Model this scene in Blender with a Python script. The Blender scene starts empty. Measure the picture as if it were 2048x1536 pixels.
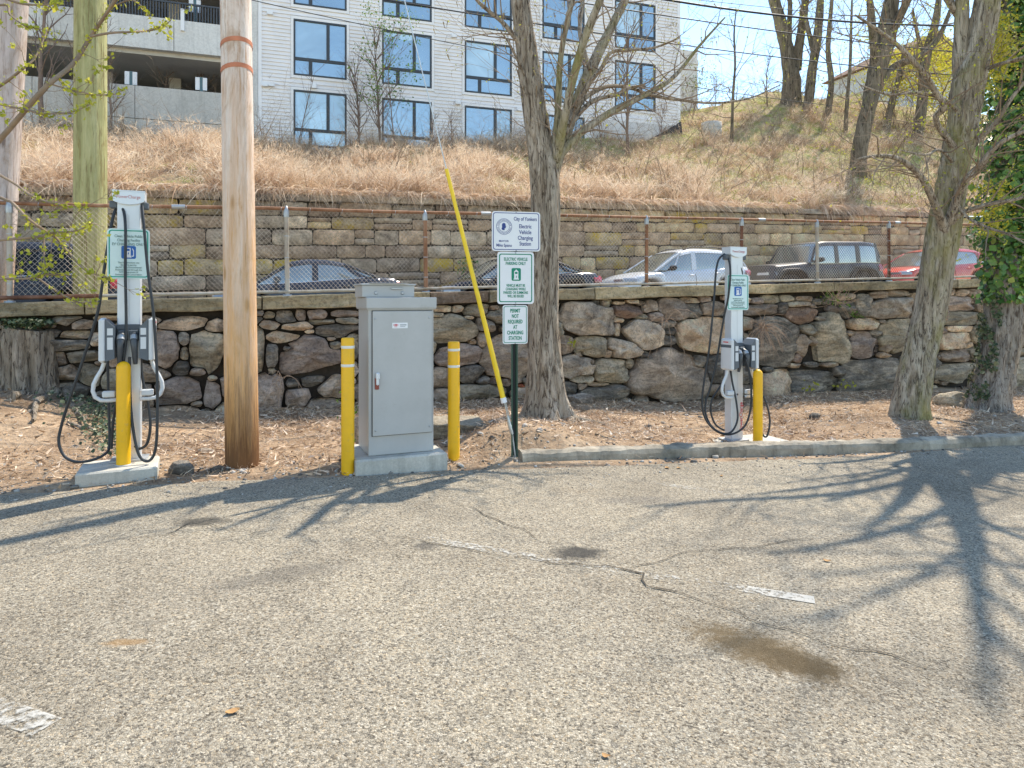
import bpy, bmesh, math, random
import numpy as np
from mathutils import Vector, Matrix, noise

# ------------------------------------------------------------------ camera, sky, sun, exposure
scene = bpy.context.scene
COL = scene.collection
EYE = 1.55
cam = bpy.data.cameras.new("camera")
cam.sensor_width = 36.0
cam.lens = 24.0
cam.shift_y = -168.0 / 2048.0
cam.clip_start = 0.1
cam.clip_end = 600.0
camo = bpy.data.objects.new("camera", cam)
camo.location = (0, 0, EYE)
camo.rotation_euler = (math.radians(90), 0, 0)
COL.objects.link(camo)
scene.camera = camo

SUN_EL, SUN_AZ = math.radians(52), math.radians(38)      # azimuth from +Y towards +X
world = bpy.data.worlds.new("World")
scene.world = world
world.use_nodes = True
wn = world.node_tree.nodes
wl = world.node_tree.links
wn.clear()
sky = wn.new("ShaderNodeTexSky")
sky.sky_type = 'NISHITA'
sky.sun_disc = False
sky.sun_elevation = SUN_EL
sky.sun_rotation = SUN_AZ
sky.air_density = 1.0
sky.dust_density = 0.0
sky.ozone_density = 4.0
bg = wn.new("ShaderNodeBackground")
bg.inputs[1].default_value = 0.125
wo = wn.new("ShaderNodeOutputWorld")
tint = wn.new('ShaderNodeMix'); tint.data_type = 'RGBA'; tint.blend_type = 'MULTIPLY'
tint.inputs[0].default_value = 1.0; tint.inputs[7].default_value = (1.03, 0.95, 0.83, 1)
wl.new(sky.outputs[0], tint.inputs[6])
wl.new(tint.outputs[2], bg.inputs[0])
wl.new(bg.outputs[0], wo.inputs[0])

sl = bpy.data.lights.new("sun", 'SUN')
sl.energy = 2.35
sl.angle = math.radians(0.55)
sl.color = (1.0, 0.92, 0.79)
so = bpy.data.objects.new("sun", sl)
sd = Vector((math.sin(SUN_AZ) * math.cos(SUN_EL), math.cos(SUN_AZ) * math.cos(SUN_EL), math.sin(SUN_EL)))
so.rotation_euler = sd.to_track_quat('Z', 'Y').to_euler()
so.location = (0, 0, 40)
COL.objects.link(so)

scene.view_settings.view_transform = 'Standard'
scene.view_settings.look = 'None'
scene.view_settings.exposure = 1.7
scene.view_settings.gamma = 1.0
scene.view_settings.use_curve_mapping = False
scene.cycles.max_bounces = 6
scene.cycles.transparent_max_bounces = 16

R = random.Random(7)
NP = np.random.RandomState(11)

# ------------------------------------------------------------------ geometry of the place
FPX = 1365.0
def P(px, py, Z):
    """point seen at full-size photo pixel px,py at depth Z"""
    return Vector(((px - 1024) / FPX * Z, Z, EYE + (600 - py) / FPX * Z))
TD = Vector((0.922, 0.387, 0)).normalized()     # along the walls, towards the right
ND = Vector((-TD.y, TD.x, 0))                   # away from the camera
W0 = Vector((-6.08, 8.11, 0))
WANG = math.atan2(TD.y, TD.x)
def W(t, D=0.0, z=0.0):
    v = W0 + TD * t + ND * D
    return Vector((v.x, v.y, z))
def t_at(px, D=0.0):
    """wall parameter t where the sight line of column px meets the plane D"""
    r = (px - 1024) / FPX
    o = W0 + ND * D
    return (r * o.y - o.x) / (TD.x - r * TD.y)
def wall_pt(px, py, D=0.0):
    t = t_at(px, D)
    v = W(t, D)
    return t, EYE + (600 - py) / FPX * v.y
def smooth(a, b, x):
    x = min(1.0, max(0.0, (x - a) / (b - a)))
    return x * x * (3 - 2 * x)
def zg(X):
    return -0.035 * max(0.0, X + 1.5) if X < 30 else -1.1
def edge_y(X):
    xs = [-60, -14, -10, -6.5, -4.07, -2.54, -1.42, -0.57, 0.12, 1.34, 2.38, 3.81, 5.6, 8.0, 12, 20, 60]
    ys = [-12, 1.2, 3.0, 4.55, 5.42, 5.84, 6.0, 6.32, 6.5, 6.85, 7.15, 7.55, 8.3, 9.1, 10.6, 13.6, 28]
    return float(np.interp(X, xs, ys))
def dirt_z(X, Y):
    z = zg(X)
    t = (Vector((X, Y, 0)) - W0).dot(TD)
    d = -(Vector((X, Y, 0)) - W0).dot(ND)          # distance in front of the low wall
    e = Y - edge_y(X)
    k = smooth(0.0, 0.7, e)
    z += 0.50 * k * math.exp(-((t + 0.3) / 1.5) ** 2) * smooth(3.0, 0.2, d)
    z += 0.16 * k * math.exp(-((X - 0.45) ** 2 + (Y - 8.2) ** 2) / 1.6)
    z += 0.20 * k * math.exp(-((X - 0.05) ** 2 + (Y - 7.2) ** 2) / 0.45)
    z += 0.05 * k * smooth(1.2, 0.0, d)
    z -= 0.10 * k * smooth(0.0, 3.0, X) * (1-smooth(3.4, 5.0, X))
    z += k * 0.035 * noise.noise(Vector((X * 1.3, Y * 1.3, 0)))
    z += k * 0.018 * noise.noise(Vector((X * 5, Y * 5, 3)))
    z += -0.03 * (1 - smooth(-0.05, 0.15, e))
    return z
def G(px, py, dz=0.0, fn=None):
    """ground point seen at a pixel (dz above the ground)"""
    Z = EYE * FPX / (py - 600)
    for _ in range(40):
        X = (px - 1024) / FPX * Z
        g = (fn(X, Z) if fn else zg(X)) + dz
        Zn = (EYE - g) * FPX / (py - 600)
        Z = 0.5 * Z + 0.5 * Zn
    X = (px - 1024) / FPX * Z
    return Vector((X, Z, (fn(X, Z) if fn else zg(X)) + dz))
def coping_z(t): return 1.52 + 0.0279 * t
def street_z(t): return 0.90 + 0.036 * t
FW = 7.6                                        # far wall face
def farwall_z(t): return 4.0 + 0.030 * t
def bank_slope(t):
    q = max(0.0, t - 5.0)
    return min(0.62, 0.29 + 0.0045 * q + 0.00021 * q * q)
def bank_z(t, D):
    d = D - FW - 0.3
    d1 = min(d, 16.0)
    s = bank_slope(t)
    z = farwall_z(t) + 0.02 + s * d1 + 0.04 * max(0.0, d - 16.0)
    n = noise.noise(Vector((t * 0.25, D * 0.25, 5))) * 0.55 + noise.noise(Vector((t * 0.9, D * 0.9, 2))) * 0.26
    return z + n * smooth(0.3, 3.0, d)
B0 = Vector((-9.6, 30.0, 0))
BD = Vector((0.948, 0.3185, 0)).normalized()
BN = Vector((BD.y, -BD.x, 0))                   # out of the facade, towards the camera
BANG = math.atan2(BD.y, BD.x)

# ------------------------------------------------------------------ mesh helpers
class MB:
    def __init__(s):
        s.v = []; s.f = []; s.m = []; s.sm = []
    def add(s, verts, faces, mat=0, smooth=False):
        o = len(s.v)
        s.v.extend([tuple(v) for v in verts])
        for f in faces:
            s.f.append(tuple(i + o for i in f)); s.m.append(mat); s.sm.append(smooth)
    def box(s, lo, hi, mat=0, M=None):
        x0, y0, z0 = lo; x1, y1, z1 = hi
        v = [(x0,y0,z0),(x1,y0,z0),(x1,y1,z0),(x0,y1,z0),(x0,y0,z1),(x1,y0,z1),(x1,y1,z1),(x0,y1,z1)]
        if M is not None: v = [M @ Vector(q) for q in v]
        s.add(v, [(3,2,1,0),(4,5,6,7),(0,1,5,4),(1,2,6,5),(2,3,7,6),(3,0,4,7)], mat)
    def prism(s, poly, y0, y1, mat=0, M=None, smooth=False):
        """polygon in x,z (counter-clockwise seen from -y) extruded y0..y1"""
        n = len(poly)
        v = [(p[0], y0, p[1]) for p in poly] + [(p[0], y1, p[1]) for p in poly]
        if M is not None: v = [M @ Vector(q) for q in v]
        s.add(v, [tuple(range(n)), tuple(range(2*n-1, n-1, -1))], mat)
        s.add(v, [(i, i+n, (i+1) % n + n, (i+1) % n) for i in range(n)], mat, smooth)
    def tube(s, pts, rads, n=8, mat=0, cap=True, smooth=True, fn=None):
        pts = [Vector(p) for p in pts]
        if not hasattr(rads, '__len__'): rads = [rads] * len(pts)
        up = None; rings = []
        ln = 0.0
        for i, p in enumerate(pts):
            a = pts[max(0, i-1)]; b = pts[min(len(pts)-1, i+1)]
            d = (b - a)
            if d.length < 1e-9: d = Vector((0, 0, 1))
            d.normalize()
            if up is None:
                up = Vector((0, 1, 0)) if abs(d.y) < 0.9 else Vector((1, 0, 0))
            x = up.cross(d)
            if x.length < 1e-6: x = Vector((1, 0, 0)).cross(d)
            x.normalize(); up = d.cross(x); up.normalize()
            if i: ln += (p - pts[i-1]).length
            ring = []
            for k in range(n):
                an = 2 * math.pi * k / n
                r = rads[i]
                if fn: r = fn(r, an, ln, i)
                ring.append(p + x * (r * math.cos(an)) + up * (r * math.sin(an)))
            rings.append(ring)
        v = [q for r in rings for q in r]
        f = []
        for i in range(len(rings)-1):
            for k in range(n):
                k2 = (k+1) % n
                f.append((i*n+k, i*n+k2, (i+1)*n+k2, (i+1)*n+k))
        s.add(v, f, mat, smooth)
        if cap:
            m = len(rings)-1
            s.add(rings[0], [tuple(range(n-1, -1, -1))], mat)
            s.add(rings[m], [tuple(range(n))], mat)
    def lathe(s, prof, n=20, mat=0, c=(0,0,0), smooth=True):
        """profile list of (r,z) turned round z"""
        v = []; f = []
        for r, z in prof:
            for k in range(n):
                a = 2*math.pi*k/n
                v.append((c[0]+r*math.cos(a), c[1]+r*math.sin(a), c[2]+z))
        for i in range(len(prof)-1):
            for k in range(n):
                k2 = (k+1) % n
                f.append((i*n+k, i*n+k2, (i+1)*n+k2, (i+1)*n+k))
        s.add(v, f, mat, smooth)
        m = len(prof)-1
        s.add(v[:n], [tuple(range(n-1,-1,-1))], mat)
        s.add(v[m*n:], [tuple(range(n))], mat)
    def build(s, name, mats, parent=None, loc=None, rotz=0.0, origin=None):
        me = bpy.data.meshes.new(name)
        vs = s.v
        if origin is not None:
            ox, oy, oz = origin
            vs = [(a-ox, b-oy, c-oz) for a, b, c in vs]
        me.from_pydata(vs, [], s.f)
        if not isinstance(mats, (list, tuple)): mats = [mats]
        for m in mats: me.materials.append(m)
        me.polygons.foreach_set('material_index', s.m)
        me.polygons.foreach_set('use_smooth', s.sm)
        me.update()
        o = bpy.data.objects.new(name, me)
        COL.objects.link(o)
        if origin is not None: o.location = origin
        if loc is not None: o.location = loc
        if rotz: o.rotation_euler = (0, 0, rotz)
        if parent is not None: o.parent = parent
        return o
def tag(o, label=None, cat=None, group=None, kind=None):
    if label: o['label'] = label
    if cat: o['category'] = cat
    if group: o['group'] = group
    if kind: o['kind'] = kind
    return o
def empty(name, loc, rotz=0.0, **k):
    o = bpy.data.objects.new(name, None)
    o.empty_display_size = 0.2
    o.location = loc
    o.rotation_euler = (0, 0, rotz)
    COL.objects.link(o)
    return tag(o, **k)
def copy_tree(o, parent=None):
    c = o.copy(); COL.objects.link(c)
    if parent is not None: c.parent = parent
    for ch in list(o.children): copy_tree(ch, c)
    return c
def rrect(w, h, r, n=5, cx=0.0, cz=0.0):
    pts = []
    for sx, sz, a0 in ((1,-1,-90),(1,1,0),(-1,1,90),(-1,-1,180)):
        for k in range(n+1):
            a = math.radians(a0 + 90*k/n)
            pts.append((cx+sx*(w/2-r)+r*math.cos(a), cz+sz*(h/2-r)+r*math.sin(a)))
    return pts
def text_mesh(name, body, size, mat, parent, loc, sx=1.0, rot=(math.radians(90),0,0), align='CENTER', spacing=1.0, depth=0.0008, bold=0.012):
    cu = bpy.data.curves.new(name, 'FONT')
    cu.body = body; cu.size = size; cu.align_x = align; cu.align_y = 'CENTER'
    cu.space_line = spacing; cu.extrude = depth; cu.resolution_u = 3
    cu.offset = size*bold
    tmp = bpy.data.objects.new(name, cu)
    COL.objects.link(tmp)
    bpy.context.view_layer.update()
    me = bpy.data.meshes.new_from_object(tmp)
    bpy.data.objects.remove(tmp)
    me.name = name
    me.materials.clear(); me.materials.append(mat)
    o = bpy.data.objects.new(name, me)
    COL.objects.link(o)
    o.location = loc; o.rotation_euler = rot; o.scale = (sx, 1, 1)
    if parent is not None: o.parent = parent
    return o
def strips(name, pos, dirs, length, width, curl, mat, tint, nseg=3, parent=None, taper=1.0, side=None):
    """many curved blades as one mesh; curl = bend vector added quadratically along the blade"""
    n = len(pos)
    s = np.linspace(0, 1, nseg+1)
    if side is None:
        side = np.cross(dirs, NP.normal(size=(n,3)))
    side = side / (np.linalg.norm(side, axis=1, keepdims=True)+1e-9)
    verts = np.zeros((n, (nseg+1)*2, 3))
    for k, u in enumerate(s):
        c = pos + dirs * (length*u)[:,None] + curl * (u*u)
        w = (width * (1 - taper*0.85*u))[:,None] * 0.5
        verts[:,2*k] = c - side*w
        verts[:,2*k+1] = c + side*w
    base = (np.arange(n)*(nseg+1)*2)[:,None]
    fs = []
    for k in range(nseg):
        fs.append(np.stack([base[:,0]+2*k, base[:,0]+2*k+1, base[:,0]+2*k+3, base[:,0]+2*k+2], 1))
    faces = np.stack(fs, 1).reshape(-1, 4)
    return np_mesh(name, verts.reshape(-1,3), faces, mat, np.repeat(tint, (nseg+1)*2), parent)
def np_mesh(name, verts, faces, mat, tint=None, parent=None, smooth=False):
    me = bpy.data.meshes.new(name)
    nf, k = faces.shape
    me.vertices.add(len(verts)); me.vertices.foreach_set('co', np.ascontiguousarray(verts, dtype=np.float32).ravel())
    me.loops.add(nf*k); me.loops.foreach_set('vertex_index', np.ascontiguousarray(faces, dtype=np.int32).ravel())
    me.polygons.add(nf)
    me.polygons.foreach_set('loop_start', np.arange(0, nf*k, k, dtype=np.int32))
    me.polygons.foreach_set('loop_total', np.full(nf, k, dtype=np.int32))
    me.update(calc_edges=True)
    if smooth: me.polygons.foreach_set('use_smooth', np.ones(nf, dtype=bool))
    if tint is not None:
        a = me.attributes.new('tint', 'FLOAT', 'POINT')
        a.data.foreach_set('value', np.ascontiguousarray(tint, dtype=np.float32))
    me.materials.append(mat)
    o = bpy.data.objects.new(name, me)
    COL.objects.link(o)
    if parent is not None:
        o.parent = parent; o['kind'] = 'stuff'
    return o

# ------------------------------------------------------------------ materials
def new_mat(name):
    m = bpy.data.materials.new(name); m.use_nodes = True
    nt = m.node_tree
    b = nt.nodes['Principled BSDF']
    return m, nt, b
def N(nt, t, **k):
    n = nt.nodes.new(t)
    for a, v in k.items(): setattr(n, a, v)
    return n
def ramp(nt, src, stops):
    r = N(nt, 'ShaderNodeValToRGB')
    while len(r.color_ramp.elements) < len(stops): r.color_ramp.elements.new(0.5)
    for e, (p, c) in zip(r.color_ramp.elements, stops):
        e.position = p; e.color = (c[0], c[1], c[2], 1) if len(c) == 3 else c
    if src is not None: nt.links.new(src, r.inputs[0])
    return r.outputs[0]
def texcoord(nt, kind='Object', scale=(1,1,1), rot=(0,0,0), rnd=False):
    tc = N(nt, 'ShaderNodeTexCoord')
    if kind == 'World':
        g = N(nt, 'ShaderNodeNewGeometry'); src = g.outputs['Position']
    else: src = tc.outputs[kind]
    mp = N(nt, 'ShaderNodeMapping')
    mp.inputs['Scale'].default_value = scale
    mp.inputs['Rotation'].default_value = rot
    nt.links.new(src, mp.inputs[0])
    if rnd:
        oi = N(nt, 'ShaderNodeObjectInfo')
        mu = N(nt, 'ShaderNodeMath', operation='MULTIPLY'); mu.inputs[1].default_value = 37.0
        nt.links.new(oi.outputs['Random'], mu.inputs[0])
        cb = N(nt, 'ShaderNodeCombineXYZ')
        for i in range(3): nt.links.new(mu.outputs[0], cb.inputs[i])
        nt.links.new(cb.outputs[0], mp.inputs['Location'])
    return mp.outputs[0]
def noise_tex(nt, vec, scale, detail=4, rough=0.6, dist=0.0):
    n = N(nt, 'ShaderNodeTexNoise')
    n.inputs['Scale'].default_value = scale; n.inputs['Detail'].default_value = detail
    n.inputs['Roughness'].default_value = rough; n.inputs['Distortion'].default_value = dist
    nt.links.new(vec, n.inputs['Vector'])
    return n.outputs[0]
def voro(nt, vec, scale, feature='F1', out='Distance', rnd=1.0):
    n = N(nt, 'ShaderNodeTexVoronoi', feature=feature)
    n.inputs['Scale'].default_value = scale
    n.inputs['Randomness'].default_value = rnd
    nt.links.new(vec, n.inputs['Vector'])
    return n.outputs[out]
def mix(nt, fac, a, b, mode='MIX'):
    m = N(nt, 'ShaderNodeMix', data_type='RGBA', blend_type=mode)
    def put(s, v):
        if isinstance(v, (int, float)): s.default_value = v
        elif isinstance(v, (tuple, list)): s.default_value = (v[0], v[1], v[2], 1)
        else: nt.links.new(v, s)
    put(m.inputs[0], fac); put(m.inputs[6], a); put(m.inputs[7], b)
    return m.outputs[2]
def math_n(nt, op, a, b=None, clamp=False):
    m = N(nt, 'ShaderNodeMath', operation=op, use_clamp=clamp)
    for i, v in enumerate((a, b)):
        if v is None: continue
        if isinstance(v, (int, float)): m.inputs[i].default_value = v
        else: nt.links.new(v, m.inputs[i])
    return m.outputs[0]
def bump(nt, b, h, strength=0.5, dist=0.02):
    n = N(nt, 'ShaderNodeBump')
    n.inputs['Strength'].default_value = strength; n.inputs['Distance'].default_value = dist
    nt.links.new(h, n.inputs['Height'])
    nt.links.new(n.outputs[0], b.inputs['Normal'])
    return n
def setp(b, color=None, rough=0.7, metal=0.0, spec=0.4):
    if color is not None: b.inputs['Base Color'].default_value = (*color, 1)
    b.inputs['Roughness'].default_value = rough
    b.inputs['Metallic'].default_value = metal
    b.inputs['Specular IOR Level'].default_value = spec
def plain(name, color, rough=0.6, metal=0.0, spec=0.4, var=0.12, scale=9.0, coat=0.0, dirt=None, bstr=0.0):
    """painted or plastic surface with slight mottling"""
    m, nt, b = new_mat(name)
    setp(b, color, rough, metal, spec)
    v = texcoord(nt, 'Object')
    n = noise_tex(nt, v, scale, 5, 0.65)
    c0 = tuple(x*(1-var) for x in color); c1 = tuple(min(1, x*(1+var)) for x in color)
    c = ramp(nt, n, [(0.3, c0), (0.7, c1)])
    if dirt:
        n2 = noise_tex(nt, v, dirt[1], 6, 0.7)
        f = ramp(nt, n2, [(dirt[2], (0,0,0)), (min(1, dirt[2]+0.18), (1,1,1))])
        c = mix(nt, f, c, dirt[0])
    nt.links.new(c, b.inputs['Base Color'])
    rr = ramp(nt, n, [(0.2, (rough*0.85,)*3), (0.8, (min(1, rough*1.15),)*3)])
    nt.links.new(rr, b.inputs['Roughness'])
    if coat: b.inputs['Coat Weight'].default_value = coat; b.inputs['Coat Roughness'].default_value = 0.04
    if bstr: bump(nt, b, noise_tex(nt, v, scale*8, 4), bstr, 0.005)
    return m
def stone_mat(name, cols, streak=(1,1,1), scale=3.0, lichen=None, rough=0.85, moss=None):
    m, nt, b = new_mat(name)
    setp(b, None, rough, 0, 0.25)
    v = texcoord(nt, 'Object', streak, rnd=True)
    v2 = texcoord(nt, 'Object', (1,1,1), rnd=True)
    n = noise_tex(nt, v, scale, 8, 0.68, 0.6)
    k = len(cols)
    c = ramp(nt, n, [(0.34 + 0.32*i/(k-1), cols[i]) for i in range(k)])
    big = noise_tex(nt, v2, scale*0.55, 4, 0.6, 1.0)
    c = mix(nt, 1.0, c, ramp(nt, big, [(0.34, (0.76,0.75,0.75)), (0.5, (1,1,1)), (0.66, (1.26,1.22,1.16))]), 'MULTIPLY')
    # veins and specks
    n3 = noise_tex(nt, v2, scale*9, 5, 0.75)
    c = mix(nt, ramp(nt, n3, [(0.38, (0.45,)*3), (0.5, (0,0,0))]), c, (0.05, 0.045, 0.04))
    c = mix(nt, ramp(nt, n3, [(0.58, (0,0,0)), (0.72, (0.55,)*3)]), c, (0.62, 0.58, 0.52))
    oi = N(nt, 'ShaderNodeObjectInfo')
    val = ramp(nt, oi.outputs['Random'], [(0, (0.72, 0.71, 0.72)), (0.5, (1.0, 0.97, 0.93)), (1, (1.3, 1.25, 1.18))])
    c = mix(nt, 1.0, c, val, 'MULTIPLY')
    if lichen:
        n4 = noise_tex(nt, v2, lichen[1], 6, 0.7)
        c = mix(nt, ramp(nt, n4, [(lichen[2], (0,0,0)), (lichen[2]+0.12, (0.85,)*3)]), c, lichen[0])
    nt.links.new(c, b.inputs['Base Color'])
    h = math_n(nt, 'ADD', noise_tex(nt, v, scale*2.5, 8, 0.7), math_n(nt, 'MULTIPLY', n3, 0.5))
    bump(nt, b, h, 1.0, 0.07)
    return m
def tint_mat(name, stops, rough=0.8, trans=0.0, spec=0.2):
    """colour comes from a per-piece random number stored on the mesh"""
    m, nt, b = new_mat(name)
    setp(b, None, rough, 0, spec)
    a = N(nt, 'ShaderNodeAttribute', attribute_name='tint')
    c = ramp(nt, a.outputs['Fac'], stops)
    nt.links.new(c, b.inputs['Base Color'])
    if trans:
        tr = N(nt, 'ShaderNodeBsdfTranslucent')
        nt.links.new(c, tr.inputs[0])
        ms = N(nt, 'ShaderNodeMixShader'); ms.inputs[0].default_value = trans
        out = nt.nodes['Material Output']
        nt.links.new(b.outputs[0], ms.inputs[1]); nt.links.new(tr.outputs[0], ms.inputs[2])
        nt.links.new(ms.outputs[0], out.inputs[0])
    return m
# ------------------------------------------------------------------ materials of the setting
def ellipse_mask(nt, px, py, hl, hw, ang, soft=0.35, nscale=6.0, namp=0.5):
    """worn stain with a shape of its own, fixed on the ground"""
    c = G(px, py)
    g = N(nt, 'ShaderNodeNewGeometry')
    mp = N(nt, 'ShaderNodeMapping', vector_type='TEXTURE')
    mp.inputs['Location'].default_value = (c.x, c.y, c.z)
    mp.inputs['Rotation'].default_value = (0, 0, ang)
    mp.inputs['Scale'].default_value = (hl, hw, 1000)
    nt.links.new(g.outputs['Position'], mp.inputs[0])
    ln = N(nt, 'ShaderNodeVectorMath', operation='LENGTH')
    nt.links.new(mp.outputs[0], ln.inputs[0])
    v = texcoord(nt, 'World')
    n = noise_tex(nt, v, nscale, 5, 0.7)
    d = math_n(nt, 'ADD', ln.outputs['Value'], math_n(nt, 'MULTIPLY', math_n(nt, 'SUBTRACT', n, 0.5), namp*2))
    return ramp(nt, d, [(1.0-soft, (1,1,1)), (1.0, (0,0,0))])
def make_asphalt():
    m, nt, b = new_mat('asphalt')
    setp(b, None, 0.92, 0, 0.2)
    v = texcoord(nt, 'World')
    wob = N(nt, 'ShaderNodeTexNoise'); wob.inputs['Scale'].default_value = 55; nt.links.new(v, wob.inputs['Vector'])
    va = N(nt, 'ShaderNodeVectorMath', operation='MULTIPLY_ADD'); nt.links.new(wob.outputs['Color'], va.inputs[0]); va.inputs[1].default_value = (0.012,0.012,0.012); nt.links.new(v, va.inputs[2]); v0 = v; v = va.outputs[0]
    cell = voro(nt, v, 105, 'F1', 'Color')
    sep = N(nt, 'ShaderNodeSeparateColor'); nt.links.new(cell, sep.inputs[0])
    c = ramp(nt, sep.outputs[0], [(0.0, (0.040,0.033,0.026)), (0.13, (0.102,0.085,0.063)), (0.27, (0.245,0.210,0.158)), (0.62, (0.329,0.287,0.223)), (0.85, (0.401,0.352,0.278)), (1.0, (0.552,0.498,0.409))])
    warm = ramp(nt, sep.outputs[1], [(0.0, (1.14,0.98,0.76)), (0.25, (1.03,0.995,0.92)), (0.8, (1.03,0.995,0.92)), (1.0, (0.96,1.0,1.02))])
    c = mix(nt, 1.0, c, warm, 'MULTIPLY')
    cell2 = voro(nt, v, 150, 'F1', 'Color')
    sep2 = N(nt, 'ShaderNodeSeparateColor'); nt.links.new(cell2, sep2.inputs[0])
    fine = ramp(nt, sep2.outputs[0], [(0.0, (0.05,0.042,0.033)), (0.4, (0.27,0.235,0.18)), (1.0, (0.58,0.52,0.415))])
    c = mix(nt, 0.35, c, fine)
    edge = voro(nt, v, 105, 'DISTANCE_TO_EDGE')
    gap = math_n(nt, 'MULTIPLY', ramp(nt, edge, [(0.02, (0.8,)*3), (0.13, (0,0,0))]), ramp(nt, noise_tex(nt, v0, 38, 3, 0.6), [(0.50,(0,0,0)),(0.62,(1,1,1))]))
    c = mix(nt, gap, c, (0.075,0.068,0.06))
    # broad worn and grimy patches
    v = v0
    p1 = noise_tex(nt, v, 0.55, 6, 0.62, 0.4)
    c = mix(nt, 1.0, c, ramp(nt, p1, [(0.3, (0.74,0.725,0.71)), (0.52, (1,1,1)), (0.75, (1.16,1.14,1.09))]), 'MULTIPLY')
    p2 = noise_tex(nt, v, 2.6, 7, 0.72, 0.8)
    c = mix(nt, ramp(nt, p2, [(0.54, (0,0,0)), (0.74, (0.5,)*3)]), c, (0.13,0.112,0.088))
    p4 = noise_tex(nt, texcoord(nt, 'World', (1.0,0.45,1), (0,0,0.9)), 6.0, 6, 0.75, 1.2)
    c = mix(nt, ramp(nt, p4, [(0.60, (0,0,0)), (0.78, (0.55,)*3)]), c, (0.10,0.086,0.068))
    p3 = noise_tex(nt, texcoord(nt, 'World', (0.6,1.5,1), (0,0,0.5)), 1.1, 6, 0.7)
    c = mix(nt, ramp(nt, p3, [(0.60, (0,0,0)), (0.75, (0.30,)*3)]), c, (0.24,0.17,0.10))
    for px, py, hl, hw, an, col, k in (
            (1530,1302,0.46,0.20,-0.66,(0.125,0.085,0.04),0.85), (1600,1325,0.24,0.13,-0.6,(0.06,0.042,0.02),0.55),
            (1150,1105,0.22,0.14,0.1,(0.045,0.042,0.038),0.85), (405,1043,0.22,0.12,0.1,(0.05,0.046,0.04),0.75),
            (560,1150,0.5,0.14,0.6,(0.10,0.09,0.078),0.40), (1280,1000,0.4,0.12,0.2,(0.12,0.11,0.10),0.35),
            (250,1285,0.12,0.04,0.1,(0.30,0.17,0.06),0.6), (850,1092,0.10,0.08,0.3,(0.06,0.055,0.05),0.6)):
        f = ellipse_mask(nt, px, py, hl, hw, an, 0.5, 11.0, 0.75)
        f = mix(nt, 1.0, f, (k,k,k), 'MULTIPLY')
        c = mix(nt, f, c, col)
    nt.links.new(c, b.inputs['Base Color'])
    h = math_n(nt, 'ADD', sep.outputs[0], math_n(nt, 'MULTIPLY', math_n(nt, 'MINIMUM', edge, 0.2), 4.0))
    bump(nt, b, h, 0.55, 0.006)
    return m
def make_dirt():
    m, nt, b = new_mat('dirt')
    setp(b, None, 0.95, 0, 0.1)
    v = texcoord(nt, 'World')
    n = noise_tex(nt, v, 1.6, 8, 0.68, 0.5)
    c = ramp(nt, n, [(0.25, (0.15,0.10,0.062)), (0.45, (0.32,0.222,0.142)), (0.6, (0.46,0.335,0.222)), (0.8, (0.60,0.47,0.33))])
    n2 = noise_tex(nt, v, 26, 6, 0.75)
    c = mix(nt, 1.0, c, ramp(nt, n2, [(0.25, (0.5,0.48,0.46)), (0.5, (1,1,1)), (0.8, (1.45,1.4,1.3))]), 'MULTIPLY')
    peb = voro(nt, v, 60, 'F1', 'Distance')
    pc = voro(nt, v, 60, 'F1', 'Color')
    sp = N(nt, 'ShaderNodeSeparateColor'); nt.links.new(pc, sp.inputs[0])
    f = math_n(nt, 'MULTIPLY', ramp(nt, peb, [(0.22, (1,1,1)), (0.34, (0,0,0))]), ramp(nt, sp.outputs[0], [(0.90, (0,0,0)), (0.93, (1,1,1))]))
    c = mix(nt, f, c, (0.48,0.46,0.43))
    nt.links.new(c, b.inputs['Base Color'])
    bump(nt, b, math_n(nt, 'ADD', n2, n), 0.9, 0.03)
    return m
def make_bank():
    m, nt, b = new_mat('bank_soil')
    setp(b, None, 0.95, 0, 0.1)
    v = texcoord(nt, 'World')
    n = noise_tex(nt, v, 0.7, 8, 0.7, 0.4)
    c = ramp(nt, n, [(0.3, (0.22,0.14,0.085)), (0.44, (0.46,0.34,0.21)), (0.56, (0.46,0.41,0.18)), (0.70, (0.27,0.33,0.09))])
    n2 = noise_tex(nt, v, 9, 6, 0.75)
    c = mix(nt, 1.0, c, ramp(nt, n2, [(0.25, (0.55,)*3), (0.5, (1,1,1)), (0.8, (1.4,1.35,1.3))]), 'MULTIPLY')
    nt.links.new(c, b.inputs['Base Color'])
    bump(nt, b, n2, 1.0, 0.08)
    return m
def make_concrete(name, c0, c1, streak=0.35, scale=1.2):
    m, nt, b = new_mat(name)
    setp(b, None, 0.85, 0, 0.25)
    v = texcoord(nt, 'Object')
    n = noise_tex(nt, v, scale, 7, 0.65)
    c = ramp(nt, n, [(0.3, c0), (0.7, c1)])
    vs = texcoord(nt, 'Object', (3.0, 3.0, 0.25))
    n2 = noise_tex(nt, vs, 1.6, 6, 0.7)
    c = mix(nt, ramp(nt, n2, [(0.5, (0,0,0)), (0.72, (streak,)*3)]), c, tuple(x*0.45 for x in c0))
    n3 = noise_tex(nt, v, scale*25, 4, 0.7)
    c = mix(nt, 1.0, c, ramp(nt, n3, [(0.3, (0.85,)*3), (0.7, (1.1,)*3)]), 'MULTIPLY')
    nt.links.new(c, b.inputs['Base Color'])
    bump(nt, b, math_n(nt, 'ADD', n3, n), 0.35, 0.01)
    return m
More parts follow.
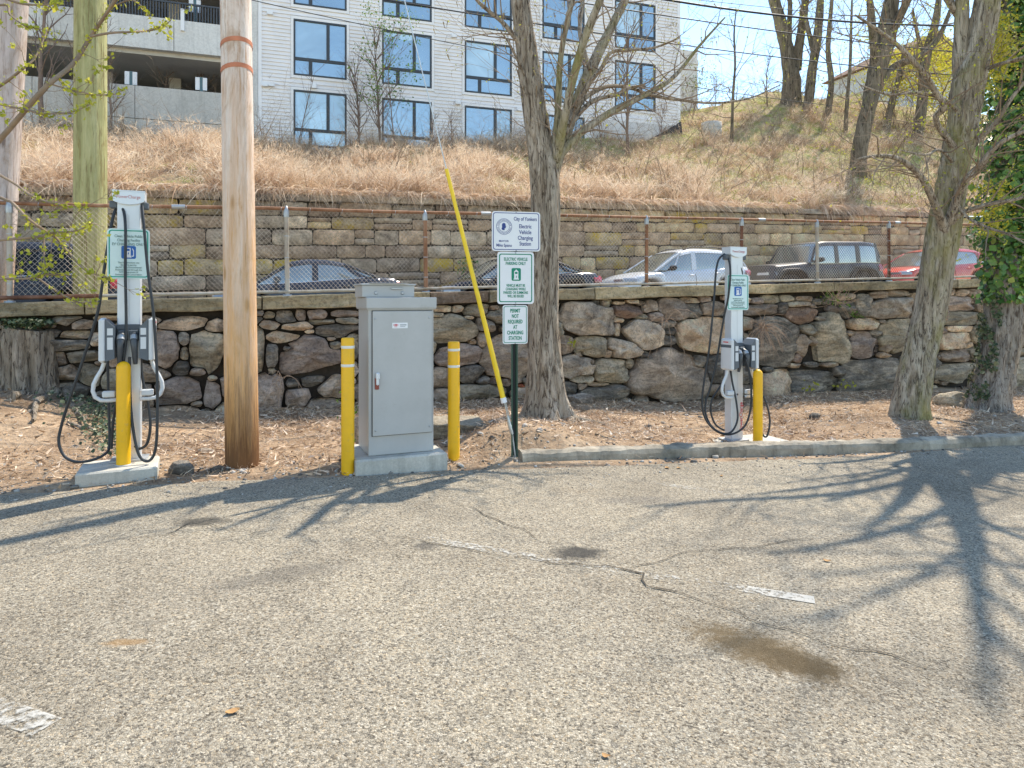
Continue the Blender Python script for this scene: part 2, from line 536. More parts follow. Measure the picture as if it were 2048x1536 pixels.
def make_paint():
    m, nt, b = new_mat('worn_line_paint')
    setp(b, (0.47,0.445,0.39), 0.8, 0, 0.2)
    v = texcoord(nt, 'World')
    n = noise_tex(nt, v, 30, 4, 0.7)
    n2 = noise_tex(nt, v, 3.0, 4, 0.6)
    a = N(nt, 'ShaderNodeAttribute', attribute_name='tint')
    s = math_n(nt, 'ADD', math_n(nt, 'MULTIPLY', n, 0.75), math_n(nt, 'MULTIPLY', n2, 0.35))
    s = math_n(nt, 'ADD', s, a.outputs['Fac'])
    nt.links.new(ramp(nt, s, [(0.52, (0,0,0)), (0.66, (0.92,)*3)]), b.inputs['Alpha'])
    return m
M_ASPH = make_asphalt(); M_DIRT = make_dirt(); M_BANK = make_bank(); M_PAINT = make_paint()
M_STREET = plain('street_asphalt', (0.16,0.155,0.15), 0.9, 0, 0.2, 0.25, 3.0)
M_KERB = make_concrete('kerb_concrete', (0.17,0.145,0.105), (0.50,0.43,0.33), 0.9, 2.6)
M_CRACK = plain('crack_dark', (0.075,0.064,0.05), 0.95, 0, 0.1, 0.4, 40)
M_PAD = make_concrete('pad_concrete', (0.40,0.375,0.32), (0.58,0.55,0.475), 0.5, 2.6)
M_GAR = make_concrete('garage_concrete', (0.58,0.565,0.535), (0.74,0.725,0.69), 0.35, 0.5)
M_GAR2 = make_concrete('garage_base_concrete', (0.46,0.435,0.395), (0.60,0.57,0.525), 0.35, 0.6)
ST = {
 'g': stone_mat('greenish_grey_stone', [(0.235,0.208,0.155),(0.455,0.396,0.297),(0.690,0.593,0.448)], (0.7,1,2.8), 3.0),
 'd': stone_mat('dark_slate_stone', [(0.103,0.097,0.084),(0.235,0.212,0.180),(0.552,0.488,0.404)], (0.7,1,2.6), 3.2),
 'b': stone_mat('brown_stone', [(0.215,0.170,0.129),(0.445,0.358,0.279),(0.706,0.579,0.460)], (0.7,1,2.4), 3.0),
 't': stone_mat('tan_stone', [(0.355,0.255,0.172),(0.664,0.502,0.357),(0.752,0.703,0.523)], (1,1,1.5), 3.0),
 'p': stone_mat('reddish_stone', [(0.214,0.167,0.138),(0.443,0.356,0.297),(0.669,0.554,0.472)], (0.7,1,2.4), 2.8),
 'm': stone_mat('mottled_stone', [(0.244,0.204,0.161),(0.517,0.434,0.348),(0.749,0.664,0.537)], (1,1,1.4), 3.4),
 'o': stone_mat('rusty_stone', [(0.179,0.124,0.094),(0.370,0.255,0.192),(0.515,0.387,0.300)], (1,1,2), 3.0),
 'r': stone_mat('brick_red_stone', [(0.414,0.124,0.066),(0.580,0.198,0.109)], (1,1,1), 3.0),
}
FWM = [
 stone_mat('ashlar_brown', [(0.235,0.163,0.107),(0.497,0.356,0.238),(0.750,0.556,0.377)], (1,1,1.5), 2.5, ((0.414,0.278,0.036), 1.6, 0.66)),
 stone_mat('ashlar_grey', [(0.235,0.190,0.140),(0.483,0.389,0.286),(0.718,0.587,0.437)], (1,1,1.5), 2.5, ((0.455,0.321,0.066), 1.6, 0.68)),
 stone_mat('ashlar_tan', [(0.386,0.272,0.162),(0.690,0.501,0.300),(0.750,0.680,0.431)], (1,1,1.4), 2.5, ((0.524,0.358,0.055), 1.8, 0.64)),
 stone_mat('ashlar_lichen', [(0.290,0.216,0.126),(0.524,0.396,0.224),(0.718,0.544,0.317)], (1,1,1.4), 2.5, ((0.607,0.396,0.016), 1.9, 0.50)),
]
M_COPE = stone_mat('coping_stone_olive', [(0.265,0.221,0.135),(0.414,0.345,0.214),(0.598,0.489,0.319)], (0.6,1,2.0), 2.2, ((0.276,0.258,0.091), 2.2, 0.62))
M_COPE2 = stone_mat('coping_stone_brown', [(0.161,0.118,0.082),(0.276,0.201,0.141),(0.402,0.299,0.214)], (0.6,1,2.0), 2.2)
M_JOINT = plain('earth_joint', (0.048,0.040,0.032), 0.95, 0, 0.1, 0.4, 12)

# ------------------------------------------------------------------ ground
def grid_obj(name, rows, mat, kind='structure', smooth=True):
    n = len(rows[0])
    v = [q for r in rows for q in r]
    f = [(i*n+k, i*n+k+1, (i+1)*n+k+1, (i+1)*n+k) for i in range(len(rows)-1) for k in range(n-1)]
    me = bpy.data.meshes.new(name); me.from_pydata([tuple(q) for q in v], [], f); me.materials.append(mat)
    if smooth: me.polygons.foreach_set('use_smooth', [True]*len(f))
    o = bpy.data.objects.new(name, me); COL.objects.link(o)
    return tag(o, kind=kind)
xs = [-60,-40,-25,-16] + [x*0.12 for x in range(-100, 101)] + [14,17,20,30,60]
def ejit(x): return 0.045*noise.noise(Vector((x*2.1, 0, 1))) + 0.025*noise.noise(Vector((x*7, 0, 4)))
rows = []
for y in [-30,-15,-8,-4,-2] + [0]:
    rows.append([(x, min(y, edge_y(x)-3), zg(x)) for x in xs])
for k in range(1, 9):
    rows.append([(x, min(0, edge_y(x)-3)*(1-k/8) + (edge_y(x)+ejit(x))*k/8, zg(x)) for x in xs])
rows.append([(x, edge_y(x)+ejit(x)+0.012, zg(x)-0.06) for x in xs])
grid_obj('parking_lot', rows, M_ASPH, smooth=False)
rows = []
for k in range(0, 61):
    u = k/60
    r = []
    for x in xs:
        e = Vector((x, edge_y(x)-0.15, 0))
        t = (e - W0).dot(TD) + (0.45 if abs(x) < 30 else 0)
        w = W(t, 0.12)
        q = e.lerp(w, u)
        r.append((q.x, q.y, dirt_z(q.x, q.y) if u > 0 else zg(x)-0.06))
    rows.append(r)
grid_obj('dirt_strip', rows, M_DIRT)
ts = [-30,-20,-12]+[x*0.75 for x in range(-10, 46)]+[40,55]
grid_obj('street', [[tuple(W(t, D, street_z(t))) for t in ts] for D in (0.25, 2.5, 5.0, FW+0.1)], M_STREET)
bt = [-30,-22,-16] + [x*0.5 for x in range(-20, 90)] + [50,60,80]
bd = [FW+0.15+0.35*k for k in range(0, 26)] + [FW+9.6+0.8*k for k in range(0, 16)] + [34,40,50,70]
grid_obj('hillside', [[tuple(W(t, D, bank_z(t, D))) for t in bt] for D in bd], M_BANK)
mb = MB(); mb.add([(-200,-120,-2.6),(200,-120,-2.6),(200,260,-2.6),(-200,260,-2.6)], [(0,1,2,3)])
tag(mb.build('ground', M_BANK), kind='structure')

# painted stall lines and cracks in the asphalt
def ribbon(name, pts, widths, mat, lift, tints=None, jit=0.0):
    if jit: widths = [w*0.62 for w in widths]
    ps = [G(*p) for p in pts]
    fine = []; wf = []; tf = []
    for i in range(len(ps)-1):
        k = max(2, int((ps[i+1]-ps[i]).length/0.06))
        for j in range(k):
            u = j/k
            fine.append(ps[i].lerp(ps[i+1], u)); wf.append(widths[i]*(1-u)+widths[i+1]*u)
            tf.append((tints[i]*(1-u)+tints[i+1]*u) if tints else 0)
    fine.append(ps[-1]); wf.append(widths[-1]); tf.append(tints[-1] if tints else 0)
    v = []; tt = []
    for i, p in enumerate(fine):
        d = (fine[min(i+1, len(fine)-1)] - fine[max(0, i-1)]); d.z = 0; d.normalize()
        s = Vector((-d.y, d.x, 0))
        o = s*(jit*noise.noise(Vector((p.x*6, p.y*6, 0)))) if jit else Vector((0,0,0))
        w = wf[i]*(1+ (0.85*noise.noise(Vector((p.x*23, p.y*23, 2))) if jit else 0))
        for q in (p+o-s*w/2, p+o+s*w/2):
            v.append((q.x, q.y, zg(q.x)+lift)); tt.append(tf[i])
    fc = np.array([(2*i, 2*i+1, 2*i+3, 2*i+2) for i in range(len(fine)-1)])
    o = np_mesh(name, np.array(v), fc, mat, np.array(tt))
    return tag(o, kind='structure')
ribbon('stall_line', [(725,1057),(1015,1106),(1240,1142),(1440,1171),(1500,1180),(1629,1201)], [0.10]*6, M_PAINT, 0.004, [-0.12,0.01,-0.03,-0.07,0.09,0.20])
ribbon('stall_line', [(1170,946),(1380,976),(1530,1001)], [0.10]*3, M_PAINT, 0.004, [-0.15,0.02,-0.06])
ribbon('stall_line', [(-130,1380),(-60,1400),(95,1455)], [0.11]*3, M_PAINT, 0.004, [0.0,0.0,0.07])
ribbon('crack', [(905,1000),(960,1025),(1000,1045),(1045,1060),(1090,1086)], [0.004,0.012,0.016,0.012,0.004], M_CRACK, 0.007, jit=0.05)
ribbon('crack', [(720,1058),(850,1082),(1000,1112),(1210,1136),(1285,1150),(1300,1172),(1390,1192),(1500,1238),(1640,1282),(1750,1302),(1880,1345)], [0.004,0.01,0.008,0.016,0.028,0.022,0.012,0.009,0.009,0.012,0.004], M_CRACK, 0.007, jit=0.06)
ribbon('crack', [(1262,1132),(1400,1105),(1560,1086),(1735,1070)], [0.010,0.008,0.010,0.004], M_CRACK, 0.0075, jit=0.06)
ribbon('crack', [(232,1079),(330,1070),(385,1044),(480,1065)], [0.004,0.012,0.010,0.004], M_CRACK, 0.007, jit=0.05)

# kerb
kp = [(1046,929),(1300,918),(1500,910),(1774,903),(2048,889)]
kx = [G(*p) for p in kp]
kx = [(q.x, q.y) for q in kx] + [(7.4, 9.05), (10, 10.4), (16, 13)]
mb = MB(); rows = []
px_ = np.array([k[0] for k in kx]); py_ = np.array([k[1] for k in kx])
st = np.concatenate([np.arange(px_[0], 8, 0.06), np.arange(8, 16, 0.5)])
prof = [(0.0,-0.05),(0.012,0.06),(0.03,0.095),(0.06,0.11),(0.13,0.115),(0.19,0.105),(0.22,0.08),(0.23,-0.05)]
for x in st:
    y = float(np.interp(x, px_, py_)); h = 1.0
    r = []
    for j, (d, z) in enumerate(prof):
        n1 = noise.noise(Vector((x*3, j*0.8, 0)))*0.016 + noise.noise(Vector((x*11, j*1.7, 5)))*0.014
        r.append((x - d*0.25, y + d + n1, zg(x) + z + (n1 if z > 0 else 0)))
    rows.append(r)
n = len(prof)
mb.add([q for r in rows for q in r], [(i*n+k, (i+1)*n+k, (i+1)*n+k+1, i*n+k+1) for i in range(len(rows)-1) for k in range(n-1)], 0, False)
mb.add(rows[0], [tuple(range(n))]); 
tag(mb.build('kerb', M_KERB), kind='structure')

# ------------------------------------------------------------------ low boulder wall
STONES = """86,647,29,8,b;162,648,23,9,b;223,637,30,6,t;98,667,20,9,d;151,671,33,8,t;137,690,46,12,d;170,712,44,14,g;176,748,25,24,g;110,720,26,16,b;230,700,28,34,p;240,760,34,24,g;215,800,40,20,b
329,705,32,39,p;368,647,50,12,b;300,640,26,9,b;368,678,12,12,d;368,709,10,14,g;361,735,19,15,d;421,705,42,45,g;470,690,24,55,g;515,699,20,48,g;398,743,18,9,b;357,783,62,26,p;425,757,10,7,t;424,788,20,28,p;470,775,30,30,p;353,826,42,15,t;412,830,12,13,d;394,808,13,6,t;292,790,20,26,b;290,830,26,14,b
540,631,14,7,g;571,636,25,12,d;601,631,12,10,p;632,630,18,10,p;690,628,23,7,p;539,649,22,10,t;593,653,28,9,t;644,644,22,6,g;694,641,19,8,g;565,675,40,13,t;619,663,10,5,t;671,662,40,14,d;544,709,16,25,d;575,697,12,8,d;616,711,62,43,p;663,678,10,6,t;669,690,13,10,g;628,762,31,11,d;544,744,8,8,t;534,787,38,40,p;593,795,25,18,p;587,766,16,10,d;663,775,30,23,b;649,811,30,18,b;583,830,35,14,b;523,838,16,12,t;500,640,24,10,g;490,800,20,30,p
760,640,30,15,g;820,650,28,18,b;760,700,45,35,p;830,720,35,30,d;750,770,40,28,b;825,790,38,28,p;705,690,14,30,g;705,740,14,18,b
883,618,19,6,t;917,618,12,7,t;951,621,31,11,g;989,617,10,6,t;875,630,12,5,g;905,658,51,26,g;938,635,10,5,t;974,650,19,14,m;998,632,25,17,g;1060,640,30,25,g;966,679,10,16,b;948,684,8,6,t;915,709,47,21,p;1025,713,58,47,b;1075,685,18,35,g;945,748,27,17,d;881,757,19,20,b;964,760,16,9,d;993,762,14,9,p;1015,764,10,8,p;958,783,42,15,g;945,812,42,14,b;880,790,17,15,b;1044,772,7,4,r;866,695,7,14,g;1080,750,22,20,g;1060,785,30,14,b
1174,639,58,32,m;1252,622,28,14,o;1267,604,12,4,t;1241,607,11,4,t;1287,607,8,5,t;1299,613,16,11,b;1349,619,28,22,b;1389,622,15,15,d;1428,618,21,13,b;1384,601,20,6,t;1285,634,14,5,g;1237,659,8,14,t;1237,640,11,6,t;1285,670,38,32,m;1336,648,15,9,d;1345,663,16,8,d;1339,680,15,11,d;1399,674,51,37,t;1133,689,16,18,b;1182,694,30,24,g;1245,696,37,22,m;1215,707,8,10,b;1261,728,11,11,g;1163,709,9,8,t;1156,731,34,21,m;1222,741,36,26,g;1183,724,8,6,b;1336,749,79,50,b;1289,711,12,10,d;1400,724,17,14,d;1432,737,17,26,d;1165,757,20,8,g;1202,770,20,6,t;1137,776,15,11,d;1211,789,42,20,d;1163,772,8,6,b;1432,783,17,13,t
1519,619,34,11,b;1563,617,9,13,d;1491,601,8,5,t;1512,602,10,6,p;1545,599,18,8,g;1577,598,13,7,g;1608,598,16,5,t;1595,608,22,6,t;1601,630,28,16,o;1553,684,42,48,d;1480,650,24,14,t;1478,690,22,26,g;1618,660,12,11,g;1607,690,16,20,b;1622,681,9,12,t;1596,717,8,11,o;1660,681,37,46,g;1694,617,16,17,d;1724,614,16,21,d;1692,595,15,7,b;1727,648,29,12,t;1731,692,32,27,p;1701,667,10,6,b;1790,617,48,22,m;1757,669,15,9,d;1800,671,43,37,g;1774,697,8,13,t;1766,710,11,6,t;1621,730,13,6,d;1657,729,17,6,t;1590,731,10,6,t;1553,770,33,30,t;1490,750,28,26,d;1490,780,24,14,b;1623,762,55,31,d;1749,755,63,37,d;1677,744,13,12,d;1794,588,24,6,b;1760,590,18,7,b
1850,620,30,24,b;1850,680,28,26,g;1840,740,36,34,d;1922,607,32,14,p;1903,585,10,7,b;1925,587,12,7,b;1949,586,14,7,b;1966,607,14,16,b;1929,636,37,13,g;1918,658,25,6,t;1912,682,30,18,t;1959,668,16,17,g;1913,712,26,15,b;1949,706,11,12,g;1905,745,43,18,g;1886,661,7,7,p;2042,677,14,16,g;2037,704,14,9,g;2030,747,33,33,g;2043,660,10,7,t;2045,640,12,8,d;2000,620,20,20,b;1995,670,20,24,g;1990,730,20,30,b"""
low_wall = empty('boulder_wall', W(8, 0, 0), 0, label='dry-laid boulder wall under a stone coping beside the dirt strip', cat='wall')
LW = low_wall.location.copy()
stones = []
for ln in STONES.replace('\n', ';').split(';'):
    a = ln.split(',')
    cx, cy, hw, hh = map(float, a[:4])
    t, z = wall_pt(cx, cy)
    ht = (t_at(cx+hw)-t_at(cx-hw))/2
    hz = hh/FPX*W(t).y
    stones.append([t, z, ht, hz, a[4].strip()])
def wall_low(t):
    q = W(t, -0.1); return dirt_z(q.x, q.y) - 0.08
def wall_high(t): return coping_z(t) - 0.185
def metric(t, z, arr, p=2.5):
    return (np.abs((t[..., None]-arr[:,0])/arr[:,2])**p + np.abs((z[..., None]-arr[:,1])/arr[:,3])**p)**(1/p)
def fill_gaps(t0, t1, big, tries, lim):
    """small and large stones wherever the listed ones leave the wall open"""
    k = 0
    for _ in range(tries):
        if k >= lim: break
        t = R.uniform(t0, t1); z = R.uniform(wall_low(t)+0.05, wall_high(t)-0.03)
        arr = np.array([s[:4] for s in stones], float)
        d = metric(np.array([t]), np.array([z]), arr)[0]
        hz = R.choice(big); ht = hz*R.uniform(1.1, 2.1)
        m = (np.abs((t-arr[:,0])/(arr[:,2]+ht*0.55))**2 + np.abs((z-arr[:,1])/(arr[:,3]+hz*0.55))**2)**0.5
        if m.min() < 1.0: continue
        stones.append([t, z, ht, hz, R.choice('ggdbbtpm')]); k += 1
fill_gaps(-6, -0.3, (0.34,0.26), 150, 8)
fill_gaps(-6, -0.3, (0.07,0.10), 200, 4)
fill_gaps(-0.6, 1.4, (0.15,0.11,0.08), 300, 16)
fill_gaps(17.5, 24, (0.36,0.28,0.2), 400, 16)
fill_gaps(-0.3, 18.0, (0.12,0.09), 300, 20)
fill_gaps(-0.3, 18.0, (0.045,0.06,0.075), 900, max(0, 296-len(stones)))
print('STONES', len(stones))
arr = np.array([s[:4] for s in stones], float)
NA = 34
ang = np.linspace(0, 2*math.pi, NA, endpoint=False)
for i, (t, z, ht, hz, code) in enumerate(stones):
    rr = np.linspace(0.05, 1.7, 60)
    near = np.where((np.abs(arr[:,0]-t) < arr[:,2]*1.4+ht*1.4) & (np.abs(arr[:,1]-z) < arr[:,3]*1.4+hz*1.4))[0]
    sub = arr[near]; me_i = int(np.where(near == i)[0][0])
    T = t + np.outer(np.cos(ang)*ht, rr); Z = z + np.outer(np.sin(ang)*hz, rr)
    d = metric(T, Z, sub)
    ok = (d[..., me_i] <= d.min(-1)+1e-9) & (d[..., me_i] < 1.33) & (Z < wall_high(t)) 
    rad = np.array([rr[np.argmin(o)-1] if not o.all() else rr[-1] for o in ok])
    rad = np.maximum(rad, 0.35)
    rad = 0.8*rad + 0.1*np.roll(rad, 1) + 0.1*np.roll(rad, -1)
    sc = math.hypot(ht, hz)
    for _c in range(R.randint(3, 6)):
        ca_ = R.uniform(0, 6.283); dd_ = np.cos(ang-ca_); lim = R.uniform(0.86, 1.08)*np.interp(ca_, ang, rad)
        rad = np.where(dd_ > 0.3, np.minimum(rad, lim/np.maximum(dd_, 0.3)), rad)
    jit = np.array([1 + 0.035*noise.noise(Vector((math.cos(a)*1.7+i*3.1, math.sin(a)*1.7, i))) for a in ang])
    gap = 0.007
    B = min(0.24, 0.12 + 0.35*min(ht, hz)) if min(ht, hz) > 0.1 else 0.06 + 0.5*min(ht, hz)
    B *= R.uniform(0.8, 1.2)
    dep0 = R.uniform(-0.07, 0.04)
    planes = [(R.uniform(0, 6.28), R.uniform(0.7, 2.0), R.uniform(0.68, 1.0)) for _ in range(6)]
    rings = [(0.93, -1.1), (1.0, 0.0), (0.975, 0.34), (0.905, 0.66), (0.76, 0.90), (0.52, 1.0), (0.26, 1.02)]
    mb = MB(); vs = []
    def front(ca, sa, ro, f):
        dd = f*B
        for pa, g, a0 in planes:
            dd = min(dd, B*(a0 - g*(ca*math.cos(pa)+sa*math.sin(pa))*ro*0.55)) if f > 0 else dd
        return dd
    for ro, f in rings:
        for k in range(NA):
            ca, sa = math.cos(ang[k]), math.sin(ang[k])
            x = ca*ht*rad[k]*jit[k]*ro; y = sa*hz*rad[k]*jit[k]*ro
            L = math.hypot(x, y)
            if L > gap*2: x *= (L-gap)/L; y *= (L-gap)/L
            dd = front(ca, sa, ro, f)
            if f > 0:
                nz = Vector((x*5+i*7.7, y*5, i*1.3))
                dd += B*(0.22*noise.noise(nz) + 0.20*noise.noise(nz*3.1) + 0.12*noise.noise(nz*7))
            vs.append((x, -(dep0+dd), y))
    dd = front(0, 0, 0, 1.0)
    vs.append((0, -(dep0+dd), 0))
    nr = len(rings); f = []
    for a in range(nr-1):
        for k in range(NA):
            k2 = (k+1) % NA
            f.append((a*NA+k, a*NA+k2, (a+1)*NA+k2, (a+1)*NA+k))
    for k in range(NA): f.append(((nr-1)*NA+k, (nr-1)*NA+(k+1) % NA, nr*NA))
    mb.add(vs, f, 0, True)
    c = W(t, 0, z) - LW
    mb.build('stone', ST[code], low_wall, loc=c, rotz=WANG)
# earth and rubble behind the joints
mb = MB(); rows = []
for t in [x*0.5 for x in range(-20, 60)]:
    rows.append([tuple(W(t, 0.12, -1.5)-LW), tuple(W(t, 0.12, coping_z(t)-0.17)-LW)])
mb.add([q for r in rows for q in r], [(2*i, 2*i+2, 2*i+3, 2*i+1) for i in range(len(rows)-1)])
mb.build('backing', M_JOINT, low_wall)
def rough_slab(l, d, h, seed, shear=0.0, amp=0.012, nx=None, rad=0.015):
    """long stone slab with uneven arrises; front face at y=-d/2"""
    mb = MB()
    nx = nx or max(4, int(l/0.16))
    prof = []
    for sy, sz, a0 in ((1,-1,-90),(1,1,0),(-1,1,90),(-1,-1,180)):
        for k in range(3):
            a = math.radians(a0+45*k)
            prof.append((sy*(d/2-rad)+rad*math.cos(a), sz*(h/2-rad)+rad*math.sin(a)))
        if (sy, sz) == (1,1): prof.append((0, h/2))
        if (sy, sz) == (-1,1): prof += [(-d/2, h*0.18), (-d/2, -h*0.18)]
    n = len(prof); vs = []
    for i in range(nx+1):
        x = -l/2 + l*i/nx
        for j, (y, z) in enumerate(prof):
            q = Vector((x*2.6+seed*5.3, y*3, z*4))
            a = amp*(noise.noise(q)+0.7*noise.noise(q*3.3))
            vs.append((x, y+a*(1.6 if y < 0 else 0.4), z+a*0.9+shear*x))
    f = [(i*n+k, i*n+(k+1) % n, (i+1)*n+(k+1) % n, (i+1)*n+k) for i in range(nx) for k in range(n)]
    f = [tuple(reversed(q)) for q in f]
    mb.add(vs, f, 0, False)
    mb.add(vs[:n], [tuple(range(n))]); mb.add(vs[-n:], [tuple(range(n-1,-1,-1))])
    return mb
bx = [-520,-150,170,524,860,978,1188,1425,1666,1913,1972,2090,2230]
for i in range(len(bx)-1):
    a, b_ = t_at(bx[i], -0.1), t_at(bx[i+1], -0.1)
    l = b_-a-0.02; tm = (a+b_)/2
    rough_slab(l, 0.52, 0.17 if i % 3 else 0.185, i, 0.0279, 0.014).build('coping_stone', M_COPE2 if i in (4,10) else M_COPE, low_wall, loc=W(tm, 0.14+R.uniform(-0.015,0.015), coping_z(tm)-0.09)-LW, rotz=WANG)

# ------------------------------------------------------------------ far ashlar wall
far_wall = empty('ashlar_wall', W(12, FW, 1.3), 0, label='tall coursed stone wall behind the parked cars', cat='wall')
FWL = far_wall.location.copy()
def ashlar(l, h, seed, shear):
    mb = MB(); nx = max(3, int(l/0.13)); nz = 3
    def pt(i, j):
        x = -l/2+l*i/nx; z = -h/2+h*j/nz
        ex = min(i, nx-i); ez = min(j, nz-j)
        e = 0 if (ex == 0 or ez == 0) else 1
        q = Vector((x*3+seed*3.7, z*4, seed*1.9))
        y = -(0.075*e + 0.06*noise.noise(q)*(1 if e else 0.4) + 0.035*noise.noise(q*2.7))
        if ex == 0 and ez == 0: x *= 0.965; z *= 0.87
        a = 0.022*noise.noise(q*1.4+Vector((9,0,0)))
        return (x, y, z+a+shear*x)
    vs = [pt(i, j) for i in range(nx+1) for j in range(nz+1)]
    m = nz+1
    mb.add(vs, [(i*m+j, (i+1)*m+j, (i+1)*m+j+1, i*m+j+1) for i in range(nx) for j in range(nz)], 0, True)
    per = [i*m for i in range(nx+1)] + [nx*m+j for j in range(1, m)] + [i*m+nz for i in range(nx-1, -1, -1)] + [j for j in range(nz-1, 0, -1)]
    n = len(per)
    rim = [vs[i] for i in per]; back = [(q[0], 0.2, q[2]) for q in rim]
    mb.add(rim+back, [(k, k+n, (k+1) % n + n, (k+1) % n) for k in range(n)], 0, False)
    return mb
zoff = 0.17; cnt = 0
for ci, ch in enumerate((0.36,0.30,0.40,0.33,0.38,0.34,0.36)):
    t = -2.4 - 0.6*R.random()
    while t < 30.0:
        l = R.choice((0.5,0.62,0.75,0.9,1.0,1.25)) * R.uniform(0.92, 1.18)
        tm = t + l/2
        yel = noise.noise(Vector((tm*0.35, ci*0.6, 3)))
        w = smooth(9, 17, tm)
        if yel > 0.22: mi = 3
        elif R.random() < w: mi = R.choice((2,2,2,3,0))
        else: mi = R.choice((0,0,1,1))
        hh = ch*R.uniform(0.93, 1.0)
        if R.random() < 0.13:
            sp_f = R.uniform(0.38,0.6)
            for hq_, zq_ in ((ch*sp_f, ch*(0.5-sp_f/2)), (ch*(1-sp_f), -ch*sp_f/2)):
                ashlar(l-0.022, hq_-0.018, cnt+500*hq_, 0.03).build('block', FWM[R.choice((mi,0,1))], far_wall, loc=W(tm, FW+R.uniform(-0.04,0.03), farwall_z(tm)-zoff-ch/2+zq_)-FWL, rotz=WANG)
        else:
            ashlar(l-0.022, hh-0.012, cnt, 0.03).build('block', FWM[mi], far_wall, loc=W(tm, FW+R.uniform(-0.04,0.03), farwall_z(tm)-zoff-ch/2+R.uniform(-0.02,0.02))-FWL, rotz=WANG)
        cnt += 1; t += l
    zoff += ch
mb = MB(); rows = []
for t in [-30,-12]+[x*1.0 for x in range(-8, 40)]+[60]:
    rows.append([tuple(W(t, FW+0.05, street_z(t)-0.3)-FWL), tuple(W(t, FW+0.05, farwall_z(t)-0.1)-FWL), tuple(W(t, FW+0.5, farwall_z(t)-0.08)-FWL)])
mb.add([q for r in rows for q in r], [(3*i+k, 3*i+3+k, 3*i+4+k, 3*i+1+k) for i in range(len(rows)-1) for k in range(2)])
mb.build('backing', M_JOINT, far_wall)
t = -4.0; i = 0
while t < 28:
    l = R.uniform(1.1, 2.3)
    rough_slab(l-0.02, 0.55, 0.16, 40+i, 0.03, 0.02).build('coping_stone', FWM[1], far_wall, loc=W(t+l/2, FW+0.17+R.uniform(-0.03,0.02), farwall_z(t+l/2)-0.08)-FWL, rotz=WANG)
    t += l; i += 1
# ------------------------------------------------------------------ apartment building and garage on the bank
M_SIDING = plain('white_lap_siding', (0.80,0.77,0.755), 0.75, 0, 0.25, 0.07, 0.7, dirt=((0.66,0.62,0.58), 0.55, 0.56), bstr=0.1)
M_TRIM = plain('white_trim', (0.82,0.805,0.80), 0.7, 0, 0.25, 0.03, 2)
M_FRAME = plain('charcoal_window_frame', (0.045,0.052,0.06), 0.45, 0, 0.4, 0.15, 3)
def glass_mat(name, col, gloss=0.42, tintc=(0.80,0.92,1.0)):
    m, nt, b = new_mat(name)
    setp(b, col, 0.12, 0, 0.6)
    v = texcoord(nt, 'Object', (0.35,1,0.5), rnd=True)
    n = noise_tex(nt, v, 0.9, 3, 0.5, 1.2)
    nt.links.new(ramp(nt, n, [(0.35, tuple(x*0.8 for x in col)), (0.65, tuple(min(1,x*1.25) for x in col))]), b.inputs['Base Color'])
    g = N(nt, 'ShaderNodeBsdfGlossy'); g.inputs['Roughness'].default_value = 0.03; g.inputs['Color'].default_value = (*tintc, 1)
    ms = N(nt, 'ShaderNodeMixShader'); ms.inputs[0].default_value = gloss
    bp = N(nt, 'ShaderNodeBump'); bp.inputs['Strength'].default_value = 0.22; bp.inputs['Distance'].default_value = 0.06
    nt.links.new(n, bp.inputs['Height']); nt.links.new(bp.outputs[0], g.inputs['Normal'])
    out = nt.nodes['Material Output']
    nt.links.new(b.outputs[0], ms.inputs[1]); nt.links.new(g.outputs[0], ms.inputs[2]); nt.links.new(ms.outputs[0], out.inputs[0])
    return m
M_GLASS = glass_mat('window_glass', (0.13,0.22,0.28), 0.40, (0.84,0.92,0.95))
M_GLASSD = glass_mat('window_glass_deep', (0.09,0.16,0.21), 0.42, (0.84,0.92,0.95))
M_GLASSW = glass_mat('window_glass_over_curtain', (0.26,0.36,0.40), 0.34, (0.84,0.92,0.95))
M_BLIND = glass_mat('window_glass_over_blind', (0.46,0.60,0.65), 0.22)
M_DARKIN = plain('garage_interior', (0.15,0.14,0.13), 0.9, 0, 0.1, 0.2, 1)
M_SOFFIT = plain('garage_soffit', (0.50,0.48,0.445), 0.85, 0, 0.1, 0.15, 0.8)
M_MESHSCR = plain('dark_rail_screen', (0.075,0.085,0.10), 0.6, 0.2, 0.3, 0.2, 6)
M_GALV = plain('galvanised_steel', (0.42,0.43,0.43), 0.45, 0.6, 0.5, 0.15, 12)
M_POSTTEAL = plain('teal_post', (0.10,0.17,0.19), 0.5, 0.1, 0.4, 0.1, 6)
M_WHITESIGN = plain('white_panel', (0.78,0.78,0.79), 0.5, 0, 0.4, 0.03, 3)
M_BLACKSHEET = plain('black_membrane', (0.015,0.016,0.018), 0.45, 0, 0.5, 0.3, 2)

apt = empty('apartment_building', B0, BANG, label='white lap-sided apartment block with large dark-framed windows on the bank', cat='building')
WINC = [(0.0,2.27),(3.85,6.15),(7.74,10.10),(11.69,13.96),(15.66,18.02)]
WINR = [17.0, 13.9, 10.79]
wins = []
for ri, zt in enumerate(WINR):
    for ci, (a, b_) in enumerate(WINC):
        if ri == 2 and ci == 4: continue
        h = 2.47 if not (ri == 2 and ci in (2,3)) else 1.85
        wins.append((a, b_, zt-(0.06 if ci > 2 else 0), h, ri, ci))
U0, U1, ZB, ZT = -1.45, 19.5, 6.6, 19.2
mb = MB(); mb.box((U0,0.0,ZB),(U1,9.0,ZT)); mb.build('wall', M_TRIM, apt)
def siding_bottom(u): return 8.55 if u < 14.4 else 10.75
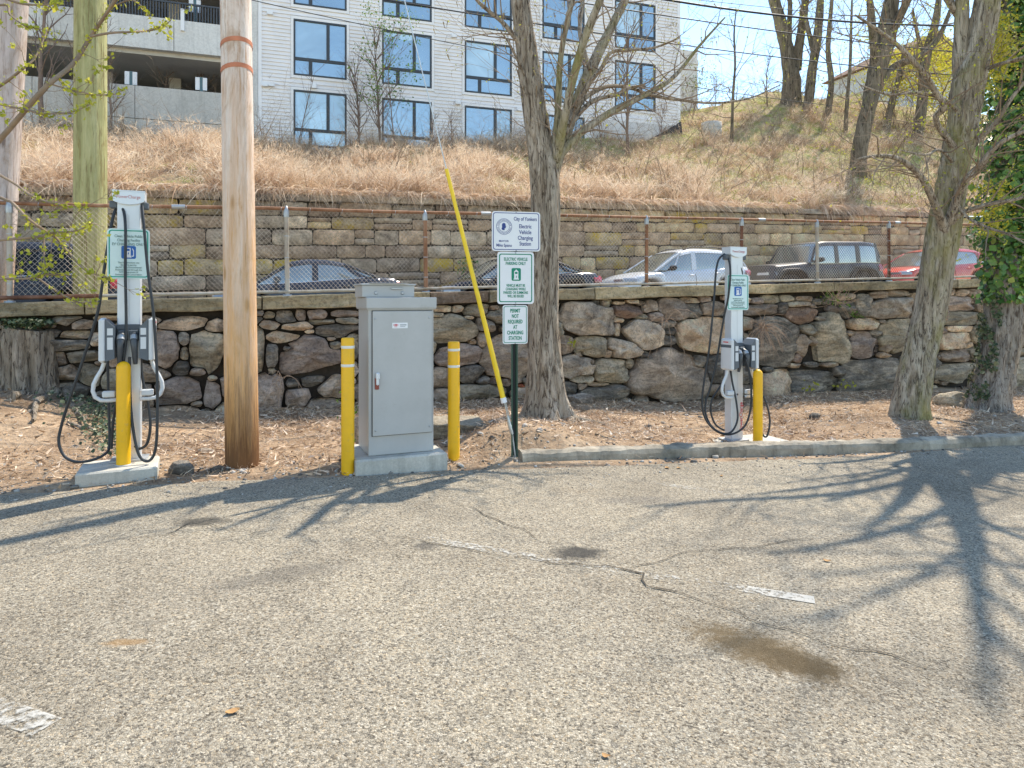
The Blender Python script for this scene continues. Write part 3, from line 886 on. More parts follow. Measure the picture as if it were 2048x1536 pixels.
# lap boards, each a slanted course cut round the windows
mb = MB(); z = 8.45
while z < ZT:
    segs = [(U0, U1)]
    z1 = z + 0.165
    for a, b_, zt, h, ri, ci in wins:
        if z1 > zt-h-0.13 and z < zt+0.13:
            ns = []
            for s0, s1 in segs:
                if a-0.13 > s0 and b_+0.13 < s1: ns += [(s0, a-0.13), (b_+0.13, s1)]
                else: ns.append((s0, s1))
            segs = ns
    for s0, s1 in segs:
        if z < 10.75: s1 = min(s1, 14.5)
        if s1-s0 < 0.05: continue
        v = [(s0,-0.058,z),(s1,-0.058,z),(s1,-0.012,z1+0.01),(s0,-0.012,z1+0.01),(s0,-0.004,z),(s1,-0.004,z)]
        mb.add(v, [(0,1,2,3),(4,5,1,0)])
    z = z1
tag(mb.build('siding', M_SIDING, apt), kind='stuff')
mb = MB(); mb.box((14.5,-0.05,6.6),(U1,-0.002,10.74)); mb.box((U0,-0.02,6.6),(14.49,-0.002,8.44)); mb.build('foundation', make_concrete('foundation_concrete', (0.62,0.60,0.59), (0.74,0.72,0.70), 0.2, 0.6), apt)
mb = MB(); mb.box((14.5,-0.06,10.74),(U1+0.01,-0.003,10.86)); mb.build('sill_board', M_TRIM, apt)
for q0_, q1_, qz in ((U1-0.16,U1+0.01,10.87),(U0-0.01,U0+0.14,8.45)):
    mb = MB(); mb.box((q0_,-0.072,qz),(q1_,-0.003,ZT)); mb.build('corner_board', M_TRIM, apt)
for a, b_, zt, h, ri, ci in wins:
    w = b_-a; zb = zt-h
    c = ((a+b_)/2, 0, zt-h/2)
    f = MB(); t_ = 0.075
    x0, x1, q0, q1 = -w/2, w/2, -h/2, h/2
    full = h > 2.2
    tz = q1-0.70*h if full else None
    f.box((x0,-0.075,q1-t_),(x1,0.02,q1)); f.box((x0,-0.075,q0),(x1,0.02,q0+t_))
    f.box((x0,-0.075,q0+t_),(x0+t_,0.02,q1-t_)); f.box((x1-t_,-0.075,q0+t_),(x1,0.02,q1-t_))
    mx = x0+0.645*w; lx = x0+0.315*w
    ub = (tz+0.06) if full else q0+t_
    panes = [(x0+t_, mx-0.07, ub, q1-t_), (mx+0.07, x1-t_, ub, q1-t_)]
    f.box((mx-0.07,-0.065,ub),(mx+0.07,0.02,q1-t_))
    if full:
        f.box((x0+t_,-0.065,tz-0.07),(x1-t_,0.02,tz+0.06))
        f.box((lx-0.08,-0.06,q0+t_),(lx+0.08,0.02,tz-0.07))
        panes += [(x0+t_, lx-0.08, q0+t_, tz-0.07), (lx+0.08, x1-t_, q0+t_, tz-0.07)]
    wo = f.build('window', M_FRAME, apt, loc=c)
    for pi, (p0, p1, r0, r1) in enumerate(panes):
        g = MB(); g.box((p0+0.002,-0.02,r0+0.002),(p1-0.002,-0.005,r1-0.002))
        mt = M_GLASS
        if (ri, ci, pi) in ((2,0,0),(1,2,0),(0,4,0),(1,3,1),(2,0,1),(0,4,2),(2,0,3)): mt = M_BLIND
        elif (ri*7+ci*3+pi*5) % 6 == 1: mt = M_GLASSW
        elif pi >= 2 or (ri, ci, pi) in ((2,2,0),(2,3,0)): mt = M_GLASSD
        g.build('pane', mt, wo)
        if pi == 0 and mt is M_GLASS and ri == 1:      # rolled blind showing at the top
            g = MB(); g.box((p0+0.004,-0.024,r1-0.26 if ci % 2 else r1-0.32),(p1-0.004,-0.021,r1-0.004)); g.build('blind', M_BLIND, wo)
    tr = MB(); e = 0.12
    tr.box((x0-e,-0.064,q1+0.002),(x1+e,-0.003,q1+e)); tr.box((x0-e,-0.064,q0-e),(x1+e,-0.003,q0-0.002))
    tr.box((x0-e,-0.064,q0),(x0-0.002,-0.003,q1)); tr.box((x1+0.002,-0.064,q0),(x1+e,-0.003,q1))
    tr.build('trim', M_TRIM, wo)
def fac(px, py):
    r = (px-1024)/FPX
    u = (r*B0.y-B0.x)/(BD.x-r*BD.y)
    return u, EYE+(600-py)/FPX*(B0.y+BD.y*u)
for px, py in ((794,54),(627,174),(907,73),(915,206),(1037,219),(530,170),(543,170),(748,190),(540,27),(1187,232)):
    u, z = fac(px, py)
    v = MB(); v.box((u-0.13,-0.16,z-0.08),(u+0.13,-0.030,z+0.08)); v.box((u-0.10,-0.19,z-0.10),(u+0.10,-0.161,z-0.02)); v.build('vent', M_WHITESIGN, apt)
# black sheet where the bank meets the corner
u0, z0 = fac(1262, 292); u1, z1 = fac(1360, 243); u2, z2 = fac(1361, 296)
mb = MB()
seg = 10; top = [(u0+(u1-u0)*k/seg, z0+(z1-z0)*(k/seg)**1.25) for k in range(seg+1)]
vs = []
for k, (u, z) in enumerate(top):
    for j in range(4):
        vs.append((u, -0.10-0.05*math.sin(k*1.9+j)-0.1*j, z-(z-(z0-0.9))*j/3))
mb.add(vs, [(k*4+j+1, (k+1)*4+j+1, (k+1)*4+j, k*4+j) for k in range(seg) for j in range(3)], 0, True)
o = mb.build('drainage_sheet', M_BLACKSHEET, None, loc=B0, rotz=BANG)
tag(o, 'crumpled black plastic sheet against the corner foot of the white building', 'plastic sheet')

gar = empty('parking_garage', B0, BANG, label='pale concrete parking garage with open dark decks beside the white building', cat='garage')
GL, GRr = -17.0, -1.62
def panels(name, z0, z1, y0, y1, mat, step, gl=GL, gr=GRr):
    x = gl; k = 0
    while x < gr-0.05:
        x1 = min(gr, x+step)
        m_ = MB(); m_.box((x+0.012,y0,z0),(x1-0.012,y1,z1)); m_.build(name, mat, gar); x = x1; k += 1
panels('spandrel', 11.92, 13.24, -0.05, 0.25, M_GAR, 2.45)
panels('spandrel', 15.35, 16.7, -0.05, 0.25, M_GAR, 2.45)
panels('base_panel', 6.2, 9.0, 0.0, 0.3, M_GAR2, 3.6)
panels('base_panel', 9.02, 10.35, -0.03, 0.3, M_GAR2, 3.6)
m_ = MB(); m_.box((GL,0.31,10.0),(GRr,12,10.3)); m_.box((GL,0.26,11.75),(GRr,12,11.98)); m_.box((GL,0.26,12.0),(GRr,12,12.3)); m_.box((GL,0.26,15.2),(GRr,12,15.5)); m_.box((GL,0.26,16.4),(GRr,12,16.7)); m_.build('deck', M_SOFFIT, gar)
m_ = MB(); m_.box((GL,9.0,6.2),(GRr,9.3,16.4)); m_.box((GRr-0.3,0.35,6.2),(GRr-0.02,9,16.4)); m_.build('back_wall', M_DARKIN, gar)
for x in (-16.0,-10.95,-2.13):
    m_ = MB(); m_.box((x,-0.09,6.2),(x+0.66,0.55,17.2)); m_.build('column', M_GAR, gar)
for x in (-8.2,-5.4):
    for zz in (10.3, 13.3):
        m_ = MB(); m_.box((x,3.2,zz),(x+0.5,3.7,zz+2.0)); m_.build('column', M_SOFFIT, gar)
for zz in (10.75, 14.1):
    m_ = MB(); m_.box((GL,4.5,zz),(GRr,4.62,zz+0.12)); m_.build('barrier_rail', M_GAR, gar)
m_ = MB()
x = GL
while x < GRr:
    m_.box((x,0.05,13.25),(x+0.05,0.09,13.95)); x += 0.11
m_.box((GL,0.03,13.95),(GRr,0.11,14.02))
tag(m_.build('rail_screen', M_MESHSCR, gar), kind='stuff')
def gsign(px, py, wide, lbl):
    """pair of narrow white boards on a teal post standing on the deck edge"""
    u, z = fac(px, py)
    zb = 10.2 if z < 12 else 13.3
    o = empty('double_sign', B0+BD*u+Vector((-BD.y,BD.x,0))*0.55+Vector((0,0,zb)), BANG, label=lbl, cat='sign', group='paired white boards in the garage')
    m_ = MB(); m_.box((-0.06,-0.04,0),(0.06,0.04,z-zb+0.3)); m_.build('post', M_POSTTEAL, o)
    for sx in (-1, 1):
        m_ = MB(); m_.box((sx*0.145-0.085,-0.075,z-zb-0.27),(sx*0.145+0.085,-0.045,z-zb+0.27)); m_.build('board', M_WHITESIGN, o)
gsign(257, 149, 1, 'paired white boards in the lower garage opening next to the green-tinted pole')
gsign(400, 161, 1, 'paired white boards in the lower garage opening next to the tan pole')
gsign(387, 3, 1, 'pair of white boards on a post on the upper garage deck')
u, z = fac(366, 42)
m_ = MB(); m_.box((u-0.07,-0.16,z-0.45),(u+0.07,-0.052,z+0.45)); m_.build('bracket', M_WHITESIGN, gar)

# small concrete wall behind the building corner, manhole ring, far house
mb = MB(); mb.box((0,0,0),(1.3,0.5,6.0)); mb.box((0,-0.04,5.2),(1.34,0.54,5.45))
q = P(1358, 178, 41); o = mb.build('concrete_wall', M_GAR, None, loc=(q.x, q.y, q.z-3.6), rotz=BANG)
tag(o, 'grey concrete retaining wall end showing past the right corner of the white building', 'wall')
M_ROOF = plain('brown_shingles', (0.20,0.12,0.085), 0.9, 0, 0.1, 0.3, 4)
M_HOUSE = plain('grey_house_siding', (0.48,0.50,0.52), 0.8, 0, 0.2, 0.08, 2)
hq = P(1850, 150, 58)
hs = empty('far_house', (hq.x, hq.y, hq.z-3.2), 0.35, label='small grey house with a brown roof half hidden by the hilltop trees', cat='house')
mb = MB(); mb.box((-3.5,0,0),(6,7,4.2)); mb.build('wall', M_HOUSE, hs)
mb = MB(); mb.prism([(-4,4.22),(6.5,4.22),(1.25,7.0)], -0.4, 7.4); mb.build('roof', M_ROOF, hs)
for x in (-2.2, 0.6, 3.6):
    f = MB(); f.box((x-0.06,-0.06,1.5),(x+1.16,0.02,3.1)); f2 = f.build('window', M_TRIM, hs)
    g = MB(); g.box((x+0.04,-0.075,1.6),(x+1.06,-0.062,3.0)); g.build('pane', M_GLASSD, f2)

# ------------------------------------------------------------------ chain-link fence on the coping
def rust_mat(name, c0, c1, c2, scale=7):
    m, nt, b = new_mat(name); setp(b, None, 0.75, 0.25, 0.3)
    n = noise_tex(nt, texcoord(nt, 'Object', (1,1,0.4), rnd=True), scale, 7, 0.7)
    nt.links.new(ramp(nt, n, [(0.3, c0), (0.5, c1), (0.7, c2)]), b.inputs['Base Color'])
    bump(nt, b, n, 0.3, 0.004)
    return m
M_RUST = rust_mat('rusty_pipe', (0.16,0.075,0.04), (0.30,0.15,0.08), (0.40,0.24,0.15))
M_RUSTD = rust_mat('dark_rusty_pipe', (0.10,0.045,0.028), (0.19,0.085,0.05), (0.28,0.15,0.10))
M_PIPE = rust_mat('faded_pipe', (0.30,0.22,0.15), (0.46,0.40,0.32), (0.52,0.49,0.44))
M_WIRE = rust_mat('fence_wire', (0.28,0.19,0.13), (0.52,0.43,0.34), (0.68,0.62,0.54), 2)
fen = empty('chain_link_fence', W(8, 0.1, 1.7), 0, label='rusty chain-link fence on top of the boulder wall', cat='fence')
FL = fen.location.copy()
FD = 0.12; FH = 1.20
def ftop(t): return coping_z(t) + FH + 0.012*noise.noise(Vector((t*0.5,0,9)))
post_px = [20, None, 575, 852, 1075, 1293, 1482, 1635, 1778, 1905, 2060]
pts_ = [t_at(p, FD) for p in post_px if p]; pts_.append(1.35); pts_.append(-2.5); pts_.append(-4.4)
pm = {852: M_RUST, 1293: M_RUST, 1482: M_RUSTD, 1778: M_RUSTD}
for px in [20, 262, 575, 852, 1075, 1293, 1482, 1635, 1778, 1905, 2060, 2190, -160, -360]:
    t = t_at(px, FD)
    lean = R.uniform(-0.02, 0.02)
    a = W(t, FD, coping_z(t)-0.03); b_ = W(t+lean, FD, ftop(t)-0.03)
    mb = MB(); mb.tube([a-a, b_-a], 0.031, 12); 
    o = mb.build('fence_post', pm.get(px, M_PIPE), fen, loc=a-FL)
    cp = MB(); d = b_-a; cp.lathe([(0.038,-0.06),(0.040,0.0),(0.034,0.05),(0.018,0.085),(0.006,0.10)], 12, c=(d.x,d.y,d.z-0.03)); cp.build('cap', M_GALV, o)
    fl = MB(); fl.lathe([(0.06,0.02),(0.06,0.045),(0.036,0.05)], 12); fl.build('base_flange', M_GALV, o)
    for zz in (0.25, 0.55, 0.85):
        cp = MB(); cp.lathe([(0.034,zz),(0.035,zz+0.006),(0.034,zz+0.012)], 10, c=(d.x*zz/1.2, d.y*zz/1.2, 0)); cp.build('tie_band', M_GALV, o)
tl = [x*0.25 for x in range(-22, 84)]
mb = MB(); mb.tube([W(t, FD, ftop(t))-FL for t in tl], 0.024, 8); mb.build('top_rail', M_RUST, fen)
mb = MB(); mb.tube([W(t, FD-0.02, coping_z(t)+0.055+0.01*noise.noise(Vector((t,4,4))))-FL for t in tl[22:]], 0.021, 8); mb.build('bottom_rail', M_PIPE, fen)
mb = MB(); mb.tube([W(t, FD-0.02, coping_z(t)+0.055)-FL for t in tl[:27]], 0.026, 8); mb.build('bottom_rail', M_RUSTD, fen)
for t in [1.9, 6.2, 11.7, 15.3]:
    mb = MB(); mb.tube([W(t-0.08, FD, ftop(t-0.08))-FL, W(t+0.08, FD, ftop(t+0.08))-FL], 0.031, 8); mb.build('rail_sleeve', M_GALV, fen)
for k in range(0, 60):
    t = -4+0.40*k+R.uniform(-0.05,0.05)
    c = W(t, FD, ftop(t)-0.01)-FL
    mb = MB(); mb.tube([c+TD*(0.004*math.sin(a))+ND*(0.031*math.cos(a))+Vector((0,0,0.031*math.sin(a))) for a in [i*2*math.pi/8 for i in range(9)]], 0.0035, 4, cap=False)
    mb.build('wire_tie', M_GALV, fen)
# the woven wire: zig-zag strands of real wire
mb = MB(); pitch = 0.062; t0f, t1f = -5.2, 20.3
vs = []; fs = []
k = 0
H = FH-0.075
def fz(t, h): return coping_z(t)+0.06+h
nn = int((t1f-t0f)/pitch)
for sgn in (1, -1):
    for i in range(-int(H/pitch)-1, nn+int(H/pitch)+1):
        ta = t0f+i*pitch; nseg = 4
        pl = []
        for s in range(nseg+1):
            h = H*s/nseg; t = ta+sgn*h*0.93
            if t < t0f or t > t1f: continue
            pl.append(W(t+0.006*noise.noise(Vector((t*1.3,h*3,sgn))), FD-0.012+0.004*sgn+0.02*noise.noise(Vector((t*0.6,h*1.2,0))), fz(t, h))-FL)
        if len(pl) < 2: continue
        r = 0.0031
        o = len(vs)
        for p in pl:
            vs += [p+TD*r, p-TD*r*0.5+ND*r*0.87, p-TD*r*0.5-ND*r*0.87]
        for s in range(len(pl)-1):
            for c in range(3):
                c2 = (c+1) % 3
                fs.append((o+s*3+c, o+s*3+c2, o+s*3+3+c2, o+s*3+3+c))
mb.add(vs, fs, 0, True)
tag(mb.build('wire_mesh', M_WIRE, fen), kind='stuff')

# ------------------------------------------------------------------ utility poles, guy wire and overhead cables
def wood_mat(name, stops, dark, grain=1.0, low=None, foot=None):
    m, nt, b = new_mat(name); setp(b, None, 0.85, 0, 0.2)
    v = texcoord(nt, 'Object', (9*grain,9*grain,0.55))
    n = noise_tex(nt, v, 1.5, 8, 0.7, 0.5)
    c = ramp(nt, n, stops)
    v2 = texcoord(nt, 'Object', (14,14,0.8))
    n2 = noise_tex(nt, v2, 2.2, 6, 0.75, 0.3)
    c = mix(nt, ramp(nt, n2, [(0.53, (0,0,0)), (0.64, (0.9,)*3)]), c, dark)
    bl = noise_tex(nt, texcoord(nt, 'Object', (2.2,2.2,0.9)), 2.4, 7, 0.72, 0.6)
    c = mix(nt, 1.0, c, ramp(nt, bl, [(0.36, (0.80,0.72,0.64)), (0.47, (1,1,1)), (0.60, (1.10,1.10,1.12))]), 'MULTIPLY')
    kn = voro(nt, texcoord(nt, 'Object', (3.2,3.2,1.1)), 1.3, 'F1', 'Distance')
    c = mix(nt, ramp(nt, kn, [(0.05, (0.8,)*3), (0.13, (0,0,0))]), c, tuple(x*0.5 for x in dark))
    v5 = texcoord(nt, 'Object', (26,26,0.7))
    n5 = noise_tex(nt, v5, 1.6, 3, 0.6)
    c = mix(nt, ramp(nt, n5, [(0.66, (0,0,0)), (0.71, (0.85,)*3)]), c, tuple(x*0.35 for x in dark))
    if low:
        # wood stained by weather along the height of the pole, broken up by grain
        g = N(nt, 'ShaderNodeTexCoord'); sp = N(nt, 'ShaderNodeSeparateXYZ'); nt.links.new(g.outputs['Object'], sp.inputs[0])
        zz = math_n(nt, 'ADD', sp.outputs[2], math_n(nt, 'MULTIPLY', math_n(nt, 'SUBTRACT', n, 0.5), 2.6))
        f = ramp(nt, math_n(nt, 'DIVIDE', zz, 5.0), [(low[1]/5.0, (1,1,1)), (low[2]/5.0, (0,0,0))])
        n3 = ramp(nt, n2, [(0.35, tuple(x*0.75 for x in low[0])), (0.6, low[0])])
        c = mix(nt, f, c, n3)
        if foot:
            f = ramp(nt, math_n(nt, 'DIVIDE', math_n(nt, 'ADD', sp.outputs[2], math_n(nt, 'MULTIPLY', math_n(nt, 'SUBTRACT', n2, 0.5), 1.6)), 5.0), [(foot[1]/5.0, (0.9,)*3), (foot[2]/5.0, (0,0,0))])
            c = mix(nt, f, c, foot[0])
    nt.links.new(c, b.inputs['Base Color'])
    bump(nt, b, math_n(nt, 'ADD', n, math_n(nt, 'MULTIPLY', n2, 0.9)), 0.9, 0.03)
    return m
M_POLE_TAN = wood_mat('weathered_pine', [(0.3,(0.66,0.47,0.36)),(0.5,(0.82,0.67,0.56)),(0.7,(0.87,0.77,0.68))], (0.52,0.29,0.155), 1, ((0.84,0.46,0.175), 0.3, 3.7), ((0.13,0.06,0.028), 0.25, 1.1))
M_POLE_GRN = wood_mat('green_treated_pine', [(0.3,(0.26,0.25,0.105)),(0.5,(0.43,0.405,0.185)),(0.7,(0.56,0.52,0.27))], (0.21,0.16,0.07))
M_POLE_GRY = wood_mat('greyed_pine', [(0.3,(0.40,0.32,0.27)),(0.5,(0.55,0.46,0.41)),(0.7,(0.66,0.57,0.52))], (0.30,0.20,0.15), 1, ((0.42,0.22,0.10), 0.0, 1.2))
M_BAND = plain('faded_orange_paint', (0.52,0.20,0.11), 0.8, 0, 0.2, 0.2, 12)
def pole(base, top, r0, r1, mat, label):
    o = empty('utility_pole', base, 0, label=label, cat='utility pole', group=None)
    d = top-base
    ps = [d*(k/26) for k in range(27)]
    def fn(r, an, ln, i): return r*(1+0.025*noise.noise(Vector((math.cos(an)*1.5, math.sin(an)*1.5, ln*0.5+r0*99)))+0.018*noise.noise(Vector((math.cos(an)*6, math.sin(an)*6, ln*0.25))))
    m_ = MB(); m_.tube(ps, [r0+(r1-r0)*k/26 for k in range(27)], 32, fn=fn); m_.build('shaft', mat, o)
    return o
pb = G(475, 938, 0, dirt_z)
p1 = pole(Vector((pb.x, pb.y+0.12, pb.z-0.1)), Vector((pb.x-0.16, pb.y+0.1, 12.0)), 0.149, 0.118, M_POLE_TAN, 'stripped tan wooden utility pole standing in the dirt between charger and cabinet')
for zz in (3.78, 4.02):
    m_ = MB(); c = Vector((-0.16*zz/12, -0.02*zz/12, zz)); rp = 0.146+(0.118-0.149)*zz/12
    ring = [c+Vector((rp*math.cos(a), rp*math.sin(a), 0.035*math.sin(a*1.0+2.4))) for a in [i*2*math.pi/28 for i in range(29)]]
    v = []
    for q in ring:
        e = (q-c); e.z = 0; e.normalize()
        v += [q+e*0.006-Vector((0,0,0.021)), q+e*0.006+Vector((0,0,0.021))]
    m_.add(v, [(2*i, 2*i+2, 2*i+3, 2*i+1) for i in range(28)], 0, True)
    m_.build('paint_band', M_BAND, p1)
D2 = 0.45
tg = t_at(181, D2); g2 = W(tg, D2, coping_z(tg)-0.35)
p2 = pole(g2, g2+Vector((-0.0,0,11.2)), 0.196, 0.165, M_POLE_GRN, 'thick green-tinted utility pole just behind the chain-link fence')
tg = t_at(-12, D2); g3 = W(tg, D2, coping_z(tg)-0.3)
p3 = pole(g3, g3+Vector((0.55,0.1,11.0)), 0.180, 0.150, M_POLE_GRY, 'greyed leaning utility pole behind the fence at the edge beside the stump')
M_YEL = plain('yellow_paint', (0.84,0.45,0.004), 0.42, 0, 0.45, 0.07, 6, dirt=((0.50,0.33,0.10), 16, 0.60))
M_GUARD = plain('yellow_plastic_guard', (0.82,0.56,0.02), 0.4, 0, 0.45, 0.06, 5)
M_CABLE = plain('steel_strand', (0.50,0.52,0.52), 0.4, 0.7, 0.5, 0.15, 20)
M_BLKW = plain('black_cable', (0.03,0.032,0.035), 0.6, 0, 0.3, 0.2, 5)
ga = G(1035, 912, 0, dirt_z); gt = Vector((pb.x-0.13, pb.y+0.1, 11.0))
ax = gt-ga
guy = empty('guy_wire', ga, 0, label='slanting guy wire with a long yellow guard, anchored in the dirt beside the sign post', cat='guy wire')
def at_py(py):
    lo, hi = 0.0, 1.0
    for _ in range(50):
        m_ = (lo+hi)/2; q = ga+ax*m_
        if 600-(q.z-EYE)*FPX/q.y > py: lo = m_
        else: hi = m_
    return ax*lo
ring_lo, ring_hi = at_py(797), at_py(338)
mb = MB(); mb.tube([Vector((0,0,-0.15)), at_py(868)], 0.011, 8); mb.build('anchor_rod', M_GALV, guy)
mb = MB(); mb.tube([at_py(868), at_py(850), at_py(832)], [0.018,0.022,0.012], 8); mb.build('turnbuckle', M_CABLE, guy)
mb = MB(); mb.tube([at_py(862), ax], 0.0055, 6); mb.build('strand', M_CABLE, guy)
mb = MB(); mb.tube([at_py(840)+Vector((0.016,0,0)), at_py(800)+Vector((0.012,0,0))], 0.005, 6); mb.build('strand_tail', M_CABLE, guy)
n_ = 20; mb = MB()
mb.tube([ring_lo+(ring_hi-ring_lo)*k/n_ for k in range(n_+1)], [0.026-0.008*k/n_ for k in range(n_+1)], 12); mb.build('guard', M_GUARD, guy)
mb = MB(); mb.tube([at_py(805), at_py(795)], 0.030, 12); mb.build('clamp', M_WHITESIGN, guy)

def cable(px0, py0, D0, px1, py1, D1, sag, r, lbl, ext0=0, ext1=0):
    ta, tb = t_at(px0, D0), t_at(px1, D1)
    a, b_ = W(ta, D0), W(tb, D1)
    a.z = EYE+(600-py0)/FPX*a.y; b_.z = EYE+(600-py1)/FPX*b_.y
    ps = []
    for k in range(-int(ext0*10), 41+int(ext1*10)):
        u = k/40; q = a.lerp(b_, u); q.z -= sag*4*u*(1-u); ps.append(q)
    mb = MB(); mb.tube([q-ps[0] for q in ps], r, 5)
    o = mb.build('overhead_cable', M_BLKW, None, loc=ps[0])
    return tag(o, lbl, 'overhead cable', 'overhead cables along the street')
cable(1335, 0, 0.6, 1905, 51, 0.6, 0.12, 0.022, 'thick black overhead cable, topmost of those crossing the blue sky', 0.5, 0.6)
cable(1177, 8, 0.7, 1930, 106, 0.7, 0.06, 0.012, 'overhead cable, second from the top where they cross the sky', 0.6, 0.5)
cable(773, 0, 0.5, 1870, 147, 0.5, 0.10, 0.011, 'overhead cable crossing the building top, third from the top across the sky', 0.3, 0.5)
cable(516, 3, 0.8, 1540, 196, 0.8, 0.10, 0.006, 'thin overhead cable sloping across the building windows, lowest against the sky', 0.1, 0.8)
cable(1300, -10, 0.3, 1738, 36, 0.3, 0.0, 0.006, 'thin overhead cable just above the thick one across the sky', 0.5, 0.8)
# ------------------------------------------------------------------ parked cars on the upper street
def paint(name, col, rough=0.22, metal=0.25, coat=0.45):
    m, nt, b = new_mat(name); setp(b, col, rough, metal, 0.5)
    b.inputs['Coat Weight'].default_value = coat; b.inputs['Coat Roughness'].default_value = 0.05
    n = noise_tex(nt, texcoord(nt, 'Object'), 2.5, 4, 0.6)
    nt.links.new(ramp(nt, n, [(0.3, tuple(x*0.9 for x in col)), (0.7, tuple(min(1,x*1.1) for x in col))]), b.inputs['Base Color'])
    return m
M_CGLASS = glass_mat('car_glass', (0.13,0.155,0.145), 0.24, (0.95,0.97,0.92))
M_TINT = plain('dark_tinted_car_glass', (0.012,0.015,0.019), 0.3, 0, 0.15, 0.1, 4)
M_TYRE = plain('tyre_rubber', (0.022,0.022,0.023), 0.85, 0, 0.2, 0.2, 8)
M_RIM = plain('alloy_rim', (0.34,0.34,0.35), 0.35, 0.7, 0.5, 0.1, 8)
M_RIMD = plain('dark_rim', (0.06,0.06,0.065), 0.4, 0.5, 0.5, 0.1, 8)
M_TAIL = plain('red_lamp_lens', (0.42,0.012,0.012), 0.2, 0, 0.5, 0.08, 6, coat=0.5)
M_HEAD = plain('clear_lamp_lens', (0.34,0.36,0.38), 0.15, 0.3, 0.6, 0.15, 9, coat=0.5)
M_CHROME = plain('chrome_trim', (0.62,0.63,0.65), 0.2, 0.9, 0.5, 0.05, 5)
M_CBLK = plain('black_plastic', (0.022,0.022,0.024), 0.6, 0, 0.3, 0.15, 8)
def make_car(px_f, px_r, Dc, roof_px, roof_py, cfg, label, name='parked_car', cat='car'):
    hw0 = cfg['W']/2
    tf = t_at(px_f, Dc-hw0*0.6); tr = t_at(px_r, Dc-hw0*0.9)
    L = tr-tf; tm = (tf+tr)/2
    troof = t_at(roof_px, Dc); zroof = EYE+(600-roof_py)/FPX*W(troof, Dc).y
    H = cfg['H']
    zs = street_z(tm) if not cfg.get('fit') else zroof-H-0.036*(troof-tm)
    sz = (zroof-0.036*(troof-tm)-zs)/H
    print('CAR', label[:22], 'L', round(L,2), 'model', cfg['L'], 'H', round(H*sz,2), 'zs', round(zs,2), round(street_z(tm),2))
    sx = L/cfg['L']
    root = empty(name, W(tm, Dc, zs), 0, label=label, cat=cat, group='cars parked along the ashlar wall')
    root.rotation_euler = (0, math.atan(0.036), WANG+math.pi)
    def I(tab, x):
        xs_ = [p[0] for p in tab]; ys_ = [p[1] for p in tab]
        return float(np.interp(x, xs_, ys_))
    Lm = cfg['L']; top = cfg['top']; roof = cfg['roof']; wr_ = cfg['wr']; zc = wr_; R0 = wr_+0.095
    wxs = cfg['wheels']; zb0 = cfg.get('zb', 0.24)
    def w_at(x):
        u = abs(x)/(Lm/2)
        return hw0*(1-cfg.get('nose', 0.16)*max(0, (u-0.72)/0.28)**2.2)
    def zb_at(x):
        z = zb0 + 0.12*max(0, abs(x)-Lm/2+0.35)
        for wx in wxs:
            d = abs(x-wx)
            if d < R0: z = max(z, zc+math.sqrt(max(0, R0*R0-d*d)))
        return z
    sx_ = set(np.linspace(-Lm/2, Lm/2, 44).tolist())
    for wx in wxs:
        for k in np.linspace(-1, 1, 15): sx_.add(wx+R0*math.sin(k*math.pi/2))
        sx_.add(wx-R0-0.004); sx_.add(wx+R0+0.004)
    stn = sorted(sx_)
    S = lambda x, y, z: (x*sx, y, z*sz)
    mb = MB(); rows = []
    for x in stn:
        w = w_at(x); zt = I(top, x); zb = min(zb_at(x), zt-0.10)
        h = zt-zb
        half = [(0,zb+0.02),(w-0.10,zb),(w-0.012,zb+0.03),(w,zb+0.32*h),(w-0.004,zb+0.62*h),(w-0.03,zb+0.84*h),(w-0.085,zt-0.02),(w-0.17,zt+0.004),(w*0.45,zt+0.028),(0,zt+0.035)]
        sec = [(y, z) for y, z in half] + [(-y, z) for y, z in reversed(half[1:-1])]
        rows.append([S(x, y, z) for y, z in sec])
    n = len(rows[0])
    mb.add([q for r in rows for q in r], [(i*n+k, i*n+(k+1) % n, (i+1)*n+(k+1) % n, (i+1)*n+k) for i in range(len(rows)-1) for k in range(n)], 0, True)
    mb.add(rows[0], [tuple(range(n-1,-1,-1))]); mb.add(rows[-1], [tuple(range(n))])
    body = mb.build('body', cfg['paint'], root)
    # cabin
    xr, xf = roof[0][0], roof[-1][0]
    cst = sorted(set(np.linspace(xr, xf, 34).tolist()+[p[0] for p in roof]))
    def sec_at(x):
        wb = w_at(x)-cfg.get('tumb', 0.12); zt = I(top, x)-0.02; zr = max(I(roof, x), zt+0.005)
        k = min(1.0, (zr-zt)/0.5)
        wt = wb*(1-0.20*k*cfg.get('lean', 1.0))
        return wb, zt, wt, zr
    def side(x, v, off=0.0):
        wb, zt, wt, zr = sec_at(x)
        z = zt+(zr-0.03-zt)*v
        y = wb+(wt+0.02-wb)*(v**1.4)
        return (x, y+off, z)
    rows = []
    for x in cst:
        wb, zt, wt, zr = sec_at(x)
        half = [(0,zt-0.05),(wb,zt-0.05)]+[side(x, v)[1:] for v in (0,0.35,0.7,0.92)]+[(wt-0.03,zr-0.004),(wt-0.14,zr+0.012),(wt*0.5,zr+0.022),(0,zr+0.026)]
        sec = half+[(-y, z) for y, z in reversed(half[1:-1])]
        rows.append([S(x, y, z) for y, z in sec])
    n = len(rows[0]); mb = MB()
    mb.add([q for r in rows for q in r], [(i*n+k, i*n+(k+1) % n, (i+1)*n+(k+1) % n, (i+1)*n+k) for i in range(len(rows)-1) for k in range(n)], 0, True)
    mb.add(rows[0], [tuple(range(n-1,-1,-1))]); mb.add(rows[-1], [tuple(range(n))])
    mb.build('glasshouse', cfg.get('glass', M_CGLASS), root)
    # roof skin
    ra, rb = cfg['skin']
    mb = MB(); rows = []
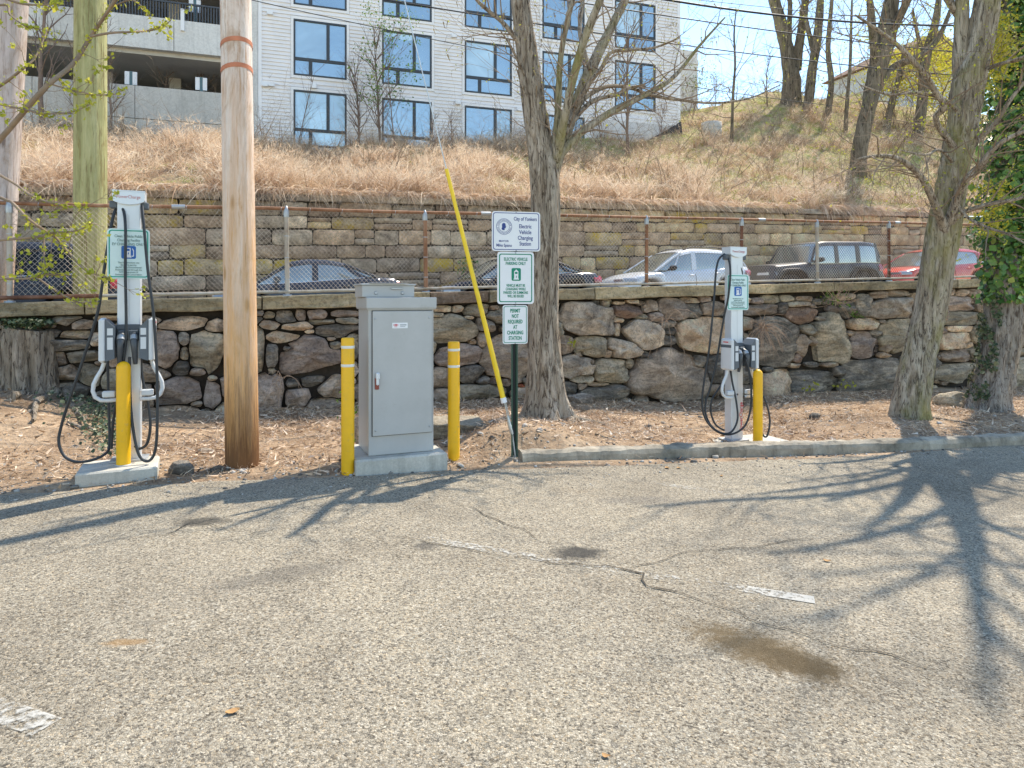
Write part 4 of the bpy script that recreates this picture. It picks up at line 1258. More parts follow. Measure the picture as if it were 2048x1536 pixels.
    for x in np.linspace(ra, rb, 16):
        wb, zt, wt, zr = sec_at(x)
        s1 = side(x, 0.86); half = [(s1[1]+0.012, s1[2]),(wt+0.012,zr-0.03),(wt-0.03,zr+0.008),(wt-0.14,zr+0.026),(wt*0.5,zr+0.036),(0,zr+0.040)]
        rows.append([S(x, y, z) for y, z in half]+[S(x, -y, z) for y, z in reversed(half[:-1])])
    n = len(rows[0])
    mb.add([q for r in rows for q in r], [(i*n+k, i*n+k+1, (i+1)*n+k+1, (i+1)*n+k) for i in range(len(rows)-1) for k in range(n-1)], 0, True)
    mb.build('roof', cfg.get('roofpaint', cfg['paint']), root)
    # pillars on both sides
    def patch(xb0, xb1, xt0, xt1, nm, mat):
        for sy in (1, -1):
            mb = MB(); vs = []; K = 6
            for k in range(K+1):
                v = k/K*0.93
                for a, b_ in ((xb0, xt0), (xb1, xt1)):
                    x = a+(b_-a)*v
                    q = side(x, v, 0.010); vs.append(S(q[0], sy*q[1], q[2])); q = side(x, v, -0.02); vs.append(S(q[0], sy*q[1], q[2]))
            fs = []
            for k in range(K):
                o = k*4
                for i, j in ((0,2),(2,3),(3,1),(1,0)):
                    fs.append((o+i, o+j, o+j+4, o+i+4))
            mb.add(vs, fs if sy < 0 else [tuple(reversed(f)) for f in fs]); mb.build(nm, mat, root)
    for pt in cfg['pillars']: patch(*pt[:4], 'pillar', pt[4] if len(pt) > 4 else cfg['paint'])
    # edges of windscreen and back window
    for sy in (1, -1):
        for a, b_ in ((rb-0.05, xf-0.02), (xr+0.02, ra+0.05)):
            mb = MB(); pl = []
            for x in np.linspace(a, b_, 8):
                q = side(x, 0.97, 0.0); pl.append(S(q[0], sy*(q[1]-0.01), q[2]+0.012))
            mb.tube(pl, 0.034, 6); mb.build('pillar', cfg['paint'], root)
        if cfg.get('chrome'):
            mb = MB(); mb.tube([S(*(lambda q: (q[0], sy*(q[1]+0.012), q[2]+0.018))(side(x, 0.0))) for x in np.linspace(xr+0.35, xf-0.25, 12)], 0.013, 5); mb.build('window_trim', M_CHROME, root)
        # seams, handles, mirrors
        for x in cfg['seams']:
            zt = I(top, x); mb = MB(); mb.tube([S(x+0.02, sy*(w_at(x)+0.001-(0.03 if v > 0.8 else 0)), zb0+0.1+(zt-zb0-0.13)*v) for v in (0,0.3,0.6,0.85)], 0.007, 4); mb.build('door_seam', M_CBLK, root)
            mb = MB(); mb.tube([S(x+0.08, sy*(w_at(x)+0.0), zt-0.17), S(x+0.10, sy*(w_at(x)+0.035), zt-0.165), S(x+0.24, sy*(w_at(x)+0.035), zt-0.16), S(x+0.26, sy*w_at(x), zt-0.16)], 0.014, 6); mb.build('door_handle', cfg.get('handle', cfg['paint']), root)
        xm = cfg['mirror']; zt = I(top, xm)
        mb = MB(); mb.tube([S(xm, sy*(w_at(xm)-0.10), zt+0.03), S(xm, sy*(w_at(xm)+0.05), zt+0.07), S(xm, sy*(w_at(xm)+0.08), zt+0.08), S(xm-0.02, sy*(w_at(xm)+0.22), zt+0.09)], [0.02,0.04,0.075,0.06], 8); mb.build('mirror', cfg.get('mirrorm', cfg['paint']), root)
        # lamps
        for nm, mt, (x0, x1, z0, z1), e in (('taillight', M_TAIL, cfg['tail'], -1), ('headlight', M_HEAD, cfg['head'], 1)):
            mb = MB(); K = 6; vs = []
            for k in range(K+1):
                x = x0+(x1-x0)*k/K; ww = w_at(x)
                for v, ww2 in ((0.0,0),(0.5,0.004),(1.0,-0.02)):
                    zq = z0+(z1-z0)*v; 
                    vs.append(S(x, sy*(ww+0.014+ww2-(0.07 if v == 1.0 else 0.0)), zq))
            fs = [(k*3+j, (k+1)*3+j, (k+1)*3+j+1, k*3+j+1) for k in range(K) for j in range(2)]
            mb.add(vs, fs if sy < 0 else [tuple(reversed(f)) for f in fs], 0, True)
            xe = e*(Lm/2+0.012)
            wq = w_at(Lm/2)
            mb.box(*[S(min(xe,xe-e*0.05), min(sy*(wq-0.42),sy*(wq-0.02)), z0+0.02), S(max(xe,xe-e*0.05), max(sy*(wq-0.42),sy*(wq-0.02)), z1-0.03)])
            mb.build(nm, mt, root)
    # wheels
    for wx in wxs:
        for sy in (1, -1):
            c = (wx*sx, sy*(hw0-0.13), zc*sz)
            M_ = Matrix.Translation(c) @ Matrix.Rotation(math.radians(90)*-sy, 4, 'X')
            m2 = MB(); m2.lathe([(wr_*0.60,-0.11),(wr_*0.93,-0.11),(wr_,-0.07),(wr_,0.07),(wr_*0.94,0.11),(wr_*0.66,0.115),(wr_*0.62,0.09)], 28)
            tyre = MB(); tyre.add([M_ @ Vector(v) for v in m2.v], m2.f, 0, True)
            wh = tyre.build('wheel', M_TYRE, root)
            m2 = MB(); m2.lathe([(wr_*0.64,0.03),(wr_*0.64,0.10),(wr_*0.58,0.10),(wr_*0.56,0.05),(0.02,0.055)], 28)
            for k in range(5):
                a = k*2*math.pi/5; d = Vector((math.cos(a), math.sin(a), 0)); s_ = Vector((-d.y, d.x, 0))
                q = [d*0.03+s_*0.04, d*0.03-s_*0.04, d*wr_*0.6-s_*0.025, d*wr_*0.6+s_*0.025]
                m2.add([p+Vector((0,0,0.10)) for p in q]+[p+Vector((0,0,0.055)) for p in q], [(0,1,2,3),(0,4,5,1),(1,5,6,2),(2,6,7,3),(3,7,4,0)])
            rm = MB(); rm.add([M_ @ Vector(v) for v in m2.v], m2.f, 0, False); rm.build('rim', cfg.get('rim', M_RIM), wh)
    # sill, grille and plate recess
    mb = MB()
    mb.box(S(-Lm/2+0.35,-hw0+0.06,zb0-0.03), S(Lm/2-0.35,hw0-0.06,zb0+0.03)); mb.build('underbody', M_CBLK, root)
    mb = MB(); mb.box(S(Lm/2-0.06,-0.45,0.42), S(Lm/2+0.016,0.45,0.60)); mb.build('grille', M_CBLK, root)
    mb = MB(); mb.box(S(-Lm/2-0.016,-0.27,0.62), S(-Lm/2+0.03,0.27,0.76)); mb.build('plate', M_WHITESIGN, root)
    if cfg.get('rails'):
        for sy in (1,-1):
            mb = MB(); pl = []
            for x in np.linspace(ra+0.25, rb-0.3, 8):
                wb, zt, wt, zr = sec_at(x); pl.append(S(x, sy*(wt-0.06), zr+0.075))
            pl[0] = (pl[0][0]-0.08, pl[0][1], pl[0][2]-0.06); pl[-1] = (pl[-1][0]+0.08, pl[-1][1], pl[-1][2]-0.06)
            mb.tube(pl, 0.016, 6); mb.build('roof_rail', M_CBLK if cfg['rails'] == 2 else M_CHROME, root)
    return root, S, w_at, side
SEDAN = dict(L=4.80, W=1.84, H=1.47, top=[(-2.40,0.70),(-2.39,0.94),(-2.32,1.00),(-1.6,1.03),(-1.0,1.00),(0.2,0.95),(1.0,0.93),(1.3,0.94),(1.9,0.85),(2.25,0.72),(2.36,0.58),(2.40,0.45)],
    roof=[(-1.75,1.03),(-1.3,1.22),(-0.9,1.37),(-0.45,1.45),(0.05,1.47),(0.45,1.42),(0.85,1.24),(1.38,0.95)], skin=(-0.95,0.52), wr=0.33, wheels=(1.45,-1.38),
    pillars=[(-1.75,-1.36,-1.0,-0.80),(-0.18,-0.02,-0.20,-0.06)], seams=(-0.10,-1.05), mirror=0.88, tail=(-2.385,-2.08,0.74,0.92), head=(2.37,1.95,0.61,0.76), chrome=1)
def cfg_of(base, **k):
    c = dict(base); c.update(k); return c
HATCH = dict(L=4.45, W=1.80, H=1.58, top=[(-2.22,0.70),(-2.21,1.00),(-2.12,1.06),(-1.5,1.06),(0.2,0.99),(0.85,0.96),(1.10,0.97),(1.65,0.90),(2.05,0.77),(2.18,0.62),(2.22,0.45)],
    roof=[(-2.10,1.06),(-1.88,1.30),(-1.66,1.46),(-1.2,1.54),(-0.5,1.58),(-0.1,1.565),(0.22,1.50),(0.60,1.31),(1.18,0.98)], skin=(-1.75,0.26), wr=0.335, wheels=(1.36,-1.28),
    pillars=[(-2.08,-1.52,-1.62,-1.34),(-0.22,-0.06,-0.28,-0.14),(0.62,0.70,0.24,0.30)], seams=(-0.14,-1.02), mirror=0.78, tail=(-2.20,-1.95,0.80,0.98), head=(2.19,1.86,0.70,0.82))
BIGSUV = dict(L=4.9, W=1.95, H=1.75, top=[(-2.45,0.75),(-2.44,1.08),(-2.36,1.14),(-1.6,1.14),(0.3,1.10),(1.0,1.08),(1.35,1.08),(2.0,1.02),(2.3,0.9),(2.42,0.7),(2.45,0.5)],
    roof=[(-2.30,1.14),(-2.12,1.40),(-1.92,1.62),(-1.4,1.72),(-0.4,1.75),(0.2,1.73),(0.6,1.62),(1.0,1.38),(1.45,1.09)], skin=(-1.96,0.62), wr=0.37, wheels=(1.5,-1.45),
    pillars=[(-2.28,-1.80,-1.90,-1.60),(-1.05,-0.92,-1.05,-0.95),(-0.1,0.05,-0.12,0.02)], seams=(0.0,-1.0), mirror=1.0, tail=(-2.43,-2.25,0.85,1.06), head=(2.40,1.9,0.74,0.95), chrome=1, zb=0.28)
JEEP = dict(L=4.60, W=1.78, H=1.83, top=[(-2.20,0.70),(-2.19,1.16),(-1.0,1.17),(0.4,1.17),(0.62,1.17),(0.80,1.18),(1.9,1.12),(2.02,1.08),(2.06,0.95),(2.08,0.60),(2.3,0.55)],
    roof=[(-2.16,1.18),(-2.10,1.55),(-2.02,1.78),(-1.6,1.82),(0.0,1.83),(0.30,1.80),(0.42,1.70),(0.68,1.18)], skin=(-2.05,0.34), wr=0.41, wheels=(1.45,-1.40), nose=0.05, tumb=0.05, lean=0.55, zb=0.48,
    pillars=[(-2.16,-2.0,-2.05,-1.97),(-1.30,-1.12,-1.30,-1.14),(-0.42,-0.26,-0.42,-0.28),(0.48,0.62,0.30,0.36)], seams=(-0.34,-1.2), mirror=0.50, tail=(-2.19,-2.02,0.85,1.10), head=(2.055,2.02,0.80,0.93))
CD = 5.9
blue_gun = paint('gunmetal_blue_paint', (0.036,0.039,0.046)); blk = paint('black_paint', (0.014,0.015,0.018)); silv = paint('pale_silver_blue_paint', (0.72,0.72,0.72), 0.3, 0.1)
redp = paint('red_paint', (0.66,0.05,0.035), 0.25, 0.05); navy = paint('navy_paint', (0.011,0.016,0.028), 0.5, 0.0, 0.0); jblk = paint('charcoal_black_paint', (0.026,0.024,0.024), 0.4, 0.0, 0.15)
make_car(428, 805, CD, 655, 522, cfg_of(SEDAN, paint=blue_gun), 'dark blue-grey sedan with red taillight parked behind the grey cabinet')
make_car(880, 1208, CD, 1085, 515, cfg_of(SEDAN, paint=blk), 'glossy black sedan parked behind the signs and the middle tree')
make_car(1238, 1506, CD, 1400, 501, cfg_of(HATCH, paint=silv, rails=2, mirrorm=M_CBLK, rim=M_RIMD), 'pale silver hatchback with roof rails parked behind the far charger')
jeep, JS, jw, jside = make_car(1522, 1768, CD, 1715, 487, cfg_of(JEEP, paint=jblk, roofpaint=jblk, rim=M_RIMD, mirrorm=M_CBLK), 'black boxy off-road car with square windows and flared arches')
for sy in (1,-1):
    for wx in (1.45,-1.40):
        pl = []
        for a in np.linspace(math.radians(8), math.radians(172), 12):
            sq = min(1.0, 0.9/max(abs(math.cos(a)), abs(math.sin(a))))
            pl.append(JS(wx+0.60*sq*math.cos(a)*1.05, sy*(0.90), 0.45+0.56*sq*math.sin(a)))
        mb = MB(); mb.tube(pl, 0.055, 8); mb.build('fender_flare', M_CBLK, jeep)
mb = MB(); m2 = MB(); m2.lathe([(0.05,-0.11),(0.36,-0.11),(0.39,-0.06),(0.39,0.06),(0.36,0.11),(0.2,0.115),(0.05,0.08)], 24)
Mj = Matrix.Translation(JS(-2.36, 0.1, 1.02)) @ Matrix.Rotation(math.radians(90), 4, 'Y'); mb.add([Mj @ Vector(v) for v in m2.v], m2.f, 0, True); mb.build('spare_wheel', M_TYRE, jeep)
make_car(1788, 1992, CD, 1925, 499, cfg_of(HATCH, paint=redp, mirrorm=redp, rim=M_RIMD), 'bright red hatchback parked beside the ivy-covered tree')
make_car(-330, 247, CD, 90, 490, cfg_of(BIGSUV, paint=navy, glass=M_TINT), 'dark navy SUV parked behind the green-tinted pole')
# ------------------------------------------------------------------ cabinet, bollards, chargers, signs
M_CAB = plain('grey_cabinet_paint', (0.42,0.42,0.405), 0.42, 0.05, 0.45, 0.07, 3, bstr=0.05, dirt=((0.33,0.32,0.29), 4.5, 0.60))
M_CABD = plain('dark_gasket', (0.10,0.105,0.11), 0.7, 0, 0.3, 0.1, 5)
M_STRIPE = plain('reflective_stripe', (0.72,0.70,0.62), 0.4, 0, 0.5, 0.05, 20)
M_REDPL = plain('red_brown_plastic', (0.25,0.06,0.04), 0.5, 0, 0.4, 0.1, 10)
M_ALU = plain('brushed_aluminium', (0.62,0.65,0.675), 0.38, 0.25, 0.5, 0.05, 3)
M_ALUD = plain('aluminium_painted_shade', (0.55,0.58,0.60), 0.4, 0.3, 0.5, 0.05, 3)  # shaded tone of the brushed aluminium, painted as a colour
M_SHELL = plain('light_grey_plastic', (0.60,0.615,0.62), 0.45, 0, 0.4, 0.04, 4)
M_CASE = plain('slate_plastic', (0.10,0.115,0.13), 0.5, 0, 0.4, 0.08, 6)
M_HOSE = plain('black_charging_cable', (0.030,0.033,0.036), 0.5, 0, 0.4, 0.15, 8)
M_NOZ = plain('nozzle_grey', (0.055,0.06,0.066), 0.4, 0, 0.5, 0.1, 9)
M_REDT = plain('red_print', (0.55,0.04,0.05), 0.6, 0, 0.3, 0.03, 6)
M_REDF = plain('faded_red_print', (0.56,0.22,0.22), 0.6, 0, 0.3, 0.03, 6)
M_GRNT = plain('green_print', (0.012,0.22,0.13), 0.55, 0, 0.3, 0.05, 6)
M_TEALB = plain('teal_green_border', (0.03,0.33,0.24), 0.55, 0, 0.3, 0.05, 6)
M_BLUT = plain('navy_print', (0.035,0.06,0.22), 0.55, 0, 0.3, 0.05, 6)
M_BLUI = plain('blue_print', (0.03,0.13,0.40), 0.5, 0, 0.3, 0.05, 6)
M_GRYT = plain('grey_green_print', (0.17,0.27,0.25), 0.6, 0, 0.3, 0.05, 6)
M_SIGNW = plain('white_sign_face', (0.74,0.745,0.745), 0.4, 0, 0.5, 0.03, 4)
M_SIGNM = plain('mint_white_sign_face', (0.62,0.76,0.73), 0.4, 0, 0.5, 0.03, 4)
M_UCH = plain('dark_green_post', (0.035,0.075,0.05), 0.5, 0.1, 0.45, 0.15, 10, dirt=((0.20,0.18,0.14), 12, 0.66))
M_RUBBER = plain('black_rubber', (0.02,0.021,0.022), 0.6, 0, 0.3, 0.1, 8)

def bevel_box(mb, lo, hi, r=0.012, mat=0, M=None):
    """box with rounded vertical edges and eased top and bottom"""
    x0,y0,z0 = lo; x1,y1,z1 = hi
    cx, cy = (x0+x1)/2, (y0+y1)/2; w, d = x1-x0, y1-y0
    prof = [(r,z0),(0,z0+r),(0,z1-r),(r,z1)]
    rings = []
    for ins, z in prof:
        ww, dd = w-2*ins, d-2*ins
        rr = max(0.002, r-ins*0.5)
        rings.append([(cx+p[0], cy+p[1], z) for p in rrect(ww, dd, min(rr, ww/2.01, dd/2.01), 3)])
    n = len(rings[0]); v = [q for k in rings for q in k]
    if M is not None: v = [M @ Vector(q) for q in v]
    mb.add(v, [(i*n+k, i*n+(k+1) % n, (i+1)*n+(k+1) % n, (i+1)*n+k) for i in range(3) for k in range(n)], mat, False)
    mb.add(v[:n], [tuple(range(n-1,-1,-1))], mat); mb.add(v[3*n:], [tuple(range(n))], mat)

# --- cabinet
zc0 = 0.125
cl = Vector((-1.306, 6.21, 0))
cabinet = empty('electrical_cabinet', (cl.x, cl.y, 0), WANG, label='tall grey electrical cabinet with a single door on a concrete plinth', cat='cabinet')
CW, CD_, CH = 0.613, 0.50, 1.47
mb = MB(); bevel_box(mb, (0,0.0,zc0+0.002), (CW,CD_,CH), 0.006); mb.build('body', M_CAB, cabinet)
mb = MB(); bevel_box(mb, (-0.022,-0.030,CH+0.002), (CW+0.022,CD_+0.02,CH+0.105), 0.006); mb.box((-0.015,-0.022,CH-0.006),(CW+0.015,CD_+0.012,CH+0.0015)); mb.build('hood', M_CAB, cabinet)
dr = MB(); bevel_box(dr, (0.035,-0.026,zc0+0.185), (CW-0.022,-0.003,CH-0.022), 0.004); door = dr.build('door', M_CAB, cabinet)
mb = MB(); mb.box((0.028,-0.0028,zc0+0.178),(CW-0.015,-0.0012,CH-0.016)); mb.build('gasket', M_CABD, cabinet)
for x, z in ((0.055,CH-0.09),(CW-0.05,CH-0.085),(0.06,zc0+0.235),(CW-0.045,zc0+0.24)):
    mb = MB(); Mx = Matrix.Translation((x,-0.026,z)) @ Matrix.Rotation(math.radians(90), 4, 'X'); t_ = MB(); t_.lathe([(0.009,0),(0.008,0.004),(0.003,0.006)], 10); mb.add([Mx @ Vector(v) for v in t_.v], t_.f, 0, True); mb.build('rivet', M_GALV, door)
mb = MB(); bevel_box(mb, (0.052,-0.040,0.735), (0.090,-0.0262,0.845), 0.006); mb.build('lock_plate', M_REDPL, door)
mb = MB(); bevel_box(mb, (0.060,-0.064,0.775), (0.086,-0.0402,0.875), 0.008); bevel_box(mb, (0.056,-0.070,0.83),(0.092,-0.041,0.89), 0.008); mb.build('handle', M_ALU, door)
mb = MB(); mb.prism(rrect(0.145, 0.052, 0.004, 2, 0.285, CH-0.155), -0.0275, -0.0265); lab = mb.build('sticker', M_SIGNW, door)
mb = MB()
for k, (x, h) in enumerate(((0.228,0.010),(0.240,0.018),(0.252,0.018),(0.264,0.010))): mb.prism(rrect(0.009, h, 0.002, 2, x, CH-0.150), -0.0285, -0.0276)
mb.prism(rrect(0.03, 0.004, 0.001, 1, 0.246, CH-0.167), -0.0285, -0.0276); mb.build('logo', M_REDT, lab)
mb = MB(); mb.prism(rrect(0.062, 0.006, 0.002, 1, 0.315, CH-0.150), -0.0285, -0.0276); mb.prism(rrect(0.05, 0.003, 0.001, 1, 0.309, CH-0.165), -0.0285, -0.0276); mb.build('print', M_CABD, lab)
mb = MB(); bevel_box(mb, (-0.045,0.06,CH+0.107), (CW-0.17,CD_-0.06,CH+0.215), 0.004); tb = mb.build('top_box', M_CAB, cabinet)
mb = MB(); bevel_box(mb, (-0.057,0.046,CH+0.2155), (CW-0.158,CD_-0.05,CH+0.232), 0.003); bevel_box(mb, (0.02,0.02,CH+0.2325),(0.36,0.2,CH+0.238),0.002); mb.build('lid', M_CAB, tb)
for x in (0.08, 0.33):
    mb = MB(); Mx = Matrix.Translation((x,0.06,CH+0.145)) @ Matrix.Rotation(math.radians(90), 4, 'X'); t_ = MB(); t_.lathe([(0.017,0),(0.017,0.006),(0.010,0.009)], 12); mb.add([Mx @ Vector(v) for v in t_.v], t_.f, 0, True); mb.build('bolt', M_GALV, tb)
mb = MB(); bevel_box(mb, (0.22,0.044,CH+0.176), (0.33,0.0585,CH+0.199), 0.004); mb.build('hasp', M_GALV, tb)
pl = empty('cabinet_plinth', (cl.x, cl.y, 0), WANG, label='stained concrete plinth under the grey cabinet', cat='plinth')
mb = MB(); bevel_box(mb, (-0.135,-0.115,-0.08), (CW+0.105,CD_+0.10,zc0), 0.016); mb.build('slab', M_PAD, pl)
# --- bollards
def bollard(base, r, h, label, stripes, dome, group=None):
    o = empty('bollard', base, 0, label=label, cat='bollard', group=group)
    prof = [(r,-0.06),(r,h-dome)]
    for k in range(1, 7):
        a = k/6*math.pi/2; prof.append((max(0.002, r*math.cos(a) if dome > r*0.8 else r-(1-math.cos(a))*r*0.95*1), h-dome+dome*math.sin(a)))
    mb = MB(); mb.lathe(prof, 28); mb.build('post_sleeve', M_YEL, o)
    for z in stripes:
        mb = MB(); mb.lathe([(r+0.0012,z),(r+0.0018,z+0.002),(r+0.0018,z+0.016),(r+0.0012,z+0.018)], 28); mb.build('reflective_band', M_STRIPE, o)
    return o
def flat_prof(r, h): return [(r,-0.06),(r,h-0.022),(r*0.96,h-0.010),(r*0.86,h-0.003),(0.002,h)]
def cab_bollard(px, py, r, h, label):
    g = G(px, py, 0, lambda x, y: zg(x)-0.005)
    o = empty('bollard', g+Vector((0,r,0)), 0, label=label, cat='bollard', group=None)
    mb = MB(); mb.lathe(flat_prof(r, h), 28); mb.build('post_sleeve', M_YEL, o)
    for f in (0.070, 0.205):
        z = h*(1-f)
        mb = MB(); mb.lathe([(r+0.0012,z-0.012),(r+0.0022,z-0.010),(r+0.0022,z+0.010),(r+0.0012,z+0.012)], 28); mb.build('reflective_band', M_STRIPE, o)
    return o
cab_bollard(692.5, 950, 0.058, 1.22, 'yellow bollard with two pale stripes at the door-handle side of the grey cabinet')
cab_bollard(906.5, 928, 0.058, 1.185, 'yellow bollard with two pale stripes between the grey cabinet and the sign post')

# --- chargers
def icon_pump(parent, cx, cz, w, h, y, blue):
    mb = MB(); mb.prism(rrect(w, h, w*0.12, 3, cx, cz), y-0.001, y); ic = mb.build('pump_icon', blue, parent); 
    return ic
def charger(root, sign):
    p = MB(); bevel_box(p, (-0.0925,-0.06,0.0), (0.0925,0.07,2.34), 0.012); p.build('pedestal', M_ALU, root)
    g = MB(); g.box((-0.004,-0.0618,0.05),(0.004,-0.0603,2.2)); g.build('groove_shade', M_ALUD, root)  # raised strip, its darker tone painted as the shade of a recess
    f = MB(); bevel_box(f, (-0.15,-0.11,0.0), (0.15,0.12,0.018), 0.004); f.build('foot_plate', M_GALV, root)
    hp = [(-0.128,2.335),(-0.118,2.322),(-0.066,2.300),(0.0,2.293),(0.066,2.300),(0.118,2.322),(0.128,2.335),(0.128,2.41),(-0.128,2.41)]
    h = MB(); h.prism(hp, -0.085, 0.075); hd = h.build('head', M_ALU, root)
    h = MB(); h.box((-0.130,-0.087,2.411),(0.130,0.077,2.421)); h.build('head_cap', M_ALU, hd)
    text_mesh('lettering', 'PowerCharge', 0.040, M_REDF, hd, (0,-0.0865,2.362), 0.85, bold=0.0)
    for sx in (-1, 1):
        c = MB(); bevel_box(c, (sx*0.125-0.03,-0.045,2.262), (sx*0.125+0.03,0.035,2.325), 0.008); c.build('cable_guide', M_CASE, root)
        # station: dark case that tapers to the post, pale front shell facing outwards
        s_ = MB()
        poly = [(sx*0.095,0.93),(sx*0.165,0.905),(sx*0.165,1.275),(sx*0.095,1.205)]
        if sx < 0: poly = poly[::-1]
        s_.prism(poly, -0.20, -0.01); st_ = s_.build('station_case', M_CASE, root)
        s_ = MB(); bevel_box(s_, (min(sx*0.167,sx*0.217),-0.21,0.895), (max(sx*0.167,sx*0.217),0.0,1.285), 0.020); sh = s_.build('front_shell', M_SHELL, root)
        d = MB(); xx = sx*0.2185; d.box((min(xx,xx-sx*0.004),-0.20,1.175),(max(xx,xx-sx*0.004),-0.01,1.210)); d.build('display_strip', M_CASE, sh)
        d = MB(); d.box((min(xx,xx-sx*0.003),-0.15,1.235),(max(xx,xx-sx*0.003),-0.06,1.248)); d.build('red_mark', M_REDT, sh)
        for z0, z1 in ((1.135,1.195),(1.01,1.115)):
            d = MB(); v0 = 0.106; v1 = 0.150; d.box((min(sx*v0,sx*v1),-0.2020,z0),(max(sx*v0,sx*v1),-0.2002,z1)); d.build('data_label', M_SHELL, st_)
        # hook arm
        pts = []
        base = [(0.185,0.893),(0.205,0.83),(0.240,0.765),(0.266,0.705),(0.272,0.645),(0.254,0.590),(0.215,0.562),(0.165,0.556),(0.095,0.558)]
        h_ = MB(); h_.tube([(sx*x, -0.10, z) for x, z in base], 0.0175, 10); h_.build('cable_hook', M_SHELL, root)
        h_ = MB(); bevel_box(h_, (min(sx*0.10,sx*0.20),-0.125,0.585), (max(sx*0.10,sx*0.20),-0.075,0.640), 0.008); h_.build('hook_bracket', M_SHELL, root)
        # holster and nozzle
        b_ = MB(); bevel_box(b_, (sx*0.043-0.038,-0.115,1.075), (sx*0.043+0.038,-0.061,1.175), 0.008); b_.build('holster', M_CASE, root)
        nz = MB(); nz.tube([(sx*0.050,-0.105,1.135),(sx*0.050,-0.150,1.120),(sx*0.052,-0.175,1.075),(sx*0.056,-0.178,1.01),(sx*0.060,-0.165,0.93),(sx*0.062,-0.155,0.875)], [0.027,0.030,0.031,0.025,0.022,0.017], 12); nz.build('nozzle', M_NOZ, root)
        cpl = MB(); cpl.tube([(sx*0.050,-0.148,1.125),(sx*0.051,-0.168,1.09)], [0.033,0.034], 12); cpl.build('nozzle_collar', M_GALV, root)
    b_ = MB(); bevel_box(b_, (-0.095,-0.075,1.176),(0.095,-0.0605,1.225), 0.004); b_.build('holster_bar', M_CASE, root)
    # notice
    m_ = MB(); m_.prism(rrect(0.335, 0.445, 0.030, 5, 0, 1.855), -0.072, -0.069); sg = m_.build('notice', M_SIGNM, root)
    o_ = rrect(0.312, 0.422, 0.024, 5, 0, 1.855); i_ = rrect(0.292, 0.402, 0.018, 5, 0, 1.855); n = len(o_)
    m_ = MB(); m_.add([(x,-0.0733,z) for x, z in o_]+[(x,-0.0733,z) for x, z in i_], [(k, (k+1) % n, (k+1) % n+n, k+n) for k in range(n)]); m_.build('border', M_TEALB, sg)
    y = -0.0737
    text_mesh('lettering', 'Clean Vehicle Public\nCharging Facility\nEV CHARGING ONLY', 0.034, M_GRYT, sg, (0,y,1.975), 0.80, spacing=1.05)
    text_mesh('fine_print', 'This infrastructure was\nfunded in part by\nthe NY State Environmental\nProtection Fund through the\nNYS Department of\nEnvironmental Conservation', 0.021, M_GRYT, sg, (0,y,1.722), 0.86, spacing=1.02)
    m_ = MB(); m_.prism(rrect(0.115,0.115,0.014,3,0.0,1.868), -0.0742, -0.0732); ic = m_.build('pump_icon', M_BLUI, sg)
    m_ = MB(); m_.prism([(-0.030,1.822),(0.022,1.822),(0.022,1.834),(0.016,1.834),(0.016,1.908),(-0.024,1.908),(-0.024,1.834),(-0.030,1.834)], -0.0750,-0.0743)
    m_.prism([(0.022,1.840),(0.030,1.828),(0.042,1.834),(0.042,1.885),(0.030,1.905),(0.027,1.900),(0.036,1.880),(0.036,1.842),(0.030,1.836),(0.026,1.842)], -0.0750,-0.0743); m_.build('pump_figure', M_SIGNW, ic)
    m_ = MB(); m_.prism([(-0.015,1.880),(0.008,1.880),(0.008,1.900),(-0.015,1.900)], -0.0756,-0.0751); m_.prism([(-0.008,1.850),(0.0,1.850),(0.004,1.866),(-0.004,1.866)], -0.0756,-0.0751); m_.build('pump_window', M_BLUI, ic)
    return root
M_PADC = M_PAD
# left charger
cbl = Vector((-3.455, 6.17, 0.108))
pad1 = empty('charger_pad', (-3.62, 5.65, 0), math.radians(25), label='raised concrete pad under the near charger', cat='concrete pad')
mb = MB(); bevel_box(mb, (0,0,-0.09), (0.608,0.49,0.108), 0.014); mb.build('slab', M_PAD, pad1)
ch1 = empty('charging_station', cbl, WANG, label='dual electric vehicle charger with hanging black cables on the raised pad beside the tree stump', cat='EV charger')
charger(ch1, None)
# right charger: copy of the whole unit
cbr = Vector((2.79, 8.58, dirt_z(2.79, 8.58)+0.02))
ch2 = copy_tree(ch1)
ch2.location = cbr; ch2.name = 'charging_station.001'
ch2['label'] = 'dual electric vehicle charger behind the kerb with red lettering down its post'
tx = text_mesh('lettering', 'PowerCharge', 0.068, M_REDT, ch2, (0.060,-0.0612,0.30), 0.95, rot=(math.radians(90), math.radians(-90), 0))
for x in (0.0,):
    mb = MB(); mb.lathe([(0.013,0),(0.013,0.004),(0.004,0.005)], 12); o = mb.build('bolt_hole', M_CABD, ch2, loc=(0.0,-0.0605,0.58)); o.rotation_euler = (math.radians(90),0,0)
pad2 = empty('charger_pad', (cbr.x, cbr.y, cbr.z-0.02), WANG, label='flat concrete pad under the far charger behind the kerb', cat='concrete pad')
mb = MB(); bevel_box(mb, (-0.36,-0.55,-0.12), (0.62,0.22,0.018), 0.008); mb.build('slab', M_PAD, pad2)
